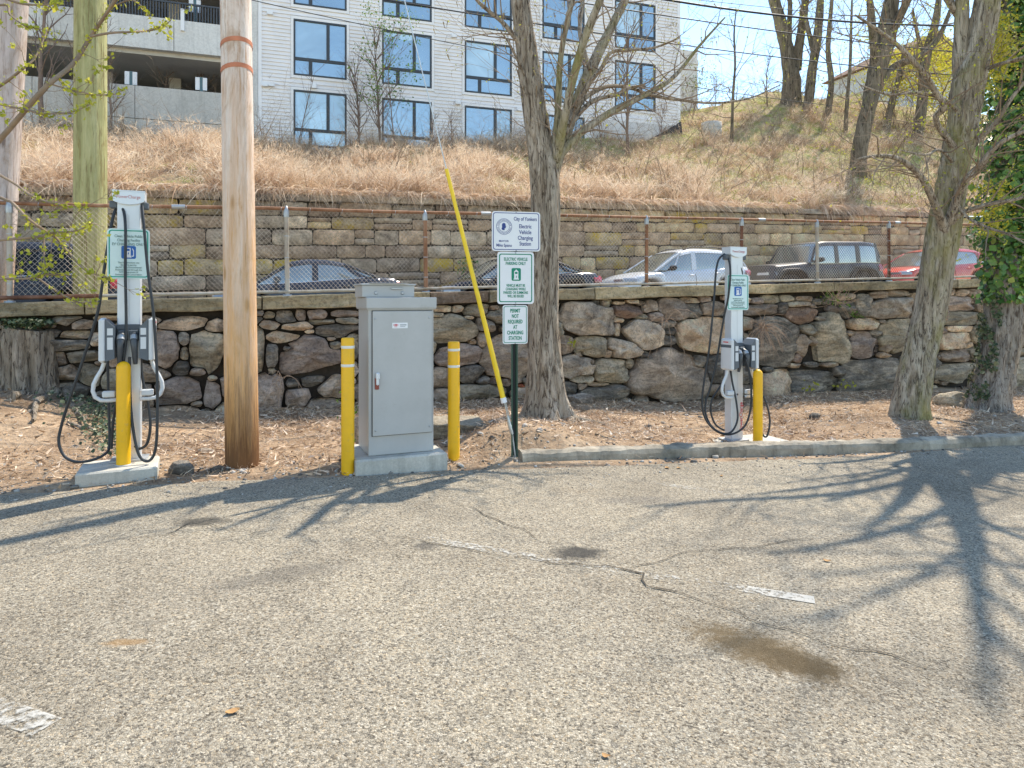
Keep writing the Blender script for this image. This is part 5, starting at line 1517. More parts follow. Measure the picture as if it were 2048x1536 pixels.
def cables(root, Zs, paths, group):
    inv = root.matrix_basis.inverted() if False else (Matrix.Translation(root.location) @ Matrix.Rotation(WANG, 4, 'Z')).inverted()
    for pts in paths:
        pl = [inv @ P(px, py, Zs+dz) for px, py, dz in pts]
        # smooth curve through the points
        sm = []
        for i in range(len(pl)-1):
            p0 = pl[max(0,i-1)]; p1_ = pl[i]; p2_ = pl[i+1]; p3_ = pl[min(len(pl)-1,i+2)]
            for k in range(6):
                t = k/6
                sm.append(0.5*((2*p1_)+(p2_-p0)*t+(2*p0-5*p1_+4*p2_-p3_)*t*t+(3*p1_-p0-3*p2_+p3_)*t**3))
        sm.append(pl[-1])
        mb = MB(); mb.tube(sm, 0.0125, 8); mb.build('cable', M_HOSE, root)
def zz(l): return [(x/2.4, 360+y/2.4, d) for x, y, d in l]
cables(ch1, 6.17, [
 zz([(575,122,-0.02),(548,160,-0.06),(520,300,-0.10),(495,470,-0.12),(468,640,-0.12),(400,860,-0.12),(335,1050,-0.14),(295,1180,-0.14),(283,1260,-0.15),(310,1325,-0.16),(365,1352,-0.17),(440,1345,-0.15),(505,1315,-0.10),(526,1270,-0.05),(524,1120,-0.02),(518,900,-0.02),(520,855,-0.02)]),
 zz([(575,122,-0.02),(594,150,-0.08),(603,240,-0.12),(602,450,-0.13),(606,640,-0.14),(604,760,-0.15),(592,880,-0.15),(570,1000,-0.12),(545,1150,-0.10),(535,1290,-0.08)]),
 zz([(683,125,-0.02),(692,230,-0.08),(710,430,-0.10),(735,620,-0.12),(748,800,-0.12),(756,1000,-0.14),(753,1230,-0.16),(738,1320,-0.17),(706,1350,-0.18),(668,1320,-0.18),(643,1220,-0.17),(627,1080,-0.16),(622,880,-0.16),(624,850,-0.16)]),
 zz([(676,125,0.02),(672,300,0.06),(668,480,0.08),(664,650,0.08),(676,870,0.02),(688,970,0.0),(712,1080,0.0),(722,1180,-0.02),(706,1265,-0.04),(668,1290,-0.06),(648,1275,-0.06)]),
], None)
def z3(l): return [(1060+x/3.34, 460+y/3.34, d) for x, y, d in l]
cables(ch2, 8.58, [
 z3([(1300,160,-0.02),(1262,195,-0.06),(1242,280,-0.10),(1230,450,-0.12),(1215,620,-0.14),(1196,800,-0.15),(1172,950,-0.15),(1154,1080,-0.15),(1150,1180,-0.16),(1176,1270,-0.17),(1240,1340,-0.18),(1312,1366,-0.20),(1380,1352,-0.20),(1440,1300,-0.18),(1472,1200,-0.16),(1478,1080,-0.16),(1466,960,-0.16),(1440,860,-0.17)]),
 z3([(1300,160,-0.02),(1328,200,-0.10),(1338,300,-0.14),(1324,450,-0.14),(1300,560,-0.12),(1275,700,-0.10),(1245,880,-0.10),(1205,1050,-0.10),(1176,1140,-0.10),(1172,1220,-0.12),(1205,1300,-0.16),(1268,1352,-0.20),(1340,1352,-0.22),(1385,1270,-0.20),(1378,1150,-0.16),(1350,1010,-0.12),(1336,905,-0.10)]),
 z3([(1395,235,-0.02),(1378,290,-0.04),(1380,430,-0.02),(1374,600,0.02),(1372,720,0.04)]),
 z3([(1395,235,-0.02),(1412,270,-0.02),(1424,360,0.0),(1424,500,0.02),(1420,700,0.06),(1470,900,0.06),(1545,1080,0.04),(1585,1180,0.02),(1602,1280,0.0),(1585,1372,-0.02),(1560,1375,-0.03),(1540,1330,-0.03)]),
 z3([(1300,1000,0.05),(1250,1075,0.02),(1213,1140,0.0),(1208,1220,0.0),(1240,1300,-0.02),(1300,1340,-0.06)]),
], None)
def dome_bollard(base, r, h, label):
    o = empty('bollard', base, 0, label=label, cat='bollard')
    prof = [(r,-0.03),(r,h-r*1.0)]+[(max(0.002, r*math.cos(k/8*math.pi/2)), h-r+r*math.sin(k/8*math.pi/2)) for k in range(1, 9)]
    mb = MB(); mb.lathe(prof, 28); mb.build('post_sleeve', M_YEL, o)
    mb = MB(); mb.lathe([(r+0.012,-0.01),(r+0.012,0.004),(r+0.001,0.006)], 28); mb.build('base_ring', M_CAB, o)
q = P(240, 932, 5.93); dome_bollard(Vector((q.x, q.y+0.055, 0.108)), 0.057, 0.905, 'plain yellow dome-topped bollard in front of the charger on the raised pad')
q = P(1515.5, 878, 8.42); dome_bollard(Vector((q.x, q.y, cbr.z)), 0.058, 0.905, 'plain yellow dome-topped bollard beside the charger behind the kerb')

# --- sign post with three signs
SZ = 6.75
sp_ = P(1029, 867, SZ)
sgn = empty('sign_post', (sp_.x, sp_.y, sp_.z), math.radians(12), label='green channel post carrying three white parking signs in front of the middle tree', cat='sign')
k_ = SZ/FPX
hz_ = lambda py: (867-py)*k_
mb = MB()
prof = [(-0.034,-0.004),(-0.020,-0.004),(-0.014,0.022),(0.014,0.022),(0.020,-0.004),(0.034,-0.004),(0.034,0.0),(0.023,0.0),(0.017,0.027),(-0.017,0.027),(-0.023,0.0),(-0.034,0.0)]
H_ = hz_(440); n = len(prof)
mb.add([(x,y,-0.25) for x, y in prof]+[(x,y,H_) for x, y in prof], [(k, (k+1) % n, (k+1) % n+n, k+n) for k in range(n)]+[tuple(range(n,2*n))]); mb.build('post', M_UCH, sgn)
mb = MB(); mb.box((-0.010,0.0180,-0.2),(0.010,0.0215,H_-0.02)); mb.build('post_web', M_RUBBER, sgn)
def panel(cx, cy, w, h, face, border, rb, inset, bw, tilt=0.0):
    """sign panel from its place and size on the photo's plane, facing -y"""
    c = ((cx-1029)*k_/math.cos(math.radians(12)), -0.008, hz_(cy))
    W_, H2 = w*k_, h*k_
    m_ = MB(); m_.prism(rrect(W_, H2, rb, 5), -0.0012, 0.0012); o = m_.build('sign_panel', face, sgn, loc=c)
    a_ = rrect(W_-2*inset, H2-2*inset, max(0.004, rb-inset*0.5), 6); b_ = rrect(W_-2*inset-2*bw, H2-2*inset-2*bw, max(0.003, rb-inset*0.5-bw*0.5), 6); n = len(a_)
    m_ = MB(); m_.add([(x,-0.0022,z) for x, z in a_]+[(x,-0.0022,z) for x, z in b_], [(k, (k+1) % n, (k+1) % n+n, k+n) for k in range(n)]); m_.build('border', border, o)
    for sz in (-1, 1):
        m_ = MB(); t_ = MB(); t_.lathe([(0.007,0.0),(0.006,0.004),(0.002,0.005)], 10); Mx = Matrix.Translation((0.0,-0.0012,sz*(H2/2-inset*0.55))) @ Matrix.Rotation(math.radians(90), 4, 'X'); m_.add([Mx @ Vector(v) for v in t_.v], t_.f, 0, True); m_.build('bolt', M_GALV, o)
    return o, W_, H2
s1, w1, h1 = panel(1032, 463, 99, 79, M_SIGNW, M_BLUT, 0.030, 0.012, 0.007)
s2, w2, h2 = panel(1031, 556, 75, 104, M_SIGNW, M_GRNT, 0.030, 0.018, 0.010)
s3, w3, h3 = panel(1030, 649, 51, 77, M_SIGNW, M_GRNT, 0.022, 0.010, 0.006)
text_mesh('lettering', 'City of Yonkers', 0.052, M_BLUT, s1, (0.092,-0.0022,0.123), 0.70)
text_mesh('lettering', 'Electric\nVehicle\nCharging\nStation', 0.056, M_BLUT, s1, (0.092,-0.0022,-0.036), 0.76, spacing=1.02)
text_mesh('lettering', 'MAYOR', 0.026, M_BLUT, s1, (-0.125,-0.0022,-0.098), 1.1)
text_mesh('lettering', 'Mike Spano', 0.042, M_BLUT, s1, (-0.122,-0.0022,-0.140), 0.80)
sx0, sz0 = -0.122, 0.045
m_ = MB()
for ro, ri in ((0.079,0.075),(0.054,0.051)):
    n = 36
    m_.add([(sx0+ro*math.cos(2*math.pi*k/n),-0.0026,sz0+ro*math.sin(2*math.pi*k/n)) for k in range(n)]+[(sx0+ri*math.cos(2*math.pi*k/n),-0.0026,sz0+ri*math.sin(2*math.pi*k/n)) for k in range(n)], [(k, (k+1) % n, (k+1) % n+n, k+n) for k in range(n)])
for k in range(30):      # small letters round the rim read as short strokes
    if k in (0, 15): continue
    a = 2*math.pi*k/30; c = Vector((sx0+0.0645*math.cos(a), -0.0026, sz0+0.0645*math.sin(a))); d = Vector((math.cos(a),0,math.sin(a))); s_ = Vector((-d.z,0,d.x))
    m_.add([c-d*0.006-s_*0.0028, c+d*0.006-s_*0.0028, c+d*0.006+s_*0.0028, c-d*0.006+s_*0.0028], [(0,1,2,3)])
m_.prism([(sx0-0.018,sz0-0.034),(sx0+0.004,sz0-0.036),(sx0+0.006,sz0-0.018),(sx0+0.017,sz0-0.014),(sx0+0.016,sz0-0.002),(sx0+0.021,sz0+0.004),(sx0+0.015,sz0+0.010),(sx0+0.014,sz0+0.026),(sx0+0.002,sz0+0.036),(sx0-0.014,sz0+0.033),(sx0-0.022,sz0+0.018),(sx0-0.020,sz0-0.006),(sx0-0.026,sz0-0.02)], -0.0032, -0.0024)
m_.build('seal', M_BLUT, s1)
text_mesh('lettering', 'ELECTRIC VEHICLE\nPARKING ONLY', 0.043, M_GRNT, s2, (0,-0.0022,0.163), 0.66, spacing=0.98, bold=0.025)
text_mesh('lettering', 'VEHICLE MUST BE\nCHARGING WHILE\nPARKED OR SUMMONS\nWILL BE ISSUED', 0.036, M_GRNT, s2, (0,-0.0022,-0.128), 0.66, spacing=0.98, bold=0.025)
m_ = MB(); m_.prism(rrect(0.094,0.126,0.014,3,0.005,0.035), -0.0030, -0.0020); ic = m_.build('pump_icon', M_GRNT, s2)
m_ = MB(); m_.prism([(-0.022,-0.016),(0.032,-0.016),(0.032,-0.006),(0.026,-0.006),(0.026,0.066),(0.012,0.076),(0.005,0.086),(-0.002,0.076),(-0.016,0.066),(-0.016,-0.006),(-0.022,-0.006)], -0.0040, -0.0031); m_.build('pump_figure', M_SIGNW, ic)
m_ = MB(); m_.prism([(-0.008,0.040),(0.018,0.040),(0.018,0.060),(-0.008,0.060)], -0.0046,-0.0041); m_.prism([(0.001,0.0),(0.008,0.0),(0.010,0.022),(0.003,0.022)], -0.0046,-0.0041); m_.build('pump_window', M_GRNT, ic)
text_mesh('lettering', 'PERMIT\nNOT\nREQUIRED\nAT\nCHARGING\nSTATION', 0.051, M_GRNT, s3, (0,-0.0022,0.0), 0.62, spacing=1.06, bold=0.028)
# ------------------------------------------------------------------ trees
def bark_mat(name, stops, furrow, moss=None, scale=1.0):
    m, nt, b = new_mat(name); setp(b, None, 0.9, 0, 0.15)
    v = texcoord(nt, 'Object', (7*scale,7*scale,1.1*scale))
    n = noise_tex(nt, v, 1.4, 8, 0.7, 0.8)
    c = ramp(nt, n, stops)
    v2 = texcoord(nt, 'Object', (16*scale,16*scale,2.2*scale))
    n2 = noise_tex(nt, v2, 1.6, 6, 0.7, 1.2)
    c = mix(nt, ramp(nt, n2, [(0.40, (0.9,)*3), (0.50, (0,0,0))]), c, furrow)
    if moss:
        n3 = noise_tex(nt, texcoord(nt, 'Object', (1,1,0.5)), 1.6, 5, 0.65)
        c = mix(nt, ramp(nt, n3, [(moss[1], (0,0,0)), (moss[1]+0.16, (0.75,)*3)]), c, moss[0])
    nt.links.new(c, b.inputs['Base Color'])
    bump(nt, b, math_n(nt, 'ADD', n, n2), 1.0, 0.06)
    return m
M_BARK = bark_mat('furrowed_bark', [(0.32,(0.25,0.19,0.13)),(0.5,(0.50,0.41,0.31)),(0.68,(0.70,0.60,0.48))], (0.085,0.058,0.038))
M_BARKG = bark_mat('mossy_furrowed_bark', [(0.32,(0.26,0.205,0.14)),(0.5,(0.51,0.43,0.32)),(0.68,(0.70,0.62,0.49))], (0.085,0.065,0.045), ((0.34,0.30,0.09), 0.46))
M_BARKH = bark_mat('hill_bark', [(0.3,(0.11,0.088,0.062)),(0.5,(0.20,0.165,0.118)),(0.7,(0.32,0.265,0.195))], (0.055,0.044,0.032), ((0.24,0.22,0.07), 0.56), 0.5)
M_TWIG = plain('twig_bark', (0.27,0.20,0.14), 0.85, 0, 0.15, 0.3, 5)
M_TWIGD = plain('sapling_bark', (0.20,0.145,0.115), 0.85, 0, 0.15, 0.3, 4)
M_BUD = tint_mat('yellow_green_buds', [(0,(0.30,0.32,0.03)),(0.5,(0.46,0.46,0.05)),(1,(0.60,0.55,0.09))], 0.6, 0.35)
M_LEAFG = tint_mat('young_green_leaves', [(0,(0.06,0.13,0.02)),(0.6,(0.14,0.25,0.04)),(1,(0.26,0.34,0.07))], 0.6, 0.3)
M_IVY = tint_mat('ivy_leaves', [(0,(0.03,0.08,0.014)),(0.45,(0.085,0.19,0.034)),(0.8,(0.19,0.32,0.055)),(1,(0.36,0.42,0.11))], 0.4, 0.12, 0.45)
M_IVYD = tint_mat('small_dull_ivy_leaves', [(0,(0.03,0.05,0.02)),(0.5,(0.075,0.105,0.045)),(0.85,(0.15,0.17,0.085)),(1,(0.34,0.32,0.20))], 0.5, 0.1, 0.35)
M_FORS = tint_mat('yellow_spring_foliage', [(0,(0.34,0.33,0.03)),(0.5,(0.56,0.48,0.04)),(1,(0.68,0.60,0.12))], 0.65, 0.4)
M_CATK = tint_mat('brown_seed_tufts', [(0,(0.20,0.13,0.07)),(1,(0.40,0.32,0.15))], 0.8, 0.2)

def leaf_cloud(name, pts, size, mat, parent, jitter=0.5, aspect=0.6, orient=None):
    """one folded leaf per point"""
    n = len(pts)
    if n == 0: return None
    p = np.array([tuple(q) for q in pts]); 
    a = NP.normal(size=(n,3)); a /= np.linalg.norm(a, axis=1, keepdims=True)
    if orient is not None: a = a*0.75 + orient; a /= np.linalg.norm(a, axis=1, keepdims=True)
    d = np.cross(a, NP.normal(size=(n,3))); d /= np.linalg.norm(d, axis=1, keepdims=True)+1e-9
    s = np.cross(a, d)
    L = (size*NP.uniform(1-jitter, 1+jitter, n))[:,None]
    v = np.stack([p-d*L*0.5, p+s*L*aspect*0.5+a*L*0.12, p+d*L*0.5, p-s*L*aspect*0.5+a*L*0.12], 1)
    f = np.arange(n*4).reshape(n,4)
    f = np.concatenate([f[:,[0,1,2]], f[:,[0,2,3]]], 0)
    return np_mesh(name, v.reshape(-1,3), f, mat, np.repeat(NP.uniform(0,1,n), 4), parent)
def limb_pts(path, Z, dz=None):
    """limb along photo pixels; every point has its own depth, so the limb has a real direction in space"""
    return [P(x, y, Z+(dz[i] if dz else 0)) for i, (x, y) in enumerate(path)]
def spline(pl, k=5):
    sm = []
    for i in range(len(pl)-1):
        p0 = pl[max(0,i-1)]; a = pl[i]; b = pl[i+1]; p3 = pl[min(len(pl)-1,i+2)]
        for j in range(k):
            t = j/k
            sm.append(0.5*((2*a)+(b-p0)*t+(2*p0-5*a+4*b-p3)*t*t+(3*a-p0-3*b+p3)*t**3))
    sm.append(pl[-1]); return sm
def interp_r(rs, k=5):
    o = []
    for i in range(len(rs)-1):
        for j in range(k): o.append(rs[i]+(rs[i+1]-rs[i])*j/k)
    o.append(rs[-1]); return o
def barkfn(seed, amp=0.13, fl=0.0, fr=7):
    def fn(r, an, ln, i):
        # long ridges that split and join
        tw = an+0.25*noise.noise(Vector((ln*0.8, seed, 0)))
        q = Vector((math.cos(tw)*fr*0.5, math.sin(tw)*fr*0.5, ln*1.6+seed))
        rg = 1-abs(noise.noise(q))*3.2
        lump = noise.noise(Vector((math.cos(an)*0.9+seed, math.sin(an)*0.9, ln*0.8)))
        k = 1+amp*max(-1.0, rg)*0.75+0.10*lump
        if fl: k += fl*math.exp(-ln/0.34)*(0.55+0.55*math.sin(an*5+seed)+0.4*noise.noise(Vector((math.cos(an)*2, math.sin(an)*2, seed))))
        return r*k
    return fn
def grow(mb, p, d, L, r, depth, ends, spread=0.6, up=0.15, kids=(3,4), seg=5, droop=0.0):
    """branch with side twigs"""
    pts = [p.copy()]; rr = [r]; dd = d.normalized(); side = []
    for k in range(seg):
        dd = (dd+Vector((R.gauss(0,0.16), R.gauss(0,0.16), R.gauss(0,0.12)+up*0.25-droop*0.2))).normalized()
        p = p+dd*(L/seg); pts.append(p.copy()); rr.append(max(0.0018, r*(1-0.75*(k+1)/seg))); side.append((p.copy(), dd.copy(), rr[-1]))
    mb.tube(pts, rr, 6 if r > 0.02 else (5 if r > 0.008 else 3), cap=False)
    if depth <= 0:
        ends += [pts[-1], pts[-2]]; return
    for _ in range(R.randint(*kids)):
        q, e, r0 = R.choice(side[max(0,len(side)-seg+1):])
        rnd = Vector((R.gauss(0,1), R.gauss(0,1), R.gauss(0,0.7))); rnd -= e*rnd.dot(e)
        if rnd.length < 1e-3: continue
        nd = (e*(1-spread*0.5)+rnd.normalized()*spread+Vector((0,0,up))).normalized()
        grow(mb, q, nd, L*R.uniform(0.45,0.72), max(0.002, r0*0.7), depth-1, ends, spread, up, kids, max(3,seg-1), droop)

# --- middle tree
T1 = 8.5
b1 = P(1094, 836, T1)
tree1 = empty('deciduous_tree', (b1.x, b1.y, b1.z-0.15), 0, label='furrow-barked tree forking above the fence behind the parking signs', cat='tree')
o1 = tree1.location.copy()
path = [(1094,852),(1093,800),(1090,720),(1086,640),(1086,560),(1090,480),(1092,400),(1087,330),(1076,260),(1065,190),(1056,120),(1047,50),(1038,-20),(1028,-140),(1015,-300)]
k1 = T1/FPX
rad = [k*k1/2 for k in (84,72,61,57,56,54,54,54,46,43,40,37,34,26,16)]
mb = MB(); mb.tube([q-o1 for q in spline(limb_pts(path, T1),6)], interp_r(rad,6), 44, fn=barkfn(3.0, 0.16, 0.62))
tr1 = mb.build('trunk', M_BARK, tree1)
ends = []; tw = MB()
L1 = [([(1098,372),(1108,330),(1124,285),(1142,235),(1168,170),(1195,110),(1225,50),(1255,-10),(1300,-120)], [34,32,28,26,24,21,18,16,8], 0.6),
      ([(1098,360),(1108,310),(1114,250),(1117,180),(1122,110),(1135,40),(1150,-20),(1165,-120)], [20,17,14,12,11,10,9,5], -0.3),
      ([(1108,335),(1118,290),(1130,230),(1148,150),(1172,70),(1200,0),(1225,-80)], [22,20,17,15,14,12,6], -0.7),
      ([(1112,318),(1150,275),(1192,243),(1238,216),(1288,191),(1330,168),(1362,138),(1400,90),(1450,35)], [18,16,15,14,12,10,8,6,3], 0.9),
      ([(1130,265),(1160,225),(1190,200),(1230,190),(1262,175),(1290,172)], [12,10,9,8,7,4], 0.5),
      ([(1135,250),(1160,205),(1195,180),(1228,172),(1268,178),(1300,190),(1360,200),(1430,206),(1500,196),(1560,170)], [11,10,9,8,7,7,6,5,4,2], 1.2),
      ([(1150,215),(1175,170),(1200,140),(1222,105),(1262,100),(1310,95),(1360,75)], [10,9,8,7,6,5,3], 0.2),
      ([(1052,105),(1030,75),(1005,45),(975,20),(950,-5),(920,-60)], [12,10,8,7,6,3], -0.4),
      ([(1066,190),(1040,130),(1020,90),(1000,60)], [7,5,4,2], -0.5),
      ([(1078,280),(1060,215),(1040,160),(1035,140)], [5,4,3,2], -0.2),
      ([(1180,140),(1160,70),(1165,10),(1175,-60)], [10,8,7,4], 0.4),
      ([(1040,20),(1075,-30),(1100,-90)], [10,8,5], 0.1)]
for pth, ws, dzt in L1:
    n = len(pth); pl = spline(limb_pts(pth, T1, [dzt*i/(n-1) for i in range(n)]),5); rr = interp_r([w*k1/2 for w in ws],5)
    mb = MB(); mb.tube([q-o1 for q in pl], rr, 14, fn=barkfn(R.uniform(0,50), 0.12, 0, 5)); mb.build('limb', M_BARKG if ws[0] > 15 else M_BARK, tree1)
    for i in range(4, len(pl)-1, 2):
        if R.random() < 0.85:
            e = (pl[i+1]-pl[i]).normalized()
            rnd = Vector((R.gauss(0,1), R.gauss(0,1), R.gauss(0.2,0.8))); rnd -= e*rnd.dot(e)
            grow(tw, pl[i]-o1, (e*0.7+rnd.normalized()*0.8), R.uniform(0.35,0.85), min(rr[i]*0.55, 0.011), 2, ends, 0.65, 0.1, (2,3), 4)
tag(tw.build('twigs', M_TWIG, tree1), kind='stuff')
leaf_cloud('buds', [e+Vector((R.gauss(0,0.012),R.gauss(0,0.012),R.gauss(0,0.012))) for e in ends if R.random() < 0.55], 0.026, M_BUD, tree1)
# seed tufts hanging in the crown
cp = [e-Vector((0,0,0.03)) for e in ends if R.random() < 0.35]
if cp:
    n = len(cp); ca = np.array([tuple(q) for q in cp])
    strips('seed_tufts', ca, np.tile(np.array([[0.1,0,-1.0]]),(n,1))+NP.normal(0,0.25,(n,3)), NP.uniform(0.04,0.09,n), NP.uniform(0.012,0.02,n), NP.normal(0,0.01,(n,3)), M_CATK, NP.uniform(0,1,n), 2, tree1)
# surface roots at its foot
for k, (dx, dy, l) in enumerate(((0.5,-0.35,0.6),(-0.35,-0.3,0.45),(0.75,0.05,0.9),(-0.6,0.15,0.5),(0.1,-0.5,0.5))):
    pl = []
    for i in range(9):
        u = i/8; x = b1.x+dx*(0.25+u*l*1.1)+0.06*math.sin(u*7+k); y = b1.y+dy*(0.25+u*l*1.1)
        pl.append(Vector((x, y, dirt_z(x, y)+0.05*(1-u)-0.012))-o1)
    mb = MB(); mb.tube(pl, [0.06*(1-0.75*i/8) for i in range(9)], 8, fn=barkfn(k*7.0, 0.2)); mb.build('root', M_BARK, tree1)

# --- right leaning tree
q = G(1820, 834, 0, dirt_z); T2 = q.y
tree2 = empty('deciduous_tree', (q.x, q.y, q.z-0.1), 0, label='leaning mossy-barked tree with a double stem in the dirt behind the kerb', cat='tree')
o2 = tree2.location.copy(); k2 = T2/FPX
path = [(1817,850),(1821,800),(1832,740),(1843,690),(1855,640),(1866,580),(1876,520),(1887,460),(1897,400),(1908,340),(1919,280),(1930,220),(1938,165),(1953,110),(1966,50),(1978,-10),(1996,-120),(2012,-260),(2035,-480),(2060,-760)]
rad = [w*k2/2 for w in (72,62,58,56,55,54,53,56,52,50,50,52,54,46,44,40,31,23,15,6)]
zdr = [0.0]*4+[-0.05*i for i in range(16)]
mb = MB(); mb.tube([p_-o2 for p_ in spline(limb_pts(path, T2, zdr),6)], interp_r(rad,6), 44, fn=barkfn(11.0, 0.16, 0.22)); mb.build('trunk', M_BARKG, tree2)
ends = []; tw = MB()
L2 = [([(1922,250),(1924,190),(1920,130),(1922,70),(1924,0),(1925,-100),(1918,-200),(1912,-300)], [26,28,27,25,23,18,12,4], -0.2),
      ([(1890,462),(1878,430),(1868,405),(1853,372),(1838,350),(1815,328),(1785,314),(1750,312),(1715,318)], [17,15,13,12,10,9,8,6,3], -0.9),
      ([(1892,455),(1906,420),(1918,385),(1930,362),(1952,340),(1965,325),(1985,300),(2010,280),(2050,262),(2110,240)], [18,16,14,13,12,11,9,8,6,4], -1.1),
      ([(1896,458),(1915,432),(1945,418),(1985,407),(2035,398),(2100,380)], [13,11,9,8,6,3], -0.6),
      ([(1930,330),(1905,290),(1878,255),(1872,232),(1888,212),(1868,180),(1850,150),(1800,95),(1755,60),(1710,30)], [13,12,11,11,10,10,9,8,6,3], -1.0),
      ([(1915,30),(1870,-40),(1800,-80),(1720,-100),(1640,-140)], [13,12,11,9,5], -0.6),
      ([(1990,-100),(1960,-200),(1900,-290),(1830,-330)], [15,13,10,5], -0.8),
      ([(2005,-180),(2060,-260),(2140,-300)], [14,11,5], -0.6),
      ([(1935,310),(1950,285),(1975,262),(1995,240),(2020,200),(2060,150)], [14,12,10,9,7,4], -0.3),
      ([(1945,150),(1980,135),(2010,125),(2060,110)], [10,8,6,3], -0.8),
      ([(1910,330),(1880,300),(1850,310),(1800,300)], [6,5,4,2], -1.4),
      ([(1930,240),(1890,200),(1830,185),(1780,190),(1720,170)], [8,7,5,4,2], -1.2),
      ([(1900,380),(1930,430),(1975,455),(2020,470),(2070,500)], [6,5,5,4,2], -1.0),
      ([(1975,30),(2010,-20),(2060,-90)], [14,11,6], 0.3),
      ([(1922,40),(1880,-20),(1830,-90)], [12,10,5], -0.4)]
for pth, ws, dzt in L2:
    n = len(pth); pl = spline(limb_pts(pth, T2-0.3, [dzt*i/(n-1) for i in range(n)]),5); rr = interp_r([w*k2/2 for w in ws],5)
    mb = MB(); mb.tube([p_-o2 for p_ in pl], rr, 14, fn=barkfn(R.uniform(0,50), 0.12, 0, 5)); mb.build('limb', M_BARKG if ws[0] > 20 else M_BARK, tree2)
    for i in range(4, len(pl)-1, 2):
        if R.random() < 0.8:
            e = (pl[i+1]-pl[i]).normalized()
            rnd = Vector((R.gauss(0,1), R.gauss(0,1), R.gauss(0.0,0.8))); rnd -= e*rnd.dot(e)
            grow(tw, pl[i]-o2, (e*0.8+rnd.normalized()*0.7), R.uniform(0.45,1.0), min(rr[i]*0.55, 0.012), 2, ends, 0.65, 0.05, (2,3), 4)
# upper crown, out of the picture: its shadow falls on the lot
for _ in range(16):
    yy_ = R.uniform(-560,-60); p_ = P((1920 if yy_ > -240 and R.random() < 0.5 else 1990-0.1*(yy_+60))+R.gauss(0,8), yy_, T2-R.uniform(0.2,0.9))-o2
    grow(tw, p_, Vector((R.gauss(-0.1,0.8), R.gauss(-0.1,0.8), R.uniform(0.3,0.9))), R.uniform(1.2,2.2), R.uniform(0.02,0.038), 3, [], 0.7, 0.12, (2,4), 5)
tag(tw.build('twigs', M_TWIG, tree2), kind='stuff')
leaf_cloud('buds', [e+Vector((R.gauss(0,0.015),R.gauss(0,0.015),R.gauss(0,0.015))) for e in ends for _ in range(2) if R.random() < 0.6], 0.032, M_BUD, tree2)

# --- ivy-covered tree at the right edge
q = G(1975, 818, 0, dirt_z); T3 = q.y; k3 = T3/FPX
tree3 = empty('ivy_tree', (q.x, q.y, q.z-0.1), 0, label='pale split trunk smothered in dark green ivy beside the leaning tree', cat='tree')
o3 = tree3.location.copy()
path = [(1974,835),(1980,790),(1990,740),(1999,690),(2005,640),(2010,580),(2014,500),(2018,400),(2020,300),(2020,150),(2020,0),(2016,-200)]
rad = [w*k3/2 for w in (74,64,58,56,56,64,62,58,54,46,36,18)]
mb = MB(); mb.tube([p_-o3 for p_ in spline(limb_pts(path, T3),6)], interp_r(rad,6), 40, fn=barkfn(23.0, 0.30, 0.5, 5)); mb.build('trunk', bark_mat('pale_split_bark', [(0.3,(0.24,0.20,0.16)),(0.5,(0.44,0.385,0.32)),(0.7,(0.56,0.50,0.43))], (0.11,0.08,0.06)), tree3)
mb = MB(); mb.tube([p_-o3 for p_ in spline(limb_pts([(1992,800),(2012,720),(2028,650),(2040,600),(2046,560)], T3, [-0.05]*5),5)], interp_r([w*k3/2 for w in (30,34,34,36,30)],5), 20, fn=barkfn(31.0, 0.35, 0, 4)); mb.build('limb', M_BARK, tree3)
pts = []; ors = []
def ivy_at(px, py, rx, n):
    for _ in range(n):
        a = R.uniform(math.pi, 2*math.pi) if R.random() < 0.8 else R.uniform(0, math.pi)
        r = rx*k3*R.uniform(0.86, 1.10)
        c = P(px, py+R.uniform(-9,9), T3)
        pts.append(Vector((c.x+math.cos(a)*r, c.y+math.sin(a)*r, c.z))-o3); ors.append((math.cos(a), math.sin(a), 0.35))
for py in range(-70, 600, 9):
    lump = 1+0.16*noise.noise(Vector((py*0.012, 3, 1)))
    wid = float(np.interp(py, [-70,0,120,300,450,540,600], [16,36,58,76,66,52,42]))
    cx = float(np.interp(py, [-260,0,150,300,450,600], [2016,2030,2038,2036,2024,2014]))
    for _ in range(3):
        ivy_at(cx+R.gauss(0,13), py, wid*lump*R.uniform(0.65,1.10), 30)
pts2 = []; ors2 = []
for py in range(590, 830, 6):       # sleeve of small ivy leaves down the left side of the trunk
    cx = float(np.interp(py, [600,700,830], [1996,1985,1965])); w_ = float(np.interp(py, [600,700,830], [30,28,34]))
    for _ in range(26):
        a = R.uniform(math.pi*0.80, math.pi*1.42); r = w_*k3*R.uniform(0.85,1.08); c = P(cx, py+R.uniform(-4,4), T3)
        if noise.noise(Vector((py*0.03, a*1.5, 4))) < -0.15: continue
        pts2.append(Vector((c.x+math.cos(a)*r, c.y+math.sin(a)*r, c.z))-o3); ors2.append((math.cos(a), math.sin(a), 0.3))
leaf_cloud('ivy_leaves', pts, 0.105, M_IVY, tree3, 0.65, 0.85, np.array(ors))
leaf_cloud('ivy_leaves', pts2, 0.058, M_IVYD, tree3, 0.6, 0.85, np.array(ors2))
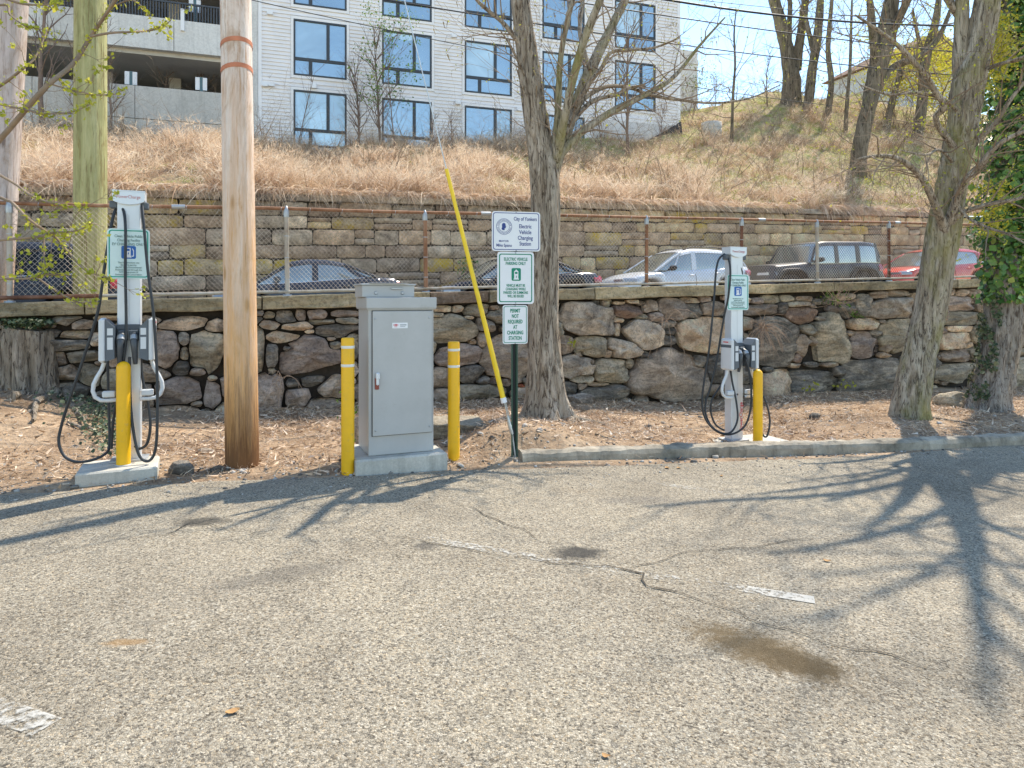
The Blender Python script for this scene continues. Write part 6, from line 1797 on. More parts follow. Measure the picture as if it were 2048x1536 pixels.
def bush(base, n, rx, rz, mat, size, label, cat='bush', name='budding_bush', stems=9, h=None):
    o = empty(name, base, 0, label=label, cat=cat)
    tw = MB(); en = []
    for _ in range(stems):
        grow(tw, Vector((R.gauss(0,rx*0.15), R.gauss(0,rx*0.15), 0)), Vector((R.gauss(0,0.45), R.gauss(0,0.45), 1)), rz*R.uniform(0.6,1.0), 0.02, 2, en, 0.5, 0.25, (3,4), 5)
    tag(tw.build('stems', M_TWIGD, o), kind='stuff')
    pts = []
    for _ in range(n):
        e = R.choice(en); pts.append(e+Vector((R.gauss(0,rx*0.16), R.gauss(0,rx*0.16), R.gauss(0,rz*0.09))))
    leaf_cloud('foliage', pts, size, mat, o)
    return o
# yellow-green sprays in the ivy crown
pts = []
for _ in range(2600):
    py = R.choice((R.uniform(20,160), R.uniform(60,130), R.uniform(360,470), R.uniform(-60,200)))
    c = P(R.gauss(1990,22), py, T3-0.7+R.gauss(0,0.2)); pts.append(c-o3)
leaf_cloud('young_leaves', pts, 0.055, M_FORS, tree3)

# --- stump with ivy at the left edge
q = G(34, 778, 0, dirt_z)
stump = empty('tree_stump', (q.x, q.y+0.15, q.z-0.15), 0, label='grey tree stump overgrown with ivy at the foot of the wall', cat='tree stump')
mb = MB(); ks = q.y/FPX
mb.tube([(0.0,0,0),(0.0,0,0.15),(0.0,0,0.35),(0.01,0,0.6),(0.02,0,0.80),(0.03,0,0.86)], [58*ks,47*ks,40*ks,37*ks,36*ks,33*ks], 48, fn=barkfn(5.5, 0.42, 0.35, 6)); mb.build('trunk', bark_mat('stump_bark', [(0.3,(0.22,0.175,0.125)),(0.5,(0.42,0.345,0.26)),(0.7,(0.58,0.49,0.39))], (0.07,0.05,0.035)), stump)
pts = []; ors = []
for _ in range(500):
    a = R.uniform(0, 6.28); r = 0.27*math.sqrt(R.random()); pts.append(Vector((0.03+r*math.cos(a), r*math.sin(a), 0.88+0.10*R.random()-0.25*max(0,r-0.18)))); ors.append((0,-0.3,1))
leaf_cloud('ivy_leaves', pts, 0.055, M_IVYD, stump, 0.4, 0.85, np.array(ors))
for k, (x0, y0, x1, y1) in enumerate(((75,775,150,800),(20,800,110,770),(90,790,60,850),(130,780,170,860))):
    a = G(x0, y0, 0.02, dirt_z); b_ = G(x1, y1, 0.0, dirt_z); pl = []
    for i in range(9):
        u = i/8; p_ = a.lerp(b_, u); pl.append(Vector((p_.x, p_.y+0.04*math.sin(u*6+k), dirt_z(p_.x, p_.y)+0.03+0.03*math.sin(u*9+k*2)))-stump.location)
    mb = MB(); mb.tube(pl, [0.045-0.03*i/8 for i in range(9)], 8, fn=barkfn(k*3.3, 0.3)); mb.build('root', M_BARK, stump)
# ivy trailing over the mound
pts = []; ors = []
for _ in range(1900):
    u = R.random()
    px = 75+u*160+R.gauss(0,22); py = 690+u*160+R.gauss(0,28)+20*math.sin(u*9)
    if py < 655: continue
    try: g_ = G(px, max(py, 690), R.uniform(0.02,0.12), dirt_z)
    except Exception: continue
    if (Vector((g_.x, g_.y, 0))-W0).dot(ND) > -0.2:
        continue
    pts.append(g_); ors.append((0,-0.4,1))
tag(leaf_cloud('ivy_ground_cover', pts, 0.042, M_IVYD, None, 0.5, 0.85, np.array(ors) if ors else None), kind='stuff')

# --- trees on the slope
def slope_pt(px, py):
    """point of the bank seen at a pixel"""
    lo = None
    for D in np.arange(FW+0.4, 60, 0.1):
        t = t_at(px, D); p_ = W(t, D, bank_z(t, D))
        y = 600-(p_.z-EYE)*FPX/p_.y
        if y <= py: return p_, t, D
    t = t_at(px, 24.0); return W(t, 24.0, bank_z(t, 24.0)), t, 24.0
def hill_tree(px, py, w, limbs, label, twigs=7, seed=0, mat=None, leafy=0.3):
    """limbs: list of (pixel path, widths)"""
    p_, t, D = slope_pt(px, py); Z = p_.y; k = Z/FPX
    o = empty('slope_tree', p_-Vector((0,0,0.3)), 0, label=label, cat='tree')
    oo = o.location.copy(); en = []; tw = MB()
    for i, (pth, ws) in enumerate(limbs):
        n = len(pth); dzt = R.uniform(-1.5,1.5) if i else 0
        pl = spline([P(x, y, Z+dzt*j/max(1,n-1)) for j, (x, y) in enumerate(pth)],4); rr = interp_r([0.86*a*k/2 for a in ws],4)
        mb = MB(); mb.tube([a-oo for a in pl], rr, 14, fn=barkfn(R.uniform(0,90), 0.10, 0.25 if i == 0 else 0, 5)); mb.build('trunk' if i == 0 else 'limb', mat or M_BARKH, o)
        for j in range(len(pl)//4, len(pl)-1):
            if R.random() < twigs/11:
                e = (pl[j+1]-pl[j]).normalized(); rnd = Vector((R.gauss(0,1), R.gauss(0,1), R.gauss(0.2,0.7)))
                grow(tw, pl[j]-oo, e*0.5+rnd.normalized()*0.9, R.uniform(1.4,3.2), min(rr[j]*0.4, 0.035), 2, en, 0.65, 0.12, (3,5), 4)
    tag(tw.build('twigs', M_TWIG, o), kind='stuff')
    leaf_cloud('buds', [e+Vector((R.gauss(0,0.06),R.gauss(0,0.06),R.gauss(0,0.06))) for e in en for _ in range(2) if R.random() < leafy], 0.10, M_BUD, o)
    return o
hill_tree(1582, 205, 40, [([(1582,225),(1583,190),(1582,150),(1574,100),(1562,50),(1548,0),(1530,-80)], [52,44,38,30,27,24,14]), ([(1590,140),(1598,90),(1606,40),(1612,-20),(1620,-90)], [26,20,18,16,9]), ([(1578,110),(1578,60),(1580,10),(1575,-60)], [14,12,10,6])], 'multi-stemmed tree against the sky on the hill crest, nearest the white building')
hill_tree(1612, 225, 24, [([(1610,240),(1618,200),(1624,140),(1634,80),(1640,20),(1644,-60)], [26,22,20,19,17,10]), ([(1628,110),(1614,50),(1606,0),(1600,-50)], [12,10,9,5])], 'slim greenish two-stemmed tree on the hill crest, just right of the multi-stemmed tree')
hill_tree(1655, 240, 16, [([(1652,255),(1658,210),(1662,160),(1656,100),(1660,40),(1668,-40)], [17,14,13,11,9,6])], 'thin dark sapling-like tree on the hill crest between two broad trunks', 6)
hill_tree(1716, 350, 40, [([(1713,372),(1716,330),(1722,280),(1736,220),(1750,160),(1764,100),(1778,40),(1788,-40)], [46,36,34,32,36,44,40,20]), ([(1752,150),(1748,90),(1742,30),(1735,-40)], [22,18,16,9]), ([(1768,90),(1795,40),(1815,0),(1840,-60)], [24,20,17,9]), ([(1745,200),(1785,135),(1830,118),(1862,95),(1885,60),(1900,20)], [16,15,16,14,11,6])], 'broad dark-trunked tree growing lowest on the grassy slope', 8)
hill_tree(1835, 285, 24, [([(1832,300),(1838,250),(1846,190),(1848,140),(1858,90),(1872,40),(1880,-30)], [28,24,22,20,19,17,10]), ([(1850,120),(1835,70),(1825,20)], [10,8,5])], 'straight dark tree on the slope in front of the yellow bushes')
hill_tree(1772, 265, 16, [([(1768,280),(1778,230),(1790,180),(1802,140),(1810,90)], [18,15,13,11,7])], 'short leaning trunk on the slope between the broad dark tree and the straight dark one', 6)
hill_tree(1465, 290, 8, [([(1463,300),(1464,250),(1466,190),(1470,130),(1468,70),(1472,20)], [8,7,6,5,4,2])], 'thin bare sapling on the grassy slope beside the concrete manhole ring', 9, leafy=0.1)
hill_tree(1690, 262, 10, [([(1690,270),(1694,200),(1700,130),(1702,60),(1704,0)], [9,8,7,6,4])], 'slender sapling on the slope behind the broad dark-trunked tree', 7)
mq, _, _ = slope_pt(1423, 268); mz = mq.z-0.05
man = empty('manhole_ring', (mq.x, mq.y, mz), 0, label='weathered concrete manhole ring standing out of the grassy slope', cat='manhole')
rq = 20/FPX*mq.y
mb = MB(); mb.lathe([(rq*0.98,-0.7),(rq,0.12),(rq*0.99,0.30),(rq*0.8,0.30)], 28); mb.build('lower_ring', M_PAD, man)
mb = MB(); mb.lathe([(rq*0.99,0.31),(rq*1.0,0.33),(rq*0.98,0.62),(rq*0.80,0.65),(rq*0.78,0.4)], 28); mb.build('upper_ring', M_GAR2, man)
bq, _, _ = slope_pt(1800, 262); bush(bq, 5000, 2.2, 3.6, M_FORS, 0.13, 'yellow flowering bush on the slope behind the dark trunks, nearer the broad dark tree', stems=12)
bq, _, _ = slope_pt(1900, 255); bush(bq, 5500, 2.4, 3.8, M_FORS, 0.13, 'yellow flowering bush on the slope showing past the leaning mossy tree', stems=12)
bq, _, _ = slope_pt(1960, 300); bush(bq, 3500, 1.8, 3.2, M_FORS, 0.12, 'yellow-green bush on the slope just beside the ivy crown', stems=10)
bq, _, _ = slope_pt(1385, 205); bush(bq, 500, 1.0, 1.8, M_LEAFG, 0.10, 'small olive-green shrub on the hill crest touching the corner of the white building', stems=10)

# --- bare saplings in front of the building
def sapling(px, py, h_px, label, leaf=None, lean=0.0, n=5, r=0.035, nl=0, mat=None, size=0.1, spread=0.5):
    p_, t, D = slope_pt(px, py); Z = p_.y; h = h_px*Z/FPX; r *= 1.45
    o = empty('sapling', p_-Vector((0,0,0.15)), 0, label=label, cat='sapling')
    tw = MB(); en = []; pts = [Vector((0,0,0))]
    d = Vector((lean,0,1)).normalized(); q = Vector((0,0,0)); K = 9
    for k in range(K):
        d = (d+Vector((R.gauss(0,0.06), R.gauss(0,0.06), 0.08))).normalized(); q = q+d*h/K; pts.append(q.copy())
    m_ = MB(); m_.tube(pts, [r*(1-0.8*k/K) for k in range(K+1)], 8, fn=barkfn(R.uniform(0,99), 0.1)); m_.build('trunk', mat or M_TWIGD, o)
    for k in range(2, K+1):
        for _ in range(n//2+R.randint(0,2)):
            rnd = Vector((R.gauss(0,1), R.gauss(0,0.8), R.uniform(0.1,0.9)))
            grow(tw, pts[k], rnd.normalized()*spread*1.3+Vector((0,0,0.6)), h*R.uniform(0.2,0.38), r*0.32, 1, en, 0.5, 0.15, (2,4), 5)
    tag(tw.build('twigs', mat or M_TWIGD, o), kind='stuff')
    if leaf:
        lp = [e+Vector((R.gauss(0,size*1.3),R.gauss(0,size*1.3),R.gauss(0,size*1.3))) for e in en for _ in range(nl)]
        leaf_cloud('leaves', lp, size, leaf, o)
    return o
sapling(88, 268, 360, 'tall brown bare sapling in front of the garage, nearest the greyed pole', n=4, r=0.075, lean=-0.10)
sapling(150, 262, 150, 'short bare sapling in front of the garage, half behind the green-tinted pole', n=4, r=0.035)
sapling(222, 262, 180, 'red-stemmed bare sapling just right of the green-tinted pole', n=6, r=0.04)
sapling(332, 258, 150, 'vase-shaped bare shrub in front of the garage between the two signs', n=7, r=0.035, spread=0.9)
sapling(415, 262, 200, 'bare bushy sapling in front of the garage against the bare tan pole', n=6, r=0.03, lean=0.05)
sapling(505, 290, 300, 'bare tree just right of the tan pole before the white siding', n=5, r=0.06, lean=0.05)
sapling(552, 300, 190, 'bare sapling left of the first window column', n=6, r=0.035)
sapling(594, 305, 170, 'thin bare whip crossing the first window column', n=3, r=0.02, lean=0.1)
sapling(716, 305, 160, 'forked bare sapling between the first and second window columns', n=6, r=0.045, lean=0.02)
sapling(762, 305, 230, 'bare sapling beside the green-leaved one at the second window column', n=6, r=0.045, lean=-0.03)
sapling(793, 315, 240, 'slim sapling with fresh green leaves before the second window column', M_LEAFG, 0.0, 6, 0.022, 6, None, 0.09)
sapling(905, 318, 90, 'low bare shrub between the second and third window columns', n=9, r=0.02)
sapling(870, 315, 80, 'low reddish bare shrub just left of another in front of the white siding', n=9, r=0.02)
sapling(1205, 312, 120, 'low bare sapling in front of the pale foundation, left of the forked one', n=5, r=0.025)
sapling(1256, 310, 230, 'forked bare tree in front of the last window column', n=7, r=0.055)
sapling(1320, 300, 90, 'low twiggy shrub beside the black plastic sheet', n=6, r=0.02)
sapling(1535, 215, 110, 'thin twiggy shrub on the hill crest against the sky', n=6, r=0.03)
sapling(1430, 215, 60, 'short upright weed stalk clump on the hill crest right of the building', n=7, r=0.02)

# --- budding branches reaching in from a tree beyond the left edge
Zf = 5.35; of = Vector((-5.6, 5.2, dirt_z(-5.6, 5.2)-0.1))
bt_ = empty('budding_tree', of, 0, label='tree with yellow-green buds whose thin branches reach in from the edge above the stump', cat='tree')
mb = MB(); mb.tube([Vector((0,0,0)),Vector((0.05,0,0.8)),Vector((0,0.03,1.7)),Vector((0.12,0.0,2.6)),Vector((0.1,0.0,3.8)),Vector((0.2,0,5.2))], [0.10,0.085,0.075,0.06,0.045,0.02], 16, fn=barkfn(8.0,0.15)); mb.build('trunk', M_BARK, bt_)
FB = [([(-250,400),(-60,330),(0,279),(86,180),(146,128),(182,73),(224,10),(250,-40)], [16,13,11,10,9,8,6,4]),
      ([(182,73),(221,66),(262,64),(299,61),(320,54),(336,46)], [5,5,4,4,3,2]),
      ([(-200,260),(-60,205),(0,172),(39,143),(70,115),(95,60)], [9,7,6,5,4,2]),
      ([(-200,150),(0,208),(50,218),(86,227),(143,224),(182,208)], [6,5,5,4,3,2]),
      ([(99,167),(125,175),(151,182),(195,190),(232,188)], [4,3,3,3,2]),
      ([(-220,520),(-60,490),(0,480),(50,476),(86,471),(101,466),(155,461),(185,445)], [8,7,6,6,5,5,3,2]),
      ([(-150,330),(0,395),(24,405),(54,435),(86,459),(112,476),(138,506),(172,541),(219,556)], [7,6,6,5,5,5,4,3,2]),
      ([(86,462),(88,490),(89,520),(92,538)], [4,3,3,2]),
      ([(-220,585),(-60,562),(0,558),(54,557),(92,549),(148,551)], [7,6,5,4,4,2]),
      ([(70,552),(95,570),(120,586),(159,605),(193,603)], [4,4,3,3,2]),
      ([(-150,270),(17,360),(54,386),(92,403),(138,412),(172,414)], [6,5,5,4,3,2]),
      ([(-150,60),(0,10),(20,30),(50,52),(70,56)], [6,5,4,3,2]),
      ([(-100,-60),(20,0),(80,10),(120,5)], [8,6,4,2]),
      ([(215,20),(265,0),(300,35)], [4,3,2]), ([(200,45),(240,-10),(275,-60)], [6,5,3])]
tw = MB(); bp = []
kf = Zf/FPX
for pth, ws in FB:
    n = len(pth); z0_ = R.uniform(-0.15,0.15)
    pl = spline([P(x, y, Zf+z0_+0.12*math.sin(j*1.3+x*0.01)) for j, (x, y) in enumerate(pth)],5)
    mb = MB(); mb.tube([a-of for a in pl], interp_r([w*kf/2 for w in ws],5), 8); mb.build('branch', M_TWIG, bt_)
    for j in range(len(pl)//3, len(pl)):
        for _ in range(6 if j > len(pl)*0.6 else 2):
            bp.append(pl[j]-of+Vector((R.gauss(0,0.016),R.gauss(0,0.02),R.gauss(0,0.016))))
        if R.random() < 0.22:
            e = Vector((R.gauss(0.5,0.5),R.gauss(0,0.4),R.gauss(0,0.6))); en = []
            grow(tw, pl[j]-of, e, R.uniform(0.08,0.25), 0.004, 1, en, 0.5, 0.0, (1,2), 4)
            bp += [q_+Vector((R.gauss(0,0.012),R.gauss(0,0.012),R.gauss(0,0.012))) for q_ in en for _ in range(3)]
tag(tw.build('twigs', M_TWIG, bt_), kind='stuff')
leaf_cloud('buds', bp, 0.032, M_BUD, bt_, 0.6, 0.7)

# ------------------------------------------------------------------ dry growth, litter, small things
M_DRY = tint_mat('dry_tan_growth', [(0,(0.20,0.115,0.062)),(0.3,(0.46,0.305,0.19)),(0.65,(0.74,0.55,0.385)),(1,(0.88,0.75,0.58))], 0.85, 0.35)
M_GRS = tint_mat('spring_grass', [(0,(0.15,0.21,0.035)),(0.5,(0.36,0.40,0.06)),(1,(0.58,0.56,0.15))], 0.75, 0.3)
M_LIT = tint_mat('dry_litter', [(0,(0.17,0.105,0.062)),(0.3,(0.47,0.32,0.20)),(0.7,(0.72,0.54,0.38)),(1,(0.86,0.74,0.59))], 0.85, 0.1)
def tufts(ntuft, region, per, hmin, hmax, droop, wid, dens=None):
    pos = []; dr = []; ln = []; cv = []; tn = []
    while len(pos) < ntuft*per:
        t, D = region()
        if dens and R.random() > dens(t, D): continue
        p_ = W(t, D, bank_z(t, D)-0.03); h = R.uniform(hmin, hmax)*(0.7+0.6*abs(noise.noise(Vector((t*0.4, D*0.4, 8)))))
        tb = R.random()
        for _ in range(per):
            a = R.uniform(0, 6.28); s = abs(R.gauss(0, 0.42))
            pos.append((p_.x+R.gauss(0,0.10), p_.y+R.gauss(0,0.10), p_.z)); d = Vector((math.cos(a)*s, math.sin(a)*s, 1)).normalized()
            dr.append(tuple(d)); l = h*R.uniform(0.5,1.1); ln.append(l)
            cv.append((math.cos(a)*l*droop*R.uniform(0.3,1.2), math.sin(a)*l*droop*R.uniform(0.3,1.2), -l*droop*R.uniform(0.1,0.8))); tn.append(min(1, max(0, 0.65*tb+0.35*R.random()+R.gauss(0,0.1))))
    return np.array(pos), np.array(dr), np.array(ln), np.array(cv), np.array(tn)
def left_d(t, D): return float(np.interp(t, [-8,8,14,20,30], [1,1,0.8,0.45,0.3]))*(0.10+0.90*smooth(-0.20,0.22,noise.noise(Vector((t*0.5, D*0.5, 1)))))
p_, d_, l_, c_, t_ = tufts(4400, lambda: (R.uniform(-7,42), FW+0.2+R.random()**1.3*13.5), 24, 0.45, 1.35, 0.6, 0.02, left_d)
tag(strips('dry_undergrowth', p_, d_, l_, NP.uniform(0.010,0.024,len(l_)), c_, M_DRY, t_, 3), kind='stuff')
# feathery tops: short hairs near the tips of the taller stalks
sel = np.where(l_ > np.percentile(l_, 55))[0]; sel = NP.choice(sel, min(9000, len(sel)), replace=False)
tip = np.repeat(p_[sel]+d_[sel]*l_[sel][:,None]*0.85+c_[sel]*0.72, 6, 0); n = len(tip)
tip += NP.normal(0, 0.05, (n,3))
hd = np.repeat(d_[sel]+c_[sel]/l_[sel][:,None]*1.3, 6, 0)+NP.normal(0,0.55,(n,3)); hd /= np.linalg.norm(hd, axis=1, keepdims=True)
tag(strips('dry_plumes', tip, hd, NP.uniform(0.08,0.25,n), NP.uniform(0.010,0.024,n), NP.normal(0,0.04,(n,3)), M_DRY, np.clip(NP.normal(0.82,0.18,n),0,1), 2), kind='stuff')
def right_d(t, D): return float(np.interp(t, [-8,3,12,18,30], [0.20,0.28,0.5,1,1]))*(0.25+0.75*smooth(-0.3,0.2,noise.noise(Vector((t*0.45, D*0.45, 21)))))
p_, d_, l_, c_, t_ = tufts(6400, lambda: (R.uniform(-7,46), FW+0.2+R.random()*17.0), 12, 0.10, 0.34, 0.6, 0.02, right_d)
tag(strips('spring_grass', p_, d_, l_, NP.uniform(0.010,0.022,len(l_)), c_, M_GRS, t_, 2), kind='stuff')
# straw thatch and leaf litter lying on the slope
n = 26000; tt = NP.uniform(-7,46,n); dd = FW+0.2+NP.uniform(0,1,n)**1.2*17
pp = np.array([tuple(W(a, b_, bank_z(a, b_)+0.02)) for a, b_ in zip(tt, dd)])
dr = NP.normal(size=(n,3)); dr[:,2] = np.abs(dr[:,2])*0.45; dr /= np.linalg.norm(dr, axis=1, keepdims=True)
tag(strips('straw_litter', pp, dr, NP.uniform(0.12,0.40,n), NP.uniform(0.010,0.03,n), NP.normal(0,0.06,(n,3)), M_DRY, NP.uniform(0,1,n), 2), kind='stuff')
# dead vines hanging over the ashlar coping
n = 7500; tt = NP.uniform(-7,28,n); keep = np.array([noise.noise(Vector((a*0.7,0,33))) > -0.12-0.25*(a < 14) for a in tt]); tt = tt[keep]; n = len(tt)
pp = np.array([tuple(W(a, FW-0.12+0.35*R.random(), farwall_z(a)+0.06+0.1*R.random())) for a in tt])
out = -np.array(ND)[None,:]
dr = out*NP.uniform(0.2,1.0,(n,1))+np.array(TD)[None,:]*NP.normal(0,0.7,(n,1))+np.array([[0,0,1]])*NP.uniform(-0.1,0.5,(n,1)); dr /= np.linalg.norm(dr,axis=1,keepdims=True)
ln = NP.uniform(0.15,0.65,n)*np.where(NP.uniform(size=n) < 0.06, 2.0, 1)
cv = np.zeros((n,3)); cv[:,2] = -ln*NP.uniform(0.5,1.3,n); cv += out*0.03
tag(strips('hanging_dead_vines', pp, dr, ln, NP.uniform(0.014,0.032,n), cv, M_DRY, NP.uniform(0.3,1,n), 4), kind='stuff')

# dead brush and brambles standing on the slope
tw = MB(); bb = Vector((0, 25, 8))
for _ in range(380):
    if R.random() < 0.7: t = R.uniform(15,42); D = FW+0.6+R.random()*17
    else: t = R.uniform(-5,16); D = FW+4+R.random()*8.5
    p_ = W(t, D, bank_z(t, D)-0.05)-bb
    for _ in range(R.randint(2,4)):
        grow(tw, p_+Vector((R.gauss(0,0.15),R.gauss(0,0.15),0)), Vector((R.gauss(0,0.6),R.gauss(0,0.6),1)), R.uniform(0.6,2.0), R.uniform(0.011,0.022), 2, [], 0.7, 0.05, (2,4), 4, 0.5)
o = tw.build('dead_brush', M_TWIG, None, loc=bb); tag(o, kind='stuff')
# needle and leaf litter on the dirt strip
n = 52000; pos = []
while len(pos) < n:
    x = R.uniform(-7.5, 13); e = edge_y(x); y = e+0.06+R.random()*4.5
    d = -(Vector((x,y,0))-W0).dot(ND)
    if d < 0.05: continue
    dens = 0.30+0.7*smooth(-0.15,0.25,noise.noise(Vector((x*0.9,y*0.9,17))))
    dens *= smooth(0.0,0.9,y-e)*0.8+0.2
    if x < -3.9: dens *= 0.45
    if 1.3 < x: dens *= 0.65
    if R.random() > dens: continue
    pos.append((x, y, dirt_z(x, y)+0.004+0.02*R.random()))
pos = np.array(pos)
dr = NP.normal(size=(n,3)); dr[:,2] = np.abs(dr[:,2])*0.30; dr /= np.linalg.norm(dr,axis=1,keepdims=True)
cv = NP.normal(0,0.014,(n,3)); cv[:,2] = np.abs(cv[:,2])*0.8-0.006
tag(strips('leaf_litter', pos, dr, NP.uniform(0.03,0.11,n), np.where(NP.uniform(size=n) < 0.18, NP.uniform(0.014,0.03,n), NP.uniform(0.003,0.009,n)), cv, M_LIT, NP.uniform(0,1,n), 2), kind='stuff')
# gravel crumbs along the asphalt edge
def pebbles(name, n, pts_fn, smin, smax, mat):
    V = []; F = []; T = []
    for i in range(n):
        x, y, z = pts_fn(); s = R.uniform(smin, smax)*(1+1.2*(R.random() > 0.93))
        rot = Matrix.Rotation(R.uniform(0,6.28), 3, 'Z') @ Matrix.Rotation(R.gauss(0,0.4), 3, 'X')
        o = len(V); pts8 = [(-1,-.7,-.4),(.9,-.8,-.4),(1,.7,-.4),(-.8,.9,-.4),(-.6,-.5,.5),(.6,-.4,.45),(.5,.5,.55),(-.5,.6,.4)]
        for q in pts8:
            v = rot @ Vector((q[0]*s*R.uniform(0.7,1.2), q[1]*s*0.75*R.uniform(0.7,1.2), q[2]*s*0.8)); V.append((x+v.x, y+v.y, z+v.z+s*0.25))
        F += [tuple(o+j for j in f) for f in ((0,3,2,1),(4,5,6,7),(0,1,5,4),(1,2,6,5),(2,3,7,6),(3,0,4,7))]; T += [R.random()]*8
    return np_mesh(name, np.array(V), np.array(F), mat, np.array(T))
M_PEB = tint_mat('pebble_mix', [(0,(0.10,0.09,0.08)),(0.5,(0.27,0.24,0.20)),(1,(0.50,0.47,0.43))], 0.9)
def edge_peb():
    x = R.uniform(-6,13); y = edge_y(x)+abs(R.gauss(0,0.5))-0.03
    if R.random() < 0.35: y = edge_y(x)+R.random()*4
    q = Vector((x,y,0))
    if -(q-W0).dot(ND) < 0.1: y = edge_y(x)+0.1
    return x, y, max(dirt_z(x, y), zg(x)-0.02 if y < edge_y(x)+0.05 else -9)
tag(pebbles('gravel', 2600, edge_peb, 0.006, 0.020, M_PEB), kind='stuff')
def lot_peb():
    x = R.uniform(-4.5,7.5); y = edge_y(x)-0.03-abs(R.gauss(0,0.35)); return x, y, zg(x)
tag(pebbles('loose_gravel', 700, lot_peb, 0.004, 0.010, M_PEB), kind='stuff')
def rock(px, py, w, h, mat, label, name='rock', cat='rock', seed=0, sq=0.7, dz=0.0):
    g_ = G(px, py, 0, dirt_z); k = g_.y/FPX; a = w*k/2; hh = h*k
    bm = bmesh.new(); bmesh.ops.create_icosphere(bm, subdivisions=3, radius=1)
    pls = [(Vector((R.gauss(0,1),R.gauss(0,1),R.gauss(0,1))).normalized(), R.uniform(0.55,0.85)) for _ in range(9)]
    for v in bm.verts:
        c = v.co.copy()
        for nrm, dd in pls:
            e = c.dot(nrm)-dd
            if e > 0: c -= nrm*e
        c += c*0.10*noise.noise(c*2.5+Vector((seed,0,0)))
        v.co = (c.x*a*1.25, c.y*a*0.9, c.z*hh*0.75+hh*0.30)
    me = bpy.data.meshes.new(name); bm.to_mesh(me); bm.free(); me.materials.append(mat)
    o = bpy.data.objects.new(name, me); COL.objects.link(o); o.location = g_+Vector((0,a*0.4,dz)); o.rotation_euler = (0,0,R.uniform(-0.5,0.5))
    return tag(o, label, cat)
rock(362, 950, 44, 30, ST['d'], 'angular black rock on the dirt between the charger pad and the tan pole', seed=1)
rock(432, 944, 22, 12, ST['d'], 'small flat black rock against the foot of the tan pole', seed=2)
rock(1296, 856, 14, 8, ST['d'], 'small dark stone on the bare dirt left of the far charger', seed=3)
rock(1632, 838, 22, 12, ST['d'], 'dark stone on the dirt between the far bollard and the leaning tree', seed=4)
rock(1915, 815, 60, 30, ST['g'], 'pale squarish rock between the leaning tree and the ivy tree', seed=5)
rock(1160, 806, 60, 18, ST['m'], 'flat brown stone lying beside the roots of the middle tree', seed=6)
rock(715, 885, 26, 50, ST['m'], 'rough pale stone tucked between the cabinet and its left bollard', seed=7)
rock(410, 905, 30, 8, ST['m'], 'thin flat stone chip on the needles in front of the boulder wall', seed=8)
# broken slab behind the bollard
g_ = G(905, 872, 0, dirt_z)
o = rough_slab(0.62, 0.5, 0.16, 77, 0, 0.012).build('broken_slab', ST['g'], None, loc=(g_.x, g_.y+0.25, g_.z+0.05), rotz=0.2)
o.rotation_euler = (0.05, 0.06, 0.25); tag(o, 'broken grey stone slab lying on the litter behind the right cabinet bollard', 'stone slab')
# little green plants
def weed(px, py, n, sz, mat, label, onwall=None, spread=0.12):
    if onwall is not None:
        t, z = wall_pt(px, py); g_ = W(t, onwall, z)
    else: g_ = G(px, py, 0, dirt_z)
    o = empty('weed', g_, 0, label=label, cat='weed')
    tw = MB(); en = []
    for _ in range(7): grow(tw, Vector((0,0,0)), Vector((R.gauss(0,0.6),R.gauss(-0.2,0.5),0.9)), spread*R.uniform(0.8,1.7), 0.003, 1, en, 0.5, 0.2, (1,2), 4)
    tag(tw.build('stems', M_TWIG, o), kind='stuff')
    leaf_cloud('leaves', [R.choice(en)+Vector((R.gauss(0,spread*0.25),R.gauss(0,spread*0.25),R.gauss(0,spread*0.2))) for _ in range(n)], sz, mat, o, 0.4, 0.6)
    return o
weed(713, 862, 90, 0.05, M_LEAFG, 'green weed growing between the left bollard and the cabinet', spread=0.18)
weed(716, 912, 40, 0.045, M_LEAFG, 'small green weed at the corner of the cabinet plinth', spread=0.08)
weed(1655, 628, 110, 0.05, M_LEAFG, 'leafy green weed growing out of the boulder wall above the large grey boulder', -0.22, 0.22)
weed(1691, 640, 40, 0.05, M_LEAFG, 'small green weed in the boulder wall beside the larger leafy one', -0.2, 0.1)
weed(1125, 702, 14, 0.06, M_BUD, 'yellow-green sprout at the side of the middle tree in the boulder wall', -0.3, 0.1)
weed(1620, 790, 16, 0.07, M_BUD, 'pale sprout with pinkish yellow leaves at the wall foot right of the far bollard', None, 0.14)
weed(1686, 786, 14, 0.07, M_BUD, 'yellow sprout at the wall foot under the dark boulder', None, 0.15)
weed(1882, 735, 50, 0.07, M_BUD, 'bright yellow-leaved weed just right of the leaning tree', None, 0.3)
weed(1945, 618, 26, 0.05, M_LEAFG, 'green weed sprig in the boulder wall near the ivy tree', -0.2, 0.12)
weed(1235, 545, 60, 0.10, M_IVY, 'dark green weed at the foot of the ashlar wall between two parked cars', FW-0.3, 0.35)
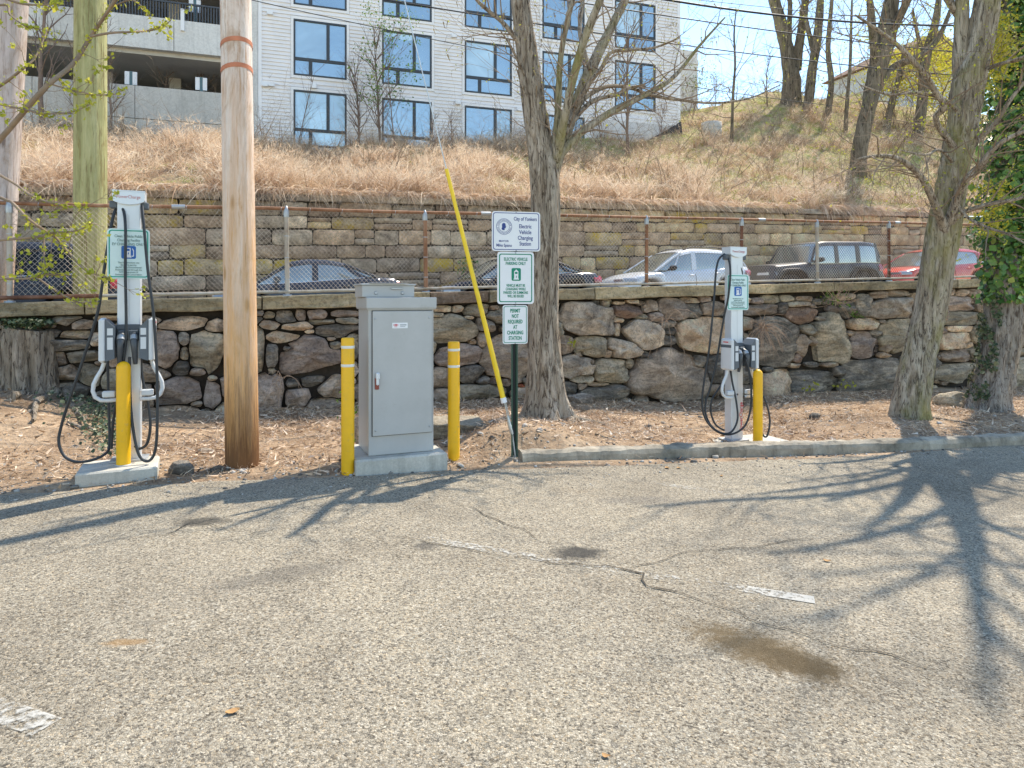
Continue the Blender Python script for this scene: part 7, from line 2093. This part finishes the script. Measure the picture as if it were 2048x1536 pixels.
# dead root balls and roots hanging on the boulder wall
def root_tangle(px, py, D, n, L, spread, label, down=0.7):
    t, z = wall_pt(px, py); g_ = W(t, D, z)
    o = empty('dead_root_clump', g_, 0, label=label, cat='dead roots')
    tw = MB()
    for _ in range(n):
        d = Vector((R.gauss(0,spread), R.gauss(-0.5,0.4), R.gauss(0.3,0.7))).normalized(); p_ = Vector((R.gauss(0,0.03),R.gauss(0,0.03),R.gauss(0,0.03))); pl = [p_]
        for k in range(8):
            d = (d+Vector((R.gauss(0,0.18),R.gauss(0,0.15),-down*0.35+R.gauss(0,0.15)))).normalized(); p_ = p_+d*L/8*R.uniform(0.6,1.3); pl.append(p_)
        tw.tube(pl, [0.0048*(1-0.6*k/8) for k in range(9)], 4, cap=False)
    rt_ = tw.build('roots', plain('dry_roots', (0.46,0.32,0.22), 0.9, 0, 0.1, 0.25, 6), o); tag(rt_, kind='stuff')
    return o
root_tangle(1500, 655, -0.30, 60, 0.62, 0.8, 'tan ball of dead roots hanging on the boulder wall beside the far charger', 0.75)
root_tangle(1650, 600, -0.22, 26, 0.5, 0.9, 'dry spiky dead stems sprouting from the coping above the leafy green weed', -0.1)
root_tangle(1315, 640, -0.25, 10, 0.9, 0.25, 'thin dead roots hanging over the middle of the boulder wall', 0.9)
root_tangle(556, 760, -0.20, 8, 0.6, 0.2, 'thin dead roots dangling on the boulder wall left of the striped bollard', 0.9)
# fallen sticks and leaves
for k, (x0,y0,x1,y1,w,l) in enumerate(((1810,826,1960,850,0.02,'long fallen stick lying behind the kerb at the foot of the leaning tree'),(1905,752,1935,790,0.03,'pale stick leaning between the leaning tree and the ivy tree'),(1190,868,1230,880,0.012,'short stick on the dirt left of the far charger'),(135,846,195,862,0.02,'grey stick on the dirt beside the charger cables'))):
    a = G(x0,y0,0.015,dirt_z); b_ = G(x1,y1,0.015,dirt_z); pl = []
    for i in range(7):
        q_ = a.lerp(b_, i/6); pl.append(Vector((q_.x, q_.y+0.02*math.sin(i*1.7), max(q_.z, dirt_z(q_.x,q_.y)+0.012))))
    mb = MB(); mb.tube([q_-pl[0] for q_ in pl], [w*(1-0.08*i) for i in range(7)], 7, fn=barkfn(k*2.2,0.2)); tag(mb.build('fallen_stick', M_BARK, None, loc=pl[0]), l, 'stick')
for px, py, s, l in ((465,1427,0.05,'curled brown leaf on the asphalt in the lower part of the lot'),(1335,937,0.06,'dry leaf standing on the asphalt just in front of the kerb, left one of two'),(1358,937,0.05,'dry leaf on the asphalt just in front of the kerb, right one of two'),(1443,953,0.04,'small brown leaf on the asphalt farther in front of the kerb'),(1654,1123,0.045,'tan leaf on the asphalt between the branch shadows'),(1212,1514,0.03,'reddish leaf scrap at the very bottom of the lot')):
    g_ = G(px, py); m_ = MB(); vs = []
    for i in range(5):
        u = i/4; w_ = math.sin(math.pi*(0.1+0.85*u))*s*0.35
        for sgn in (-1,0,1): vs.append((sgn*w_+0.1*s*math.sin(u*4), u*s-s/2, 0.004+0.25*s*(u-0.5)**2*2+(0.10*s if sgn else 0)))
    m_.add(vs, [(i*3+j, i*3+j+1, (i+1)*3+j+1, (i+1)*3+j) for i in range(4) for j in range(2)], 0, True)
    o = m_.build('fallen_leaf', plain('dead_leaf', (0.42,0.24,0.10), 0.8, 0, 0.2, 0.2, 30), None, loc=g_, rotz=R.uniform(0,6)); tag(o, l, 'leaf')
